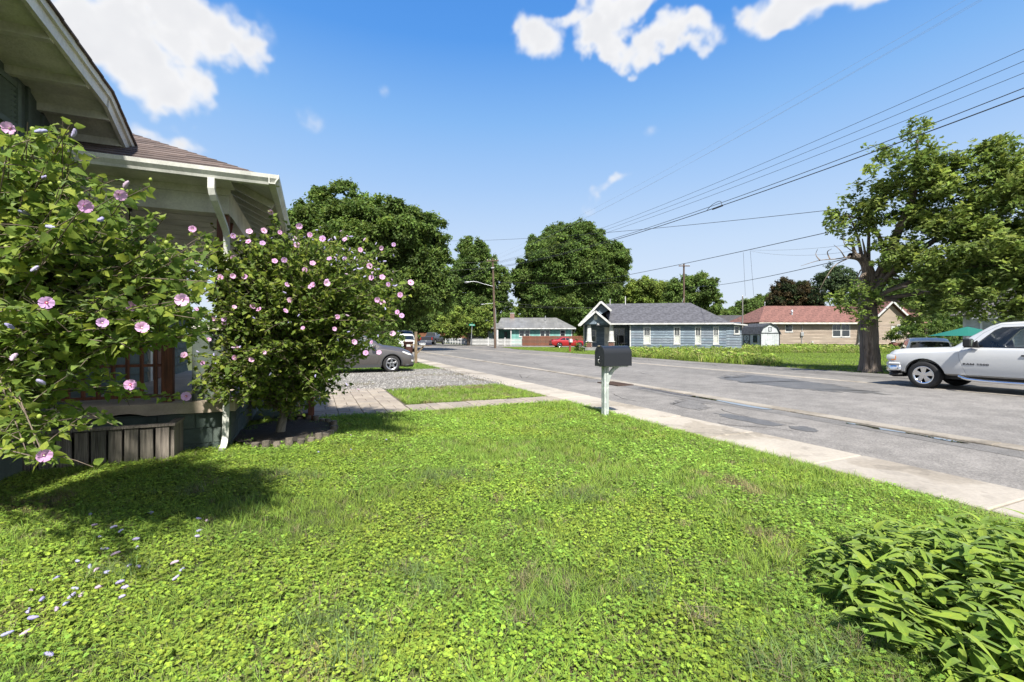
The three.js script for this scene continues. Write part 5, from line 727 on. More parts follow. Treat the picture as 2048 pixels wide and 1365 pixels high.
buildCar('dark_pickup', 'dark blue grey pickup parked by the end of the picket fence', 'pickup truck', dk, Math.PI / 2 + PHI - 0.62, { sts: truckSts, paint: paintMat(0.028, 0.032, 0.042), axles: [1.8, -1.7], r: 0.42, wellR: 0.5, halfW: 0.99, rimR: 0.25, style: 'five', glass: truckGlass, screen: [1.08, 0.54, 9, 12, 0.006, 0.03], rear: [-0.98, -1.18, 9, 12, 0.008, 0.04], extra: bed, scale: 1.12 });
const sk = at(808, HOR, 58); sk.y = 0.004;
buildCar('silver_pickup', 'silver pickup parked ahead of the white utility vehicle', 'pickup truck', sk, Math.PI / 2 + PHI, { sts: truckSts, paint: paintMat(0.36, 0.37, 0.38, { metalness: 0.5 }), axles: [1.8, -1.7], r: 0.42, wellR: 0.5, halfW: 0.99, rimR: 0.25, style: 'five', glass: truckGlass, screen: [1.08, 0.54, 9, 12, 0.006, 0.03], rear: [-0.98, -1.18, 9, 12, 0.008, 0.04], extra: bed, scale: 1.15 });
{ const p = at(1846, HOR, 19.6); p.y = 0.0; buildCar('white_hatchback', 'white car with a dark rear window parked on the grass behind the pickup', 'car', p, 0.95, { sts: suvSts, paint: paintMat(0.68, 0.69, 0.69), axles: [1.4, -1.4], r: 0.33, wellR: 0.4, halfW: 0.945, rimR: 0.22, style: 'ten', glass: suvGlass, screen: [0.92, 0.24, 9, 12, 0.006, 0.03], rear: [-2.14, -2.28, 9, 12, 0.008, 0.03], extra: tails, scale: 0.84 }); }
// ================================================================== mailboxes, bin, fences, poles and wires
{ // near mailbox
  const t = thing('mailbox', 'black metal mailbox on a peeling white post beside the sidewalk', 'mailbox', W(8.4 * CS - 1.72 * SN, 1.72 * CS + 8.4 * SN, 0.03), PHI);
  const blk = std({ color: C(0.014, 0.016, 0.02), roughness: 0.34, bumpMap: reps(softBump, 6), bumpScale: 0.001 });
  const peeled = std({ color: C(0.56, 0.62, 0.57), map: reps(peel, 1.2, 0.5), bumpMap: reps(woodBump, 1.6, 0.8), bumpScale: 0.004, roughness: 0.8 });
  // post in two boards with a seam
  part('post', cbox(-0.05, 0.0, 0, 0.945, -0.048, 0.048, 0.005), peeled, t); part('post', cbox(0.003, 0.05, 0, 0.94, -0.046, 0.05, 0.005), peeled, t);
  const br = new THREE.Shape(); br.moveTo(0.05, 0.62); br.quadraticCurveTo(0.085, 0.84, 0.30, 0.925); br.lineTo(0.36, 0.945); br.lineTo(0.22, 0.945); br.quadraticCurveTo(0.02, 0.86, 0.05, 0.62);
  const bsh = new THREE.Shape([[0.05, 0.60], [0.075, 0.66], [0.115, 0.77], [0.19, 0.87], [0.30, 0.93], [0.30, 0.945], [0.20, 0.945], [0.12, 0.87], [0.07, 0.80], [0.05, 0.72]].map(p => new THREE.Vector2(...p)));
  part('bracket', uvm(new THREE.ExtrudeGeometry(bsh, { depth: 0.04, bevelEnabled: true, bevelSize: 0.004, bevelThickness: 0.004, bevelSegments: 1 }).translate(0, 0, -0.02)), peeled, t);
  part('mounting_board', cbox(-0.06, 0.44, 0.945, 0.962, -0.11, 0.11, 0.003), peeled, t);
  const arch = (w, h) => { const s = new THREE.Shape(); s.moveTo(-w, 0); s.lineTo(w, 0); s.lineTo(w, h - w); s.absarc(0, h - w, w, 0, Math.PI); s.lineTo(-w, 0); return s; };
  part('box', noUVc(new THREE.ExtrudeGeometry(arch(0.145, 0.37), { depth: 0.575, bevelEnabled: false, curveSegments: 20 }).rotateY(Math.PI / 2).translate(-0.10, 0.964, 0)), blk, t);
  const d = part('door', noUVc(new THREE.ExtrudeGeometry(arch(0.150, 0.376), { depth: 0.022, bevelEnabled: true, bevelSize: 0.003, bevelThickness: 0.003, bevelSegments: 1, curveSegments: 20 }).rotateY(Math.PI / 2).translate(-0.122, 0.962, 0)), blk, t);
  part('rear_rim', noUVc(new THREE.ExtrudeGeometry(arch(0.149, 0.374), { depth: 0.014, bevelEnabled: false, curveSegments: 20 }).rotateY(Math.PI / 2).translate(0.475, 0.962, 0)), blk, t);
  part('latch', rbox(-0.155, -0.085, 1.322, 1.34, -0.02, 0.02, 0.006), std({ color: C(0.75, 0.6, 0.38), metalness: 0.8, roughness: 0.3 }), d);
  part('handle', tube([V(-0.125, 1.09, 0), V(-0.148, 1.075, 0), V(-0.148, 1.03, 0), V(-0.125, 1.015, 0)], 0.007, 0.007, 6), std({ color: C(0.3, 0.3, 0.3), metalness: 0.6, roughness: 0.4 }), d); part('lock', new THREE.SphereGeometry(0.008, 8, 6).translate(-0.127, 1.13, 0), MAT.chrome, d);
}
function noUVc(g) { return toCreasedNormals(g, 0.6); }
{ // neighbour's mailbox with house number
  const t = thing('neighbour_mailbox', 'dark mailbox numbered 1602 on a tall bare timber post', 'mailbox', W(24.7, 5.05, 0.04), PHI), wood = std({ color: C(0.34, 0.25, 0.15), map: reps(woodTex, 1.5), roughness: 0.9 }), navy = std({ color: C(0.02, 0.024, 0.04), roughness: 0.4 });
  part('post', cbox(-0.07, 0.07, 0, 1.73, -0.06, 0.06, 0.008), wood, t); part('shelf', cbox(0.07, 0.86, 0.93, 0.98, -0.1, 0.1, 0.006), wood, t); beam(V(0.06, 0.55, 0), V(0.42, 0.93, 0), 0.07, 0.07, wood, 'brace', t); part('shelf', cbox(-0.3, -0.07, 0.98, 1.05, -0.05, 0.05, 0.006), wood, t);
  const s = new THREE.Shape(); s.moveTo(-0.1, 0); s.lineTo(0.1, 0); s.lineTo(0.1, 0.13); s.absarc(0, 0.13, 0.1, 0, Math.PI); s.lineTo(-0.1, 0);
  const b = part('box', noUVc(new THREE.ExtrudeGeometry(s, { depth: 0.72, bevelEnabled: false, curveSegments: 12 }).rotateY(Math.PI / 2).translate(0.12, 0.982, 0)), navy, t);
  part('house_number', text('1602', 0.12, 0.004).scale(0.95, 1, 1).translate(0.16, 1.0, 0.1), std({ color: C(0.7, 0.72, 0.72), roughness: 0.5 }), b); part('door', box(0.84, 0.855, 0.98, 1.2, -0.1, 0.1), navy, b);
}
{ // far mailbox on a red post
  const p = at(1140, HOR, 44); p.y = 0; const t = thing('red_post_mailbox', 'white mailbox on a red wooden post before the blue cottage', 'mailbox', p, 0.1), red = std({ color: C(0.22, 0.045, 0.03), roughness: 0.8 });
  part('post', box(-0.08, 0.08, 0, 1.35, -0.08, 0.08), red, t); const s = new THREE.Shape(); s.moveTo(-0.14, 0); s.lineTo(0.14, 0); s.lineTo(0.14, 0.2); s.absarc(0, 0.2, 0.14, 0, Math.PI); s.lineTo(-0.14, 0);
  const b = part('box', noUVc(new THREE.ExtrudeGeometry(s, { depth: 0.55, bevelEnabled: false }).translate(0.05, 0.92, -0.25)), MAT.white, t); part('flag', box(0.2, 0.42, 1.05, 1.1, 0.3, 0.31), MAT.black, b); part('arm', box(-0.08, 0.3, 0.85, 0.92, -0.06, 0.06), red, t);
}
{ // wheelie bin
  const t = thing('wheelie_bin', 'brown plastic wheelie bin with a white label at the kerb', 'bin', W(30.6, 5.75, 0.05), PHI - 0.15), br = std({ color: C(0.085, 0.032, 0.024), map: reps(cloudy, 1.2), roughness: 0.6 });
  const g = new THREE.CylinderGeometry(0.43, 0.33, 0.98, 4).rotateY(Math.PI / 4).scale(1, 1, 1.1).translate(0, 0.56, 0); part('bin_body', uvm(g), br, t); part('lid', rbox(-0.34, 0.34, 1.05, 1.13, -0.37, 0.4, 0.03), br, t); part('rim', box(-0.325, 0.325, 1.0, 1.05, -0.345, 0.345), br, t);
  part('label', box(-0.12, 0.15, 0.78, 0.93, 0.323, 0.33).rotateX(0), MAT.white, t); for (const x of [-0.26, 0.26]) { const w = part('wheel', new THREE.CylinderGeometry(0.11, 0.11, 0.05, 16).rotateZ(Math.PI / 2), MAT.rubber, t); w.position.set(x, 0.11, -0.3); }
  part('handle', tube([V(-0.25, 1.03, -0.4), V(0.25, 1.03, -0.4)], 0.02, 0.02, 8), br, t);
}
{ // white picket fence round the corner lot
  const t = thing('picket_fence', 'white picket fence along the corner lot of the teal house', 'fence'), A = at(1044, HOR, 70).setY(0), B = at(943, HOR, 71).setY(0), D = at(887, HOR, 96).setY(0), wh = MAT.white;
  const pk = new THREE.ExtrudeGeometry(new THREE.Shape([[-0.045, 0.08], [0.045, 0.08], [0.045, 1.04], [0, 1.12], [-0.045, 1.04]].map(p => new THREE.Vector2(...p))), { depth: 0.022, bevelEnabled: false }); uvm(pk);
  for (const [p, q, step] of [[A, B, 0.15], [B, D, 0.17]]) { const d = q.clone().sub(p), L = d.length(), a = Math.atan2(-d.z, d.x); d.normalize();
    for (let s = 0.05; s < L; s += step) { const m = part('picket', pk, wh, t); m.position.copy(p).addScaledVector(d, s); m.rotation.y = a; }
    for (const y of [0.3, 0.85]) beam(p.clone().setY(y), q.clone().setY(y), 0.04, 0.09, wh, 'rail', t);
    for (let s = 0; s <= L + 0.1; s += L / Math.round(L / 2.6)) { const m = part('fence_post', box(-0.075, 0.075, 0, 1.2, -0.075, 0.075), wh, t); m.position.copy(p).addScaledVector(d, s); part('post_cap', new THREE.ConeGeometry(0.12, 0.1, 4).rotateY(Math.PI / 4).translate(0, 1.25, 0), wh, m); } }
}
function boardFence(name, label, A, B, h, mats, w = 0.15) {
  const t = thing(name, label, 'fence'), d = B.clone().sub(A), L = d.length(), a = Math.atan2(-d.z, d.x); d.normalize(); const g = box(-w / 2 + 0.006, w / 2 - 0.006, 0.03, h, -0.01, 0.012); reseed(Math.round(L * 10));
  for (let s = w / 2; s < L; s += w) { const m = part('fence_board', g, mats[Math.floor(rnd() * mats.length)], t); m.position.copy(A).addScaledVector(d, s); m.rotation.y = a; m.position.y = rr(-0.02, 0.02); }
  for (const y of [0.4, h - 0.3]) { const r = beam(A.clone().setY(y), B.clone().setY(y), 0.04, 0.09, mats[0], 'rail', t); r.position.add(V(d.z, 0, -d.x).multiplyScalar(0.035 * (d.x > 0 ? 1 : -1))); }
}
const cedar = [[0.30, 0.105, 0.052], [0.27, 0.092, 0.046], [0.325, 0.118, 0.06]].map(c => std({ color: C(...c), map: reps(woodTex, 0.8), roughness: 0.85 }));
boardFence('board_fence', 'red brown board fence joining the picket fence in front of the teal house', at(1044.5, HOR, 69.6).setY(0), at(1170, HOR, 68).setY(0), 1.52, cedar);
boardFence('cedar_fence', 'orange cedar fence across the end of the street behind the dark pickup', at(820, HOR, 108).setY(0), at(935, HOR, 104).setY(0), 2.2, [[0.36, 0.15, 0.07], [0.32, 0.13, 0.06]].map(c => std({ color: C(...c), map: reps(woodTex, 0.8), roughness: 0.85 })), 0.3);
// ------------------------------------------------------------------ utility poles
function utilityPole(label, pos, h, lean, arms = true) {
  const t = thing('utility_pole', label, 'utility pole', pos); t.rotation.z = lean;
  part('pole', tube([V(0, -0.1, 0), V(0, h, 0)], 0.165, 0.11, 12, 1), MAT.pole, t);
  if (arms) { const ca = part('crossarm', box(-0.75, 0.75, h - 0.42, h - 0.3, 0.12, 0.2), MAT.pole, t); for (const x of [-0.65, -0.3, 0.35, 0.65]) part('insulator', new THREE.LatheGeometry([[0, 0], [0.03, 0], [0.05, 0.04], [0.028, 0.06], [0.05, 0.09], [0.02, 0.13], [0, 0.13]].map(p => new THREE.Vector2(...p)), 8).translate(x, h - 0.3, 0.16), MAT.white, ca); }
  return t;
}
const poleA = W(52.6, 20.62), PA = utilityPole('tall wooden utility pole carrying a street lamp near the picket fence', poleA, 11.2, 0.03);
{ const l = part('lamp_arm', tube([V(-0.1, 7.7, 0.1), V(-1.2, 8.0, 0.25), V(-2.2, 8.3, 0.4), V(-2.9, 8.3, 0.5)], 0.035, 0.03, 8), MAT.galv, PA); part('lamp_head', new THREE.SphereGeometry(0.16, 14, 10).scale(2.4, 0.55, 1).translate(-3.2, 8.24, 0.54), MAT.galv, l); part('lens', new THREE.SphereGeometry(0.12, 12, 8).scale(1.6, 0.5, 0.9).translate(-3.3, 8.17, 0.54), lens, l);
  const tr = part('cable_clamp', box(-0.2, 0.2, 9.9, 10.05, 0.1, 0.22), MAT.galv, PA); part('riser_pipe', cyl(0.035, 0.035, 0, 5, 0.17, 0.05, 8), MAT.galv, PA); part('bracket_arm', tube([V(-0.1, 5.6, 0.1), V(-1.3, 5.5, 0.2)], 0.02, 0.02, 6), MAT.galv, PA); part('small_lamp', new THREE.SphereGeometry(0.1, 10, 8).scale(2, 0.6, 1).translate(-1.45, 5.48, 0.2), MAT.galv, PA); }
const poleB = W(-4, 20.9); utilityPole('wooden utility pole standing past the parked pickup', poleB, 11.6, 0);
const pC = at(1368, HOR, 62).setY(0); const PC = utilityPole('slim wooden utility pole rising behind the blue cottage roof', pC, 11.4, 0); part('guy_bracket', tube([V(0, 6.8, 0.1), V(-0.5, 5.6, 0.2)], 0.02, 0.02, 6), MAT.galv, PC);
const pD = at(1485.5, HOR, 58).setY(0); { const t = thing('service_mast', 'thin grey wooden service pole between the cottage and the shed', 'pole', pD); part('pole', tube([V(0, 0, 0), V(0, 6.6, 0)], 0.1, 0.075, 8, 1), std({ color: C(0.33, 0.31, 0.28), map: reps(woodTex, 1, 0.4), roughness: 0.9 }), t); part('cap', cyl(0.08, 0.06, 6.6, 6.66, 0, 0, 8), MAT.galv, t); }
{ const t = thing('distant_pole', 'short far off pole left of the red roofed house', 'pole', at(1530, HOR, 95).setY(0)); part('pole', tube([V(0, 0, 0), V(0, 8.5, 0)], 0.11, 0.08, 8, 1), MAT.galv, t); part('cap', cyl(0.09, 0.05, 8.5, 8.6, 0, 0, 8), MAT.galv, t); }
// wires: each one hangs between two points
function wire(label, a, b, sag, r, group, mat = MAT.wire) { const pts = []; for (let i = 0; i <= 24; i++) { const t = i / 24; pts.push(V(lerp(a.x, b.x, t), lerp(a.y, b.y, t) - 4 * sag * t * (1 - t), lerp(a.z, b.z, t))); } const m = part('overhead_wire', tube(pts, r, r, 5, 40), mat); return tag(m, label, 'wire', group); }
const A_ = (dx, y, dz = 0.15) => poleA.clone().add(V(dx - y * 0.03, y, dz)), B_ = (dx, y, dz = 0.15) => poleB.clone().add(V(dx, y, dz));
const G = 'cables along the street';
wire('thick black telephone cable, lowest of the bundle over the road', A_(0.1, 9.95), B_(0.1, 10.05), 1.3, 0.021, G);
wire('thick black cable lashed just above the lowest telephone cable', A_(0.1, 10.1), B_(-0.1, 10.35), 1.42, 0.015, G);
for (const [i, y] of [[0, 10.9], [1, 10.72], [2, 10.55]]) wire(['thin power conductor, topmost of three strung over the parked pickup', 'thin power conductor, middle one of three strung over the pickup', 'thin power conductor, lowest one of three strung over the pickup'][i], A_(0.15, 10.6 - i * 0.08), B_(0.2, y + 0.75 - i * 0.28), 1.1, 0.009, 'power conductors');
for (const [i, dx] of [[0, -0.65], [1, 0.35], [2, 0.65]]) wire(['very thin bare wire on the near insulator of the crossarm', 'very thin bare wire on the inner insulator of the crossarm', 'very thin bare wire on the end insulator of the crossarm'][i], A_(dx, 11.05), B_(dx, 14.1 + i * 0.3), 0.9, 0.004, 'bare wires', MAT.galv);
wire('cable running on from the tall pole above the left hand street', A_(0, 10.6), W(95, 17.5, 10.6), 0.8, 0.015, G); wire('lower cable running on from the tall pole along the street', A_(0, 10.0), W(95, 17.5, 9.9), 0.8, 0.015, G);
{ // the two street cables pass in front of the left trees
  wire('upper cable crossing to the left trees from the tall pole', A_(0, 10.75), W(62, -4, 11.0), 0.5, 0.017, G); wire('lower cable crossing to the left trees from the tall pole', A_(0, 10.0), W(62, -4, 9.6), 0.5, 0.017, G); }
wire('service cable from the left trees passing over the big oak to the maple', at(880, 482, 70), at(1700, 416, 24), 0.5, 0.016, 'service drops'); wire('service cable from behind the big oak up to the maple', at(1090, 578, 62), at(1700, 455, 20.5), 0.25, 0.018, 'service drops');
wire('cable from the slim pole to the broken limb of the maple', pC.clone().add(V(0, 8.2, 0)), at(1712, 513, 20), 0.4, 0.018, 'service drops'); wire('thin drop line from the tall pole to the oak behind the cottage', A_(0, 8.2), at(1330, 560, 66), 0.3, 0.014, 'service drops'); wire('low cable from the tall pole to the cottage gable', A_(0, 5.9), at(1222, 616, 52), 0.3, 0.016, 'service drops'); wire('low thin cable from the tall pole across the teal roof', A_(0, 5.3), at(1340, 606, 64), 0.5, 0.014, 'service drops');
wire('slack grey line from the service cable to the maple', at(1500, 500, 26), at(1720, 487, 20), 0.12, 0.007, 'service drops', MAT.galv); wire('second slack grey line from the service cable to the maple', at(1500, 502, 26), at(1720, 500, 20), 0.25, 0.007, 'service drops', MAT.galv);
wire('loose wire end dangling straight from the service cable', at(1487, 505, 26.4), at(1491, 592, 26.4), 0.02, 0.007, 'dangling wires'); wire('loose curved wire end dangling from the service cable', at(1501, 502, 26.2), at(1508, 593, 26.2), 0.02, 0.007, 'dangling wires');
{ const c = thing('cable_splice', 'black splice case clamped on the telephone cable', 'cable splice', W(18.9, 20.86, 8.78), PHI); part('case', tube([V(0, 0, -0.35), V(0, 0.03, 0.35)], 0.05, 0.05, 8), MAT.wire, c); part('loop', tube([V(0, 0, 0.3), V(0.1, 0.35, 0.1), V(0, 0.25, -0.4), V(0, 0.0, -0.8)], 0.015, 0.015, 5), MAT.wire, c); }
{ // street name sign
  const t = thing('street_sign', 'green street name sign on a thin galvanised post by the picket fence', 'street sign', at(942, HOR, 66).setY(0)); t.rotation.z = -0.05;
  part('post', cyl(0.04, 0.04, 0, 3.1, 0, 0, 8), MAT.galv, t); const b = part('blade', rbox(-0.42, 0.42, 3.0, 3.24, -0.02, 0.02, 0.01), std({ color: C(0.0, 0.26, 0.16), roughness: 0.4 }), t); part('cross_blade', rbox(-0.02, 0.02, 3.26, 3.46, -0.4, 0.4, 0.01), b.material, t); for (const [x, w] of [[-0.24, 0.1], [-0.08, 0.14], [0.1, 0.12], [0.26, 0.08]]) part('lettering', box(x - w / 2, x + w / 2, 3.08, 3.17, 0.02, 0.024), MAT.white, b);
}
// ================================================================== vegetation
function leafGeo(len, wid, { K = 4, prof = t => Math.sin(Math.PI * Math.pow(t, 0.75)), fold = 0.35, droop = 0.25, teeth = 0 } = {}) {   // lies in +z from the origin, face up
  const pos = [], idx = [], uv = []; for (let k = 0; k <= K; k++) { const t = k / K, w = wid / 2 * Math.max(0, prof(t)) * (teeth ? 1 - teeth * (k % 2) : 1), y = -droop * len * t * t; pos.push(-w, y + fold * w, t * len, 0, y, t * len, w, y + fold * w, t * len); uv.push(0, t, 0.5, t, 1, t); if (k) { const a = 3 * (k - 1), b = 3 * k; idx.push(a, b, a + 1, b, b + 1, a + 1, a + 1, b + 1, a + 2, b + 1, b + 2, a + 2); } }
  const g = new THREE.BufferGeometry(); g.setAttribute('position', new THREE.Float32BufferAttribute(pos, 3)); g.setAttribute('uv', new THREE.Float32BufferAttribute(uv, 2)); g.setIndex(idx); g.computeVertexNormals(); return g;
}
function bundle(list, jit = 0.3) { // leaves joined, each with a tone of its own
  return mergeGeometries(list.map(([g, m]) => { const c = g.clone().applyMatrix4(m), n = c.attributes.position.count, b = 1 + rr(-jit, jit), y = rr(-0.16, 0.1) * (jit / 0.3), col = new Float32Array(n * 3); for (let i = 0; i < n; i++) { col[3 * i] = b * (1 + y); col[3 * i + 1] = b; col[3 * i + 2] = b * (1 - y); } c.setAttribute('color', new THREE.BufferAttribute(col, 3)); return c; }));
}
// a spray of leaves for distant crowns
function spray(n, leaf, R, k) { reseed(k); const l = []; for (let i = 0; i < n; i++) { const d = V(gauss(), gauss() * 0.7, gauss()).multiplyScalar(R * 0.5); l.push([leaf, M4(d, turned(rr(-0.5, 0.9), rr(0, 6.3), rr(-0.7, 0.7)), rr(0.75, 1.25))]); } return bundle(l); }
const broad = leafGeo(0.19, 0.14, { K: 2, prof: t => [0.25, 1, 0.1][Math.round(t * 2)] });
const SPRAYS = [spray(11, broad, 0.36, 1), spray(11, broad, 0.36, 2), spray(12, broad, 0.38, 3)];
function lobe(len) { // pointed five lobed maple leaf, folded a little
  const o = [[0, 0], [-0.32, 0.02], [-0.22, 0.2], [-0.5, 0.42], [-0.2, 0.45], [-0.17, 0.62], [0, 1], [0.17, 0.62], [0.2, 0.45], [0.5, 0.42], [0.22, 0.2], [0.32, 0.02]]; const g = new THREE.ShapeGeometry(new THREE.Shape(o.map(p => new THREE.Vector2(p[0] * len, p[1] * len)))); g.rotateX(Math.PI / 2); const p = g.attributes.position; for (let i = 0; i < p.count; i++) p.setY(i, 0.28 * Math.abs(p.getX(i)) - 0.22 * p.getZ(i) * p.getZ(i) / len); g.computeVertexNormals(); g.deleteAttribute('uv'); return g;
}
const mapleLeaf = lobe(0.17), MAPLE = [spray(9, mapleLeaf, 0.42, 4), spray(9, mapleLeaf, 0.42, 5), spray(10, mapleLeaf, 0.44, 6)];
function crownInto(T, blobs, perM3, tones, { sprays = SPRAYS, size = 1, lumps = 9, name = 'crown', shell = 0.45, kind } = {}) {   // blobs: [x, y, z, rx, ry, rz] in the tree's frame
  const lists = sprays.map(() => []), col = new THREE.Color();
  for (const [bx, by, bz, rx, ry, rz] of blobs) {
    const N = Math.max(4, Math.round(lumps * (rx * ry * rz) ** 0.5)), R0 = Math.cbrt(rx * ry * rz);
    for (let i = 0; i < N * 1.45; i++) {
      const tuft = i >= N, d = V(gauss(), gauss(), gauss()).normalize(), q = tuft ? rr(1.08, 1.34) : Math.cbrt(rr(shell, 1)) * rr(0.86, 1.2), c = V(bx + d.x * q * rx * 0.9, by + d.y * q * ry * 0.9, bz + d.z * q * rz * 0.9), r = R0 * (tuft ? rr(0.07, 0.14) : rr(0.13, 0.34)), tone = tones[Math.floor(rnd() * tones.length)], br = rr(0.72, 1.28), n = Math.round(perM3 * r * r * 4.6), fl = rr(0.5, 0.85);
      for (let j = 0; j < n; j++) { const e = V(gauss(), gauss(), gauss()).normalize().multiplyScalar(r * Math.pow(rnd(), 0.42) * (rnd() < 0.08 ? 1.3 : 1)); e.y *= fl; const p = c.clone().add(e); col.setRGB(...tone).multiplyScalar(br * rr(0.8, 1.2)); lists[(i + j) % sprays.length].push([M4(p, turned(rr(-0.6, 0.6), rr(0, 6.3), rr(-0.6, 0.6)), size * rr(0.65, 1.2)), col.clone()]); }
    }
  }
  lists.forEach(l => copies(name, sprays[lists.indexOf(l)], MAT.leafV, l, T)); return lists.flat().length;
}
function limbs(T, blobs, trunkTop, trunkR, mat) { // a limb from the trunk into every blob
  for (const [x, y, z, r] of blobs) { const a = trunkTop.clone().multiplyScalar(1).setY(trunkTop.y * rr(0.7, 1)), b = V(x, y + r * 0.2, z), m = a.clone().lerp(b, 0.5).add(V(rr(-0.3, 0.3), Math.abs(b.y - a.y) * 0.12, rr(-0.3, 0.3))); part('limb', tube([a, m, b], trunkR * 0.5, trunkR * 0.12, 7, 8), mat, T); }
}
const DARK = [[0.10, 0.155, 0.03], [0.12, 0.18, 0.034], [0.14, 0.20, 0.036]], MID = [[0.125, 0.19, 0.038], [0.15, 0.215, 0.042], [0.11, 0.175, 0.034]], LIGHT = [[0.20, 0.265, 0.045], [0.17, 0.235, 0.04], [0.225, 0.285, 0.05]];
function farTree(name, label, u, z, blobsPx, tones, dens = 15, o = {}) { // blobsPx: [u, v, ru, rv] in the photo at distance z (+dz)
  const base = at(u, HOR, z).setY(0), T = thing(name, label, 'tree', base, 0, o.group), k = z / F;
  const blobs = blobsPx.map(([bu, bv, ru, rv, dz = 0]) => { const p = at(bu, bv, z + dz).sub(base); const q = ru * k; return [p.x, p.y, p.z, q, rv * k, Math.min(q, o.deep ?? 9)]; });
  const top = V(blobs[0][0] * 0.35, blobs[0][1] * (o.fork ?? 0.55), blobs[0][2] * 0.35), R = o.r ?? 0.4;
  part('trunk', tube([V(0, -0.1, 0), V(top.x * 0.4, top.y * 0.5, 0), top], R * 1.25, R * 0.75, 10, 8), MAT.bark, T); limbs(T, blobs, top, R, MAT.bark);
  crownInto(T, blobs, dens, tones, { size: o.size ?? 1.5, lumps: o.lumps ?? 11 }); return T;
}
reseed(101);
farTree('broad_tree', 'dense dark tree arching over the street behind the flowering shrub', 770, 46, [[740, 480, 95, 70], [660, 440, 70, 55], [840, 480, 55, 50], [690, 395, 35, 28], [630, 490, 60, 80], [850, 560, 55, 70], [770, 580, 80, 70], [800, 440, 50, 35], [690, 560, 70, 80], [870, 600, 30, 30]], DARK, 16, { r: 0.5, lumps: 12 });
farTree('street_tree', 'tall open tree behind the tall utility pole', 952, 84, [[950, 540, 38, 45], [945, 500, 28, 22], [985, 570, 30, 45], [925, 570, 22, 50], [1000, 620, 26, 30], [960, 620, 40, 35]], MID, 15, { r: 0.35, size: 1.8 });
farTree('round_tree', 'low rounded light green tree overhanging the picket fence', 938, 72.3, [[930, 640, 34, 28], [900, 655, 28, 20], [965, 640, 22, 32], [885, 650, 22, 22]], LIGHT, 15, { r: 0.3, size: 1.6, fork: 0.4 });
farTree('dark_hedge_tree', 'shaded tree at the end of the street behind the pickups', 872, 112, [[870, 640, 40, 34], [905, 630, 30, 34], [835, 645, 45, 34]], MID, 13, { r: 0.35, size: 2 });
farTree('oak_tree', 'largest rounded green oak rising between the teal and blue houses', 1140, 88, [[1140, 530, 75, 62], [1150, 480, 48, 32], [1085, 500, 32, 30], [1065, 560, 38, 40], [1215, 530, 38, 42], [1195, 590, 45, 40], [1110, 610, 60, 45], [1235, 515, 22, 24], [1170, 462, 22, 16], [1110, 465, 18, 14], [1150, 620, 50, 40]], MID, 17, { r: 0.6, size: 1.9, lumps: 13 });
farTree('yellow_green_tree', 'yellowish green tree behind the ridge of the blue cottage', 1285, 92, [[1285, 590, 40, 34], [1320, 595, 34, 32], [1255, 605, 26, 26]], LIGHT, 15, { r: 0.35, size: 1.8 });
farTree('pole_tree', 'green tree behind the slim utility pole and cottage hip', 1395, 86, [[1395, 580, 34, 32], [1415, 605, 26, 26], [1360, 590, 30, 30], [1350, 610, 30, 22]], MID, 15, { r: 0.35, size: 1.8 });
farTree('small_far_tree', 'small far tree beside the chimney of the teal house', 1045, 120, [[1045, 625, 20, 14], [1020, 632, 16, 12], [1075, 640, 24, 18]], LIGHT, 14, { r: 0.3, size: 2 });
farTree('magnolia_tree', 'dark bronze leaved magnolia behind the red roof', 1585, 96, [[1575, 590, 26, 30], [1605, 585, 22, 24], [1550, 605, 18, 18], [1625, 600, 22, 24]], [[0.06, 0.05, 0.018], [0.04, 0.06, 0.016], [0.08, 0.055, 0.022]], 15, { r: 0.35, size: 1.9 });
farTree('distant_tree', 'dull green trees far behind the grey roofed house', 1500, 140, [[1500, 625, 34, 22], [1540, 615, 30, 24], [1465, 632, 22, 14], [1440, 640, 22, 14]], DARK, 12, { r: 0.4, size: 2.6 });
farTree('feathery_tree', 'pale feathery tree behind the broken limb of the maple', 1672, 74, [[1670, 560, 30, 30], [1645, 580, 20, 20], [1700, 580, 30, 34], [1735, 590, 26, 26]], [[0.08, 0.12, 0.045], [0.07, 0.11, 0.04]], 11, { r: 0.25, size: 1.5 });
farTree('backdrop_tree', 'large tree behind the tan house and maple', 1850, 84, [[1850, 590, 60, 40], [1930, 580, 60, 50], [1780, 610, 40, 30], [2020, 570, 70, 60]], DARK, 12, { r: 0.45, size: 2 });
// distant woods beyond the houses
{ const T = new THREE.Group(); T.name = 'distant_wood'; T.userData = { kind: 'stuff', label: 'low band of far off woods beyond the houses', category: 'woods' }; scene.add(T); const b = []; reseed(202); for (let k = 0; k < 46; k++) { const u = lerp(-300, 2500, k / 45) + rr(-15, 15), z = rr(170, 200), p = at(u, HOR, z); b.push([p.x, rr(1, 3), p.z, rr(9, 13), rr(5, 8.5), 6]); } crownInto(T, b, 1.6, DARK, { size: 5.5, lumps: 1.6, name: 'foliage' }); }
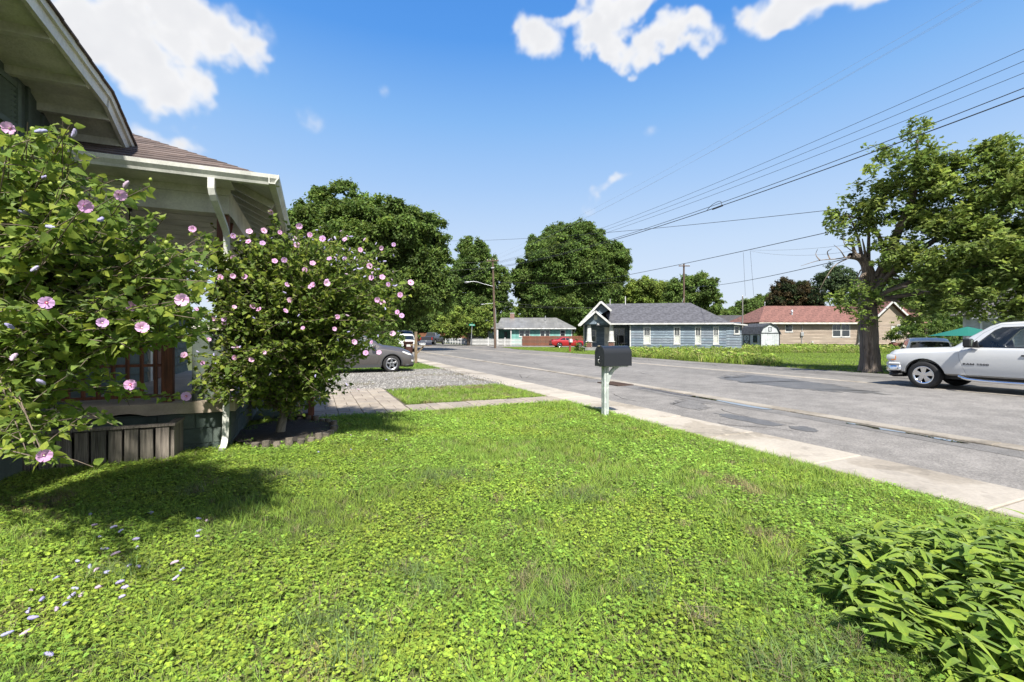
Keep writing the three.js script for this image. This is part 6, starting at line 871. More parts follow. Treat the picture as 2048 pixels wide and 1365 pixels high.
// ------------------------------------------------------------------ shrubs on the far lots
function shrub(name, label, u, v, z, rx, ry, tones, o = {}) { const p = at(u, HOR, z).setY(0), T = thing(name, label, 'shrub', p, 0, o.group); for (let k = 0; k < 4; k++) part('stem', tube([V(rr(-0.1, 0.1), 0, 0), V(rr(-0.4, 0.4) * rx, ry, rr(-0.3, 0.3) * rx)], 0.03, 0.012, 5, 2), MAT.stem, T); crownInto(T, [[0, ry * 0.95, 0, rx, ry, rx * 0.8]], o.dens ?? 26, tones, { size: o.size ?? 0.8, lumps: 16, name: 'foliage' }); return T; }
reseed(303);
shrub('garden_shrub', 'bright green shrub by the brick steps of the tan house', 1815, 650, 45, 1.6, 1.7, LIGHT); shrub('garden_shrub', 'tall dark green shrub beside the green canopy', 1862, 640, 42, 1.7, 2.0, MID); shrub('garden_shrub', 'loose green shrub between canopy and white house', 1900, 645, 38, 1.5, 1.9, MID); shrub('bronze_shrub', 'small bronze leaved shrub against the tan wing roof', 1832, 628, 50, 1.0, 2.5, [[0.09, 0.045, 0.03], [0.06, 0.055, 0.025]]);
shrub('street_hedge', 'dark green hedge behind the grey crossover', 745, 690, 29, 1.7, 1.1, DARK); shrub('street_hedge', 'sparse green hedge beside the white utility vehicle', 775, 690, 34, 1.4, 1.0, MID); shrub('street_hedge', 'tall dark hedge behind the crossover roof', 690, 690, 33, 2.4, 1.5, DARK);
shrub('cottage_bush', 'rounded dark bush in front of the corner of the blue cottage', 1160, 690, 45.5, 0.75, 0.85, DARK); shrub('cottage_bush', 'small ivy bush climbing below the last cottage window', 1428, 690, 47.3, 0.45, 0.75, MID);
// ------------------------------------------------------------------ the maple with the broken trunk
{
  const base = at(1741, HOR, 19.4).setY(0), T = thing('maple_tree', 'old maple with a broken trunk and long leafy limbs beside the pickup', 'tree', base);
  const P = (u, v, z) => at(u, v, z).sub(base);
  // trunk with buttresses and a split
  const H = 3.6, g = new THREE.CylinderGeometry(1, 1, H, 40, 40, true).translate(0, H / 2, 0), p = g.attributes.position, uv = g.attributes.uv;
  for (let i = 0; i < p.count; i++) { const y = p.getY(i), a = Math.atan2(p.getZ(i), p.getX(i)), t = y / H; let r = 0.335 + 0.085 * Math.exp(-y * 3.2) + 0.03 * Math.sin(3 * a + 1) + 0.045 * Math.exp(-y * 2.5) * Math.sin(5 * a) + 0.13 * (fbm(Math.cos(a) * 1.6 + 9, y * 1.1 + Math.sin(a) * 1.6, 3) - 0.5) + 0.03 * (fbm(a * 9, y * 2.2, 2) - 0.5) - 0.05 * sm(0.5, 1, t); const crack = Math.exp(-Math.pow((a - 2.25 - 0.08 * Math.sin(y * 4)) / 0.07, 2)) * sm(1.5, 0.9, y); r -= 0.16 * crack; p.setX(i, Math.cos(a) * r - 0.05 * t - 0.1 * t * t); p.setZ(i, Math.sin(a) * r); uv.setXY(i, a * 0.45, y); } g.computeVertexNormals();
  part('trunk', g, MAT.bark, T);
  const lb = (pts, r0, r1) => part('limb', tube(pts, r0, r1, 10, 24), MAT.bark, T);
  lb([V(-0.14, 3.2, 0), P(1742, 575, 19.4), P(1735, 535, 19.3), P(1722, 516, 19.2), P(1700, 512, 19.1)], 0.30, 0.13); lb([V(-0.1, 3.0, 0), P(1762, 560, 19.2), P(1790, 480, 18.6), P(1830, 380, 18), P(1835, 280, 17.6)], 0.26, 0.04); lb([V(-0.1, 3.1, 0), P(1790, 540, 19), P(1870, 480, 18.4), P(1960, 420, 18)], 0.2, 0.04); lb([P(1775, 520, 19), P(1745, 450, 19.2), P(1690, 430, 19)], 0.10, 0.025);
  const stub = part('broken_stub', tube([P(1735, 540, 19.4), P(1722, 560, 19.1), P(1716, 580, 18.9)], 0.13, 0.05, 8, 6), std({ color: C(0.36, 0.28, 0.21), map: reps(woodTex, 2), roughness: 0.95 }), T); part('broken_stub', tube([P(1712, 515, 19.1), P(1708, 500, 19.1), P(1706, 488, 19.1)], 0.10, 0.04, 8, 4), stub.material, T);
  for (const pts of [[[1702, 513], [1675, 518], [1640, 521], [1602, 532]], [[1702, 515], [1672, 530], [1650, 560], [1640, 580]], [[1690, 515], [1680, 500], [1668, 490]], [[1720, 512], [1690, 490], [1688, 470]], [[1640, 521], [1632, 508], [1636, 498]], [[1722, 540], [1708, 570], [1706, 600]], [[1660, 518], [1655, 505], [1664, 498]]]) part('dead_twig', tube(pts.map(([u, v]) => P(u, v, 19 + rr(-0.3, 0.3))), 0.028, 0.007, 5, 10), stub.material, T);
  reseed(404);
  const B = (u, v, r, z, q = 1) => { const c = P(u, v, z), R = r * z / F; return [c.x, c.y, c.z, R * q, R, R * q]; };
  const top = [B(1812, 268, 26, 18), B(1835, 250, 22, 18), B(1758, 290, 15, 18.4, 1.6), B(1730, 296, 10, 18.6, 1.6), B(1800, 330, 48, 18), B(1850, 330, 48, 17.6), B(1900, 322, 34, 17.4), B(1950, 330, 44, 17), B(2010, 318, 44, 16.6), B(2075, 330, 70, 16.4), B(1700, 435, 36, 19), B(1676, 452, 20, 19, 1.3), B(1740, 405, 40, 18.8), B(1785, 420, 55, 18.4), B(1850, 410, 62, 17.8), B(1930, 410, 74, 17.2), B(2020, 420, 84, 16.6), B(2110, 430, 100, 16.6), B(1725, 478, 26, 18.8), B(1795, 500, 46, 18), B(1860, 510, 62, 17.4), B(1940, 520, 74, 16.8), B(2030, 530, 84, 16.4), B(2130, 540, 90, 16.4), B(1860, 585, 40, 17), B(1925, 590, 46, 16.6), B(2000, 600, 42, 16.2), B(2070, 600, 50, 16), B(1830, 625, 24, 18), B(1960, 632, 24, 16.4), B(1800, 560, 28, 18.6)];
  const low = [B(1690, 602, 28, 18.7), B(1718, 618, 28, 18.6), B(1745, 575, 26, 18.7), B(1712, 590, 26, 18.5), B(1748, 640, 16, 18.8), B(1668, 600, 16, 18.8), B(1735, 655, 14, 18.8), B(1765, 600, 18, 19)];
  crownInto(T, top, 23, [[0.20, 0.255, 0.048], [0.17, 0.23, 0.044], [0.235, 0.285, 0.054]], { sprays: MAPLE, size: 1.0, lumps: 20, shell: 0.25 });
  crownInto(T, low, 30, [[0.19, 0.25, 0.042], [0.16, 0.225, 0.038]], { sprays: MAPLE, size: 0.85, lumps: 22, shell: 0.2 });
  for (let k = 10; k < top.length; k += 2) { const [x, y, z] = top[k]; part('limb', tube([V(lerp(-0.1, x, 0.15), lerp(3.2, y, 0.25), lerp(0, z, 0.15)), V(lerp(-0.1, x, 0.6), lerp(3.2, y, 0.7) + 0.3, lerp(0, z, 0.6)), V(x, y, z)], 0.1, 0.02, 6, 10), MAT.bark, T); }
  for (const [x, y, z] of low) part('limb', tube([V(-0.15, 2.6, 0.2), V(x * 0.6, lerp(2.6, y, 0.6), z * 0.7), V(x, y, z)], 0.04, 0.012, 5, 6), MAT.bark, T);
}
// ------------------------------------------------------------------ rose of sharon shrubs
const roseLeaf = leafGeo(0.062, 0.056, { K: 5, prof: t => [0.25, 0.95, 0.55, 0.85, 0.35, 0.04][Math.round(t * 5)], fold: 0.3, droop: 0.35 }), roseLeaf2 = leafGeo(0.055, 0.042, { K: 4, prof: t => [0.3, 1, 0.75, 0.5, 0.03][Math.round(t * 4)], fold: 0.25, droop: 0.45 });
function flowerGeo(open) { // five broad overlapping petals round a stamen column, facing +z
  const l = []; for (let k = 0; k < 5; k++) { const a = k / 5 * 2 * Math.PI, pos = [], idx = [], R = 3, Q = 4; for (let i = 0; i <= R; i++) for (let j = 0; j <= Q; j++) { const t = i / R, w = (j / Q - 0.5) * 2, sp = 0.62 * Math.sin(Math.PI * (0.14 + 0.62 * t)), rad = 0.043 * t, an = a + w * sp * 1.2, z = open * 0.03 * t * (1.2 - 0.55 * t) + 0.004 * Math.sin(w * 5 + k) * t + 0.002 * w; pos.push(Math.cos(an) * rad, Math.sin(an) * rad, z); if (i && j) { const p = i * (Q + 1) + j, q = p - Q - 1; idx.push(q - 1, q, p - 1, q, p, p - 1); } } const g = new THREE.BufferGeometry(); g.setAttribute('position', new THREE.Float32BufferAttribute(pos, 3)); g.setIndex(idx); g.computeVertexNormals(); l.push(g); }
  return mergeGeometries(l);
}
const openFlower = flowerGeo(0.7), cupFlower = flowerGeo(1.9), heartGeo = new THREE.CircleGeometry(0.011, 10).translate(0, 0, 0.0065), stamenGeo = cyl(0.003, 0.0045, 0, 0.028, 0, 0, 6).rotateX(Math.PI / 2);
const spentGeo = (() => { const g = new THREE.LatheGeometry([[0.001, 0], [0.005, 0.003], [0.008, 0.012], [0.0095, 0.026], [0.0085, 0.038], [0.006, 0.046], [0.0015, 0.05]].map(p => new THREE.Vector2(...p)), 15), p = g.attributes.position; for (let i = 0; i < p.count; i++) { const x = p.getX(i), z = p.getZ(i), y = p.getY(i), a = Math.atan2(z, x) + y * 38, r = Math.hypot(x, z) * (1 + 0.32 * Math.cos(5 * a)); p.setXYZ(i, Math.cos(a - y * 18) * r + 0.004 * Math.sin(y * 70), y, Math.sin(a - y * 18) * r); } g.computeVertexNormals(); return g; })();   // a twisted, faded blossom
const budGeo = new THREE.SphereGeometry(0.011, 7, 6).scale(1, 1.25, 1);
const petalMats = [[0.66, 0.37, 0.61], [0.70, 0.41, 0.63], [0.60, 0.37, 0.64], [0.74, 0.46, 0.66]].map(c => leafMat({ color: C(...c), transmission: 0.3 })), heartMat = std({ color: C(0.36, 0.02, 0.10), roughness: 0.8 }), stamenMat = std({ color: C(0.75, 0.7, 0.5), roughness: 0.8 }), spentMat = [[0.30, 0.30, 0.46], [0.35, 0.32, 0.48], [0.27, 0.25, 0.43], [0.40, 0.30, 0.38]].map(c => std({ color: C(...c), roughness: 0.85 })), budMat = std({ color: C(0.24, 0.30, 0.05), roughness: 0.8 }), leafTints = k => [[0.105, 0.152, 0.024], [0.085, 0.13, 0.022], [0.128, 0.172, 0.026], [0.072, 0.116, 0.022], [0.165, 0.2, 0.03]].map(c => c.map(x => x * k));
function sharon(T, stems, tips, opt) { // stems: base points; tips: end points of shoots, all in the shrub's frame
  const leaves = [], col = new THREE.Color(), twigs = [];
  for (const tip of tips) {
    const b = stems[Math.floor(rnd() * stems.length)], d = tip.clone().sub(b), mid = b.clone().addScaledVector(d, 0.5).add(V(rr(-0.15, 0.15), 0.14 * d.length() * rr(0.2, 1), rr(-0.15, 0.15)));
    const curve = new THREE.CatmullRomCurve3([b, b.clone().lerp(mid, 0.5).add(V(0, 0.05, 0)), mid, tip]);
    twigs.push(tube(curve.getPoints(8), opt.twig, 0.0022, 5, 12)); const L = d.length();
    const put = (p, out, sc) => { const q = new THREE.Quaternion().setFromUnitVectors(V(0, 0, 1), out.clone().normalize()).multiply(turned(rr(-0.5, 0.5), rr(-0.4, 0.4), rr(-0.9, 0.9))); const up = V(0, 1, 0).applyQuaternion(q); if (up.y < 0) q.multiply(turned(0, 0, Math.PI)); const tn = opt.tints[Math.floor(Math.pow(rnd(), 1.3) * opt.tints.length)]; leaves.push({ m: M4(p, q, sc), c: col.setRGB(...tn).multiplyScalar(rr(0.8, 1.2)).clone(), p }); };
    for (let t = opt.from; t < 1.001; t += opt.step / L) { const p = curve.getPoint(clamp(t)), n = opt.side; for (let k = 0; k < n; k++) { const out = V(rr(-1, 1), rr(-0.45, 0.55), rr(-1, 1)); put(p.clone().addScaledVector(out, opt.spread * rnd()), out, rr(0.65, 1.3) * opt.leaf); } }
    for (let k = 0; k < opt.sideTwigs; k++) { const t = rr(opt.from, 0.95), p = curve.getPoint(t), out = V(rr(-1, 1), rr(-0.3, 0.8), rr(-1, 1)).normalize().multiplyScalar(rr(0.1, 0.28) * opt.tw), e = p.clone().add(out); twigs.push(tube([p, p.clone().lerp(e, 0.5).add(V(0, 0.015, 0)), e], opt.twig * 0.35, 0.0018, 4, 3)); for (let q = 0; q < opt.perTwig; q++) { const f = p.clone().lerp(e, rr(0.25, 1)), o2 = V(rr(-1, 1), rr(-0.45, 0.55), rr(-1, 1)); put(f.addScaledVector(o2, opt.spread * 0.6 * rnd()), o2, rr(0.6, 1.25) * opt.leaf); } }
  }
  part('branch', twigs, MAT.stem, T, { kind: 'stuff' }); return leaves;
}
function flower(T, p, dir, sc, mi, g = openFlower) { const f = part('flower', g, petalMats[mi % 4], T); f.position.copy(p); f.quaternion.copy(lookQ(dir.clone().normalize())); f.scale.setScalar(sc); part('throat', heartGeo, heartMat, f); part('stamen', stamenGeo, stamenMat, f); return f; }
function spent(T, p, sc, mi) { const f = part('faded_flower', spentGeo, spentMat[mi % 4], T); f.position.copy(p); f.quaternion.copy(turned(rr(0.3, 2.6), rr(0, 6.3), 0)); f.scale.setScalar(sc); return f; }
{ // near shrub, reaching in from the porch side
  reseed(515);
  const base = V(-4.55, 0.04, -3.55), T = thing('rose_of_sharon', 'large flowering shrub with lobed leaves spreading before the porch railing', 'shrub', base);
  const P = (u, v, z) => at(u, v, z).sub(base);
  const stems = [V(0.1, 0.6, 0.05), V(0.3, 0.8, 0.1), V(0.5, 1.0, 0.1), V(0.4, 1.2, 0.15), V(0.8, 1.3, 0.05), V(0.9, 1.0, 0.1), V(0.7, 1.6, 0.1)];
  part('trunk', tube([V(0, -0.1, 0), V(0.08, 0.5, 0.05), V(0.3, 1.0, 0.1), V(0.7, 1.7, 0.1)], 0.045, 0.015, 8, 10), MAT.stem, T); part('trunk', tube([V(-0.03, 0, 0.02), V(0.4, 0.6, 0.05), V(0.8, 1.0, 0.1), V(1.2, 1.3, 0.1)], 0.035, 0.012, 8, 10), MAT.stem, T);
  // shoots end inside this outline of the shrub as it grows
  const outline = [[-60, 240], [60, 245], [115, 235], [140, 265], [135, 330], [215, 350], [295, 372], [300, 395], [215, 420], [300, 430], [330, 452], [300, 490], [390, 510], [440, 560], [420, 640], [345, 670], [300, 700], [235, 740], [200, 800], [150, 830], [190, 880], [120, 900], [60, 930], [-60, 930]];
  const inside = (x, y) => { let c = false; for (let i = 0, j = outline.length - 1; i < outline.length; j = i++) { const [xi, yi] = outline[i], [xj, yj] = outline[j]; if (yi > y !== yj > y && x < (xj - xi) * (y - yi) / (yj - yi) + xi) c = !c; } return c; };
  const tips = []; while (tips.length < 260) { const u = rr(-60, 440), v = rr(235, 930); if (!inside(u, v)) continue; if (v > 740 && rnd() < 0.35) continue; tips.push(P(u, v, u > 250 ? rr(2.5, 3.6) : rr(2.35, 3.7))); }
  for (let k = 0; k < 110; k++) tips.push(P(rr(230, 440), rr(485, 680) + (k % 3 ? 0 : 0), rr(2.7, 3.5)));
  for (let k = 0; k < 60; k++) tips.push(P(rr(-40, 150), rr(255, 420), rr(2.4, 3.2)));
  for (const [u, v, z] of [[125, 232, 2.5], [140, 250, 2.5], [300, 372, 2.5], [290, 380, 2.55], [325, 440, 2.7], [325, 425, 2.7], [55, 245, 2.5], [435, 550, 2.8], [260, 380, 2.5], [230, 360, 2.6], [190, 860, 2.7], [225, 850, 2.7], [60, 925, 2.45], [90, 930, 2.4], [40, 880, 2.5]]) tips.push(P(u, v, z));
  const FL1 = [[165, 411, 2.15, 1], [237, 388, 2.2, 1], [92, 606, 2.2, 0], [366, 600, 2.35, 1], [85, 910, 2.1, 2], [282, 658, 2.5, 1], [203, 648, 2.45, 1], [22, 256, 2.2, 1], [260, 770, 2.7, 0], [262, 612, 2.7, 1], [372, 793, 3.3, 0]]; for (const [u, v, z] of FL1) { tips.push(P(u, v, z + 0.03)); tips.push(P(u + rr(-14, 14), v + rr(5, 18), z + 0.08)); }
  const leaves = sharon(T, stems, tips, { twig: 0.008, from: 0.55, step: 0.055, side: 2, spread: 0.05, leaf: 1.0, sideTwigs: 5, perTwig: 5, tw: 1, tints: leafTints(2.25) });
  const eye = V(0, EYE, 0).sub(base); leaves.forEach(l => { l.d = l.p.distanceTo(eye) + (P(0, 0, 1) && 0); const w = l.p.clone().add(base); l.vis = Math.abs(w.x / w.z) < 1.15; }); leaves.sort((a, b) => (b.vis - a.vis) || a.d - b.d);
  const shades = leafTints(2.1).map(c => leafMat({ color: C(...c), map: veinTex }));
  leaves.slice(0, 300).forEach((l, i) => { const m = part('leaf', i % 2 ? roseLeaf : roseLeaf2, shades[i % shades.length], T); l.m.decompose(m.position, m.quaternion, m.scale); });
  const rest = leaves.slice(300); copies('leaf_mass', roseLeaf, MAT.roseLeaf, rest.filter((_, i) => i % 2).map(l => [l.m, l.c]), T); copies('leaf_mass', roseLeaf2, MAT.roseLeaf, rest.filter((_, i) => !(i % 2)).map(l => [l.m, l.c]), T);
  FL1.forEach(([u, v, z, c], i) => { const p = P(u, v, z), to = V(0, EYE, 0).sub(base).sub(p).normalize(); flower(T, p, to.add(V(rr(-0.7, 0.7), rr(-0.3, 0.7), rr(-0.3, 0.3))), rr(0.62, 0.78), i, c ? cupFlower : openFlower); });
  [[95, 262], [143, 274], [95, 353], [257, 362], [113, 458], [60, 543], [8, 647], [22, 722], [60, 430], [90, 770], [205, 435]].forEach(([u, v], i) => spent(T, P(u, v, rr(2.2, 2.6)), rr(0.85, 1.1), i));
  for (let k = 0; k < 70; k++) { const t = tips[Math.floor(rnd() * tips.length)], m = part('bud', budGeo, budMat, T); m.position.copy(t).add(V(rr(-0.04, 0.04), rr(-0.01, 0.03), rr(-0.04, 0.04))); m.scale.setScalar(rr(0.7, 1.15)); }
}
{ // second shrub in the bed by the steps
  reseed(616);
  const base = V(-3.5, 0.06, -6.85), T = thing('rose_of_sharon', 'rounded shrub full of pink flowers in the bed by the porch steps', 'shrub', base), P = (u, v, z) => at(u, v, z).sub(base);
  part('trunk', tube([V(0, -0.1, 0), V(0.02, 0.12, 0), V(0.06, 0.3, 0), V(0.1, 0.5, 0)], t => 0.075 - 0.025 * t, 0, 10, 10), std({ color: C(0.30, 0.26, 0.20), map: reps(barkTex, 2), bumpMap: reps(barkBump, 2), bumpScale: 0.012, roughness: 0.95 }), T);
  for (const [x, y, z] of [[0.5, 1.2, 0.1], [-0.2, 1.3, 0.1], [0.2, 1.4, -0.2], [0.75, 1.1, 0.2], [0.1, 1.1, 0.4]]) part('trunk', tube([V(0.06, 0.3, 0), V(x * 0.4, 0.6, z * 0.4), V(x, y, z)], 0.035, 0.014, 7, 8), MAT.stem, T);
  const stems = [V(0.06, 0.3, 0), V(0.08, 0.42, 0), V(0.3, 0.8, 0.05), V(-0.1, 0.8, 0.05), V(0.5, 1.2, 0.1), V(-0.2, 1.3, 0.1), V(0.1, 1.1, 0.4), V(0.2, 1.4, -0.2)], tips = [];
  const blobs = [[600, 560, 150, 105, 6.7, 1.15], [700, 560, 100, 85, 6.7, 0.9], [500, 570, 85, 100, 5.85, 0.5], [600, 680, 120, 90, 6.6, 0.9], [470, 680, 70, 100, 5.6, 0.25], [560, 490, 90, 45, 6.6, 0.7], [690, 650, 80, 70, 6.5, 0.7], [425, 530, 40, 60, 5.6, 0.2], [640, 760, 70, 50, 6.5, 0.5], [440, 780, 60, 50, 5.6, 0.2], [555, 800, 60, 50, 6.5, 0.4]];
  const wts = [200, 120, 105, 130, 70, 75, 80, 22, 44, 26, 40];
  blobs.forEach(([u, v, ru, rv, z, dz], i) => { for (let k = 0; k < wts[i]; k++) { const d = V(gauss(), gauss(), gauss()).normalize(), q = Math.cbrt(rr(0.35, 1)); tips.push(P(u + d.x * ru * q, v + d.y * rv * q, z + d.z * dz * q)); } });
  for (const [u, v] of [[545, 425], [540, 450], [585, 455], [815, 560], [822, 590], [800, 540], [640, 450], [400, 465], [420, 450], [770, 505], [830, 575], [800, 640], [690, 455], [735, 470]]) tips.push(P(u, v, rr(6.3, 6.8)));
  const F2 = [[385, 460], [393, 523], [465, 472], [499, 466], [497, 484], [466, 516], [525, 489], [527, 462], [559, 465], [597, 452], [568, 520], [593, 490], [544, 424], [610, 540], [645, 478], [652, 568], [626, 570], [690, 480], [687, 517], [738, 532], [743, 556], [764, 557], [777, 569], [821, 566], [755, 600], [765, 606], [803, 632], [785, 670], [675, 634], [505, 613], [450, 640], [460, 645], [425, 638], [470, 696], [374, 793], [368, 711], [488, 555], [440, 555], [394, 620], [405, 560], [800, 590], [720, 500], [660, 520], [580, 600], [620, 470]];
  F2.forEach(q => { q.push(rr(5.45, 5.75)); tips.push(P(q[0], q[1], q[2] + 0.03)); if (q[0] < 440 || q[0] > 760 || q[1] < 470) tips.push(P(q[0] + rr(-10, 10), q[1] + rr(4, 16), q[2] + 0.1)); });
  const leaves = sharon(T, stems, tips, { twig: 0.008, from: 0.5, step: 0.05, side: 2, spread: 0.055, leaf: 1.1, sideTwigs: 5, perTwig: 5, tw: 1, tints: leafTints(2.0) });
  copies('leaf_mass', roseLeaf, MAT.roseLeaf, leaves.filter((_, i) => i % 2).map(l => [l.m, l.c]), T); copies('leaf_mass', roseLeaf2, MAT.roseLeaf, leaves.filter((_, i) => !(i % 2)).map(l => [l.m, l.c]), T);
  F2.forEach(([u, v, z], i) => { const p = P(u, v, z), to = V(0, EYE, 0).sub(base).sub(p).normalize(); flower(T, p, to.add(V(rr(-0.6, 0.6), rr(-0.2, 0.8), rr(-0.3, 0.3))), rr(0.62, 0.92) * (i % 5 === 0 ? 1.15 : 1), i, i % 3 === 0 ? cupFlower : openFlower); });
  reseed(621); for (let k = 0; k < 26; k++) { const u = rr(400, 800), v = rr(450, 720) + Math.abs(u - 600) * 0.12, p = P(u, v, rr(5.4, 5.7)), to = V(0, EYE, 0).sub(base).sub(p).normalize(); flower(T, p, to.add(V(rr(-0.9, 0.9), rr(-0.2, 0.9), rr(-0.4, 0.4))), rr(0.55, 0.82), k, k % 2 ? cupFlower : openFlower); }
  reseed(617); for (let k = 0; k < 80; k++) { const up = k < 46, u = up ? rr(600, 790) : rr(390, 800), v = up ? 450 + (u - 600) * 0.35 + rr(-15, 60) : rr(470, 800); spent(T, P(u, v, rr(5.4, 5.9)), rr(0.7, 1.1), k); }
}
// ------------------------------------------------------------------ long leaved plant at the lower right corner
{
  reseed(717);
  const c = V(2.9, 0.03, -2.3), T = thing('leafy_plant', 'lush clump of long pointed bright green leaves at the lawn edge', 'plant', c), lg = [leafGeo(0.17, 0.042, { K: 6, prof: t => [0.35, 0.9, 1, 0.92, 0.7, 0.38, 0.02][Math.round(t * 6)], fold: 0.45, droop: 0.42 }), leafGeo(0.145, 0.04, { K: 6, prof: t => [0.3, 0.95, 1, 0.9, 0.65, 0.33, 0.02][Math.round(t * 6)], fold: 0.35, droop: 0.75 }), leafGeo(0.2, 0.045, { K: 6, prof: t => [0.35, 0.85, 1, 0.95, 0.75, 0.4, 0.02][Math.round(t * 6)], fold: 0.4, droop: 0.25 })];
  const tints = [[0.20, 0.30, 0.036], [0.165, 0.26, 0.034], [0.24, 0.335, 0.04], [0.14, 0.235, 0.03]], mats = tints.map(t => leafMat({ color: C(...t.map(q => q * 1.25)), map: veinTex, specularIntensity: 0.4, transmission: 0.34 })), L = [], stems = [];
  for (let k = 0; k < 620; k++) {
    const a = rr(0, 6.283), q = Math.sqrt(rnd()), x = Math.cos(a) * q * 0.92, z = Math.sin(a) * q * 0.78, h = (0.33 * (1 - 0.75 * q * q) + 0.06) * rr(0.75, 1.15), lean = V(x * 0.22 + rr(-0.08, 0.08) - 0.03, 0, z * 0.22 + rr(-0.08, 0.08)); const wx = c.x + x, wz = c.z + z; const [, nn] = SNof(V(wx, 0, wz)); if (nn > SW0 - 0.05) continue;
    stems.push(tube([V(x, 0, z), V(x + lean.x * 0.5, h * 0.6, z + lean.z * 0.5), V(x + lean.x, h, z + lean.z)], 0.004, 0.002, 4, 3));
    const N = 8; for (let i = 0; i < N; i++) { const t = lerp(0.18, 1, i / (N - 1)), p = V(x + lean.x * t, h * t, z + lean.z * t), yaw = i * 2.4 + k, q2 = turned(lerp(0.15, -0.75, Math.pow(t, 3)) + rr(-0.25, 0.25), yaw + rr(-0.4, 0.4), rr(-0.35, 0.35)); L.push({ m: M4(p, q2, rr(0.6, 1.1)), p, g: i % 3, c: tints[Math.floor(rnd() * 4)], y: p.y }); }
  }
  part('stem', stems, std({ color: C(0.1, 0.15, 0.04), roughness: 0.8 }), T, { kind: 'stuff' });
  const eye = V(0, EYE, 0).sub(c); L.forEach(l => { const w = l.p.clone().add(c); l.s = l.p.distanceTo(eye) - l.y * 2.2 + (Math.abs(w.x / w.z) > 1.14 || w.z > -1.9 ? 9 : 0); }); L.sort((a, b) => a.s - b.s);
  L.slice(0, 300).forEach((l, i) => { const m = part('leaf', lg[l.g], mats[i % 4], T); l.m.decompose(m.position, m.quaternion, m.scale); }); const col = new THREE.Color();
  lg.forEach((g, k) => copies('leaf_mass', g, leafMat({ map: veinTex, specularIntensity: 0.4, transmission: 0.34 }), L.slice(300).filter(l => l.g === k).map(l => [l.m, col.setRGB(...l.c).multiplyScalar(rr(1.0, 1.45)).clone()]), T));
}
// ------------------------------------------------------------------ lawn: ground ivy, clover and grass
const inFrame = (p, m = 1.2) => -p.z > -0.2 && Math.abs(p.x) < 1.125 * -p.z + m && -p.z < 70;
const roundLeaf = (() => { const pos = [0, 0, 0], idx = [], n = 9; for (let i = 0; i <= n; i++) { const a = lerp(0.35, 2 * Math.PI - 0.35, i / n) + Math.PI / 2, r = 1 + 0.07 * Math.sin(i * 2.6); pos.push(Math.cos(a) * r, 0.22 * (0.6 + 0.4 * Math.sin(a * 2)), Math.sin(a) * r); if (i) idx.push(0, i, i + 1); } const g = new THREE.BufferGeometry(); g.setAttribute('position', new THREE.Float32BufferAttribute(pos, 3)); g.setIndex(idx); g.computeVertexNormals(); return g; })();
const trefoil = (() => { const l = []; for (let k = 0; k < 3; k++) l.push([roundLeaf, M4(V(Math.cos(k * 2.1) * 0.85, 0, Math.sin(k * 2.1) * 0.85), turned(0.1, 0, 0.15), 0.85)]); return bundle(l); })();
function mat_(n, leaf, size, R, hmin, hmax, tilt, k) { reseed(k); const l = []; for (let i = 0; i < n; i++) l.push([leaf, M4(V(gauss() * R, rr(hmin, hmax), gauss() * R), turned(rr(-tilt, tilt), rr(0, 6.3), rr(-tilt, tilt)), size * rr(0.6, 1.3))]); return bundle(l); }
function blades(n, R, h, w, k, bend = 0.5) { reseed(k); const l = []; const g = (hh, b) => { const pos = [], idx = []; for (let i = 0; i <= 3; i++) { const t = i / 3, ww = w * (1 - t * 0.95) * (0.8 + 0.4 * t * (1 - t) * 4); pos.push(-ww, hh * t * (1 - 0.25 * b * t), b * hh * t * t, ww, hh * t * (1 - 0.25 * b * t), b * hh * t * t); if (i) { const a = 2 * i - 2; idx.push(a, a + 1, a + 2, a + 1, a + 3, a + 2); } } const q = new THREE.BufferGeometry(); q.setAttribute('position', new THREE.Float32BufferAttribute(pos, 3)); q.setIndex(idx); q.computeVertexNormals(); return q; }; for (let i = 0; i < n; i++) l.push([g(h * rr(0.6, 1.3), bend * rr(0.3, 1.8)), M4(V(gauss() * R, 0, gauss() * R), turned(0, rr(0, 6.3), 0), 1)]); return bundle(l); }
const IVY = [mat_(20, roundLeaf, 0.0078, 0.04, 0.014, 0.036, 0.5, 11), mat_(20, roundLeaf, 0.0071, 0.04, 0.012, 0.034, 0.55, 12), mat_(14, roundLeaf, 0.0098, 0.042, 0.016, 0.042, 0.5, 13)], CLOVER = [mat_(12, trefoil, 0.0055, 0.045, 0.02, 0.05, 0.4, 14), mat_(12, trefoil, 0.006, 0.045, 0.02, 0.055, 0.4, 15)], TURF = [blades(18, 0.036, 0.062, 0.0018, 16, 0.9), blades(18, 0.036, 0.075, 0.0021, 17, 1.0)], WIDE = [blades(8, 0.03, 0.085, 0.0045, 18, 1.1)], STRAW = [mat_(1, roundLeaf, 0.001, 0.01, 0, 0, 0, 19)];
const inPlot = (s, n) => { if (n > SW0 - 0.02) return false; if (s > 8.98 && s < 9.9 && n > 1.7) return false; if (s > 8.98 && n < 1.83 && n > -1.2) return false; if (s > 12.95) return false; if (n < -1.0 && s > 7.05) return false; if (n < -1.55 && s > 6.66) return false; if (s > 9.8 && n < 1.8) return false; const bx = (n + 0.42) / 0.5, bz = (s - 7.75) / 0.75; return bx * bx + bz * bz > 1; };
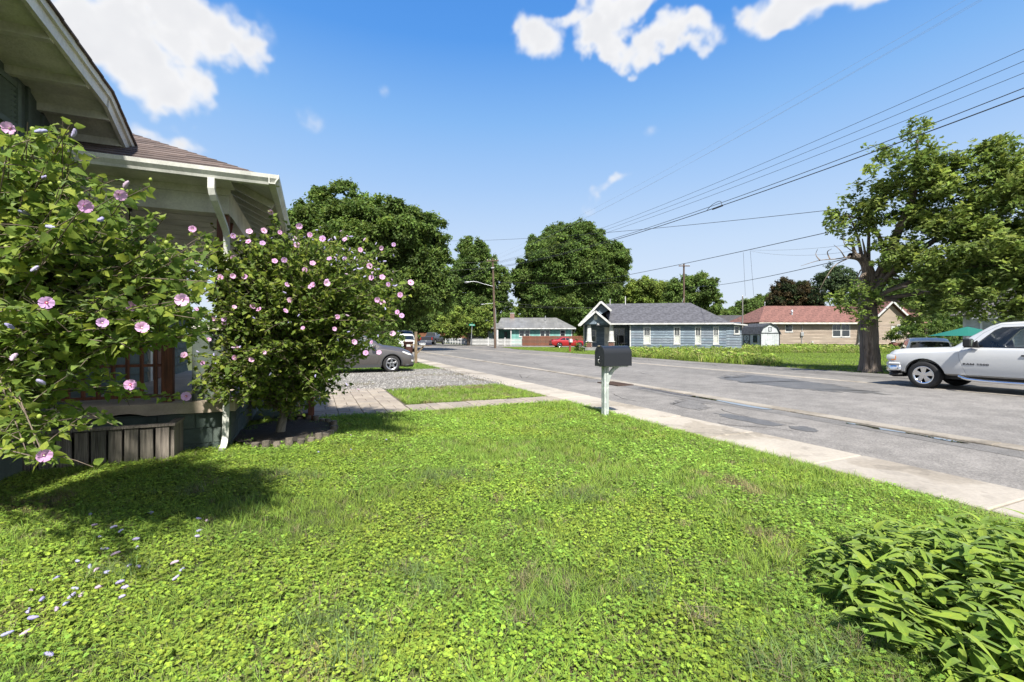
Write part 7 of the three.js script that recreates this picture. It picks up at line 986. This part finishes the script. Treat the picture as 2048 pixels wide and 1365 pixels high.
{
  reseed(818);
  const lists = { ivy: IVY.map(() => []), clover: CLOVER.map(() => []), turf: TURF.map(() => []), wide: WIDE.map(() => []) }, col = new THREE.Color();
  const push = (k, p, sc, c, b) => { const L = lists[k]; L[Math.floor(rnd() * L.length)].push([M4(p, turned(rr(-0.08, 0.08), rr(0, 6.3), rr(-0.08, 0.08)), sc), col.setRGB(...c).multiplyScalar(b).clone()]); };
  const cell = 0.05;
  for (let n = -6; n < SW0; n += cell) for (let s = -4.5; s < 13; s += cell) {
    const ss = s + rr(0, cell), nn = n + rr(0, cell); if (!inPlot(ss, nn)) continue; const p = W(ss, nn, yardY(ss, nn) - 0.004); if (!inFrame(p)) continue; const z = Math.max(1, -p.z);
    const keep = clamp(1.15 - (z - 3.5) / 14, 0.35, 1); if (rnd() > keep) continue; const grown = z > 4 ? 1 + (z - 4) * 0.05 : 1;
    const a = fbm(ss * 0.75 + 3, nn * 0.75, 3, 0, 101), b = fbm(ss * 1.7, nn * 1.7 + 6, 3, 0, 103), dry = sm(0.72, 0.84, fbm(ss * 1.3 + 21, nn * 1.3, 3, 0, 107)), lush = fbm(ss * 0.5, nn * 0.5, 2, 0, 109), edge = sm(0.9, 0.2, SW0 - nn), strip = sm(9, 11, ss);
    let ivy = sm(0.42, 0.62, a + 0.14 * sm(2.2, -0.5, nn) - 0.06) * (1 - 0.85 * edge) * (1 - strip), turf = 1 - ivy * 0.45; const bright = (0.8 + 0.45 * lush) * rr(0.78, 1.22);
    const hue = fbm(ss * 2.3, nn * 2.3, 2, 0, 111);
    if (rnd() < 1.05 - 0.6 * dry) { if (rnd() < ivy) push('ivy', p, rr(0.8, 1.3) * grown, [lerp(0.25, 0.19, hue), lerp(0.325, 0.31, hue), lerp(0.042, 0.036, hue)], bright); else if (b > 0.5 && rnd() < 0.75 && !strip) push('clover', p, rr(0.85, 1.3) * grown, [0.195, 0.305, 0.042], bright); }
    if (rnd() < turf * 0.95 + 0.12) push('turf', p, rr(0.7, 1.15) * (1 + 0.25 * edge) * grown * (strip ? 0.8 : 1), dry > 0.35 ? [0.27, 0.235, 0.10] : rnd() < 0.12 ? [0.28, 0.25, 0.12] : [lerp(0.255, 0.19, hue), lerp(0.33, 0.305, hue), 0.048], bright);
    if (b < 0.42 && rnd() < 0.3) push('wide', p, rr(0.7, 1.3) * grown, [0.205, 0.29, 0.044], bright); if (edge > 0.5 && rnd() < 0.4) push('wide', p, rr(0.6, 1.1), [0.16, 0.245, 0.04], bright);
  }
  for (const [u, v, r] of [[640, 1255, 0.16], [860, 1190, 0.14], [1060, 1245, 0.1], [1720, 1290, 0.22], [1600, 1340, 0.2], [380, 990, 0.2], [560, 960, 0.3], [1300, 1180, 0.15], [820, 1150, 0.12], [1440, 1250, 0.14], [700, 1330, 0.12], [230, 1150, 0.12], [1150, 1000, 0.25], [900, 960, 0.3]]) { const z = (EYE - 0.05) * F / (v - HOR), c = at(u, v, z); for (let k = 0; k < 700 * r * r; k++) { const p = V(c.x + gauss() * r * 1.1, 0, c.z + gauss() * r * 0.8), [ss, nn] = SNof(p); if (!inPlot(ss, nn)) continue; p.y = yardY(ss, nn); push('turf', p, rr(0.9, 1.7), rnd() < 0.2 ? [0.24, 0.2, 0.11] : [0.15, 0.21, 0.065], rr(0.7, 1.2)); } }
  const T = new THREE.Group(); T.name = 'lawn'; T.userData = { kind: 'stuff', label: 'lawn of ground ivy, clover and short grass beside the sidewalk', category: 'lawn' }; scene.add(T);
  for (const [k, geos] of [['ivy', IVY], ['clover', CLOVER], ['turf', TURF], ['wide', WIDE]]) geos.forEach((g, i) => copies({ ivy: 'ground_ivy', clover: 'clover', turf: 'grass', wide: 'broad_grass' }[k], g, MAT.grassV, lists[k][i], T));
  console.log('lawn', Object.entries(lists).map(([k, l]) => k + ' ' + l.map(q => q.length)).join('; '));
}
{ // grass on the other plots: fine where mown, tall and weedy along the far verge
  reseed(919);
  const tall = [blades(14, 0.09, 0.30, 0.009, 21, 0.7), blades(14, 0.10, 0.36, 0.010, 22, 0.9), mat_(12, roundLeaf, 0.035, 0.12, 0.08, 0.34, 0.8, 23)], mown = blades(16, 0.09, 0.085, 0.007, 24, 0.7), L = tall.map(() => []), M = [], col = new THREE.Color();
  const weedy = (s, n, p) => { const z = -p.z, u = 1024 + F * p.x / z; let w = 0; if (u > 1240 && u < 1590) w = Math.max(w, sm(29.5, 27, n + 2.5 * (vn(s * 0.5, 3) - 0.5)) * sm(20.8, 21.3, n) * sm(1580, 1530, u)); if (z > 38 && z < 60 && u > 1400 && u < 1800) w = Math.max(w, sm(39, 43, z)); if (z > 43 && u > 1250 && u < 1490) w = 1; return w * (0.6 + 0.8 * fbm(s * 0.6, n * 0.6, 3, 0, 131)); };
  const blocked = p => { const z = -p.z, u = 1024 + F * p.x / z; return (z > 47.6 && u > 1160 && u < 1486) || (z > 61.5); };
  for (let n = FAR + 0.05; n < 60; n += 0.22) for (let s = -2; s < 62; s += 0.22) { const ss = s + rr(0, 0.22), nn = n + rr(0, 0.22), p = W(ss, nn, -0.012); if (!inFrame(p, 1) || blocked(p)) continue; if (nn < FAR + 0.3 + (ss > 45 ? sm(45, 60, ss) * 2.2 : 0)) continue; const w = weedy(ss, nn, p), b = (0.75 + 0.5 * fbm(ss * 0.5, nn * 0.5, 3, 0, 133)) * rr(0.8, 1.2);
    if (w > 0.25 && rnd() < 0.85) { const k = fbm(ss * 1.3, nn * 1.3, 2, 0, 137) > 0.55 ? 2 : rnd() < 0.5 ? 0 : 1; L[k].push([M4(p, turned(0, rr(0, 6.3), 0), rr(0.6, 1.25) * (0.55 + 0.75 * w)), col.setRGB(...(rnd() < 0.22 ? [0.28, 0.28, 0.10] : rnd() < 0.3 ? [0.22, 0.28, 0.046] : [0.17, 0.25, 0.036])).multiplyScalar(b).clone()]); }
    else if (rnd() < 0.9) M.push([M4(p, turned(0, rr(0, 6.3), 0), rr(0.7, 1.2)), col.setRGB(0.21, 0.29, 0.044).multiplyScalar(b).clone()]); }
  for (let n = -4; n < SW0; n += 0.14) for (let s = 20; s < 36; s += 0.14) { const ss = s + rr(0, 0.14), nn = n + rr(0, 0.14), p = W(ss, nn, 0.035); if (!inFrame(p, 0.5)) continue; M.push([M4(p, turned(0, rr(0, 6.3), 0), rr(0.6, 0.95)), col.setRGB(0.17, 0.265, 0.036).multiplyScalar(rr(0.75, 1.2)).clone()]); }
  for (let k = 0; k < 420; k++) { const s = rr(13, 20), n = rr(-2, 5.1), v = fbm(s * 1.1, n * 0.7, 4, 0, 67); if (v < 0.5) continue; M.push([M4(W(s, n, 0.06), turned(0, rr(0, 6.3), 0), rr(0.3, 0.6)), col.setRGB(...(rnd() < 0.5 ? [0.22, 0.18, 0.07] : [0.13, 0.18, 0.03])).clone()]); }
  const T = new THREE.Group(); T.name = 'far_grass'; T.userData = { kind: 'stuff', label: 'mown grass and tall weeds on the lots across the road', category: 'grass' }; scene.add(T); tall.forEach((g, i) => copies(['weed', 'weed', 'weed_leaf'][i], g, MAT.grassV, L[i], T)); copies('grass', mown, MAT.grassV, M, T); console.log('far grass', M.length, L.map(l => l.length));
}
{ // loose stones on the gravel drive
  reseed(929); const g = new THREE.IcosahedronGeometry(0.016, 0), p = g.attributes.position; for (let i = 0; i < p.count; i++) { const k = 0.8 + 0.4 * h2(Math.round(p.getX(i) * 1e4), Math.round(p.getY(i) * 1e4), Math.round(p.getZ(i) * 1e4)); p.setXYZ(i, p.getX(i) * k, p.getY(i) * k * 0.7, p.getZ(i) * k); } g.computeVertexNormals(); const L = [], col = new THREE.Color();
  for (let k = 0; k < 14000; k++) { const s = rr(12.6, 20.2), n = rr(-3, 5.6), q = W(s, n, 0.07); if (n > 5.0 && rnd() < 0.6) continue; if (s < 13 && (n > 1.8 ? rnd() < 0.75 : rnd() < 0.5)) continue; const b = rr(0.1, 0.38); L.push([M4(q, turned(rr(0, 3), rr(0, 6), rr(0, 3)), rr(0.5, 1.5)), col.setRGB(b, b * 0.97, b * 0.92).clone()]); } scene.add(Object.assign(copies('loose_gravel', g, std({ roughness: 0.95 }), L), {})); const m = scene.children.at(-1); m.userData = { kind: 'stuff', label: 'loose grey stones scattered over the gravel drive', category: 'gravel' };
}
{ // fallen blossoms on the lawn
  reseed(939); const P = [[178, 1028], [295, 1025], [403, 1038], [415, 1043], [405, 1060], [404, 1072], [219, 1057], [182, 1052], [236, 1066], [264, 1080], [200, 1098], [220, 1112], [160, 1123], [260, 1130], [272, 1133], [340, 1129], [368, 1136], [358, 1150], [180, 1138], [187, 1145], [225, 1145], [262, 1171], [230, 1168], [64, 1183], [140, 1178], [150, 1185], [85, 1195], [110, 1215], [126, 1212], [55, 1227], [78, 1234], [62, 1258], [28, 1262], [235, 1198], [85, 1309], [208, 1170], [640, 905], [700, 900], [770, 880], [700, 870], [205, 1075], [275, 1092], [120, 1150], [160, 1195]];
  P.forEach(([u, v], i) => { const z = (EYE - 0.085) * F / (v - HOR), p = at(u, v, z), m = part('fallen_blossom', spentGeo, spentMat[i % 4]); m.position.copy(p); m.quaternion.copy(turned(Math.PI / 2 + rr(-0.25, 0.25), rr(0, 6.3), 0)); m.scale.set(1, rr(0.8, 1.15), 1).multiplyScalar(rr(0.85, 1.1)); tag(m, 'faded lilac blossom fallen on the lawn near the flowering shrubs', 'blossom', 'fallen blossoms on the lawn'); });
}
renderer.render(scene, camera);
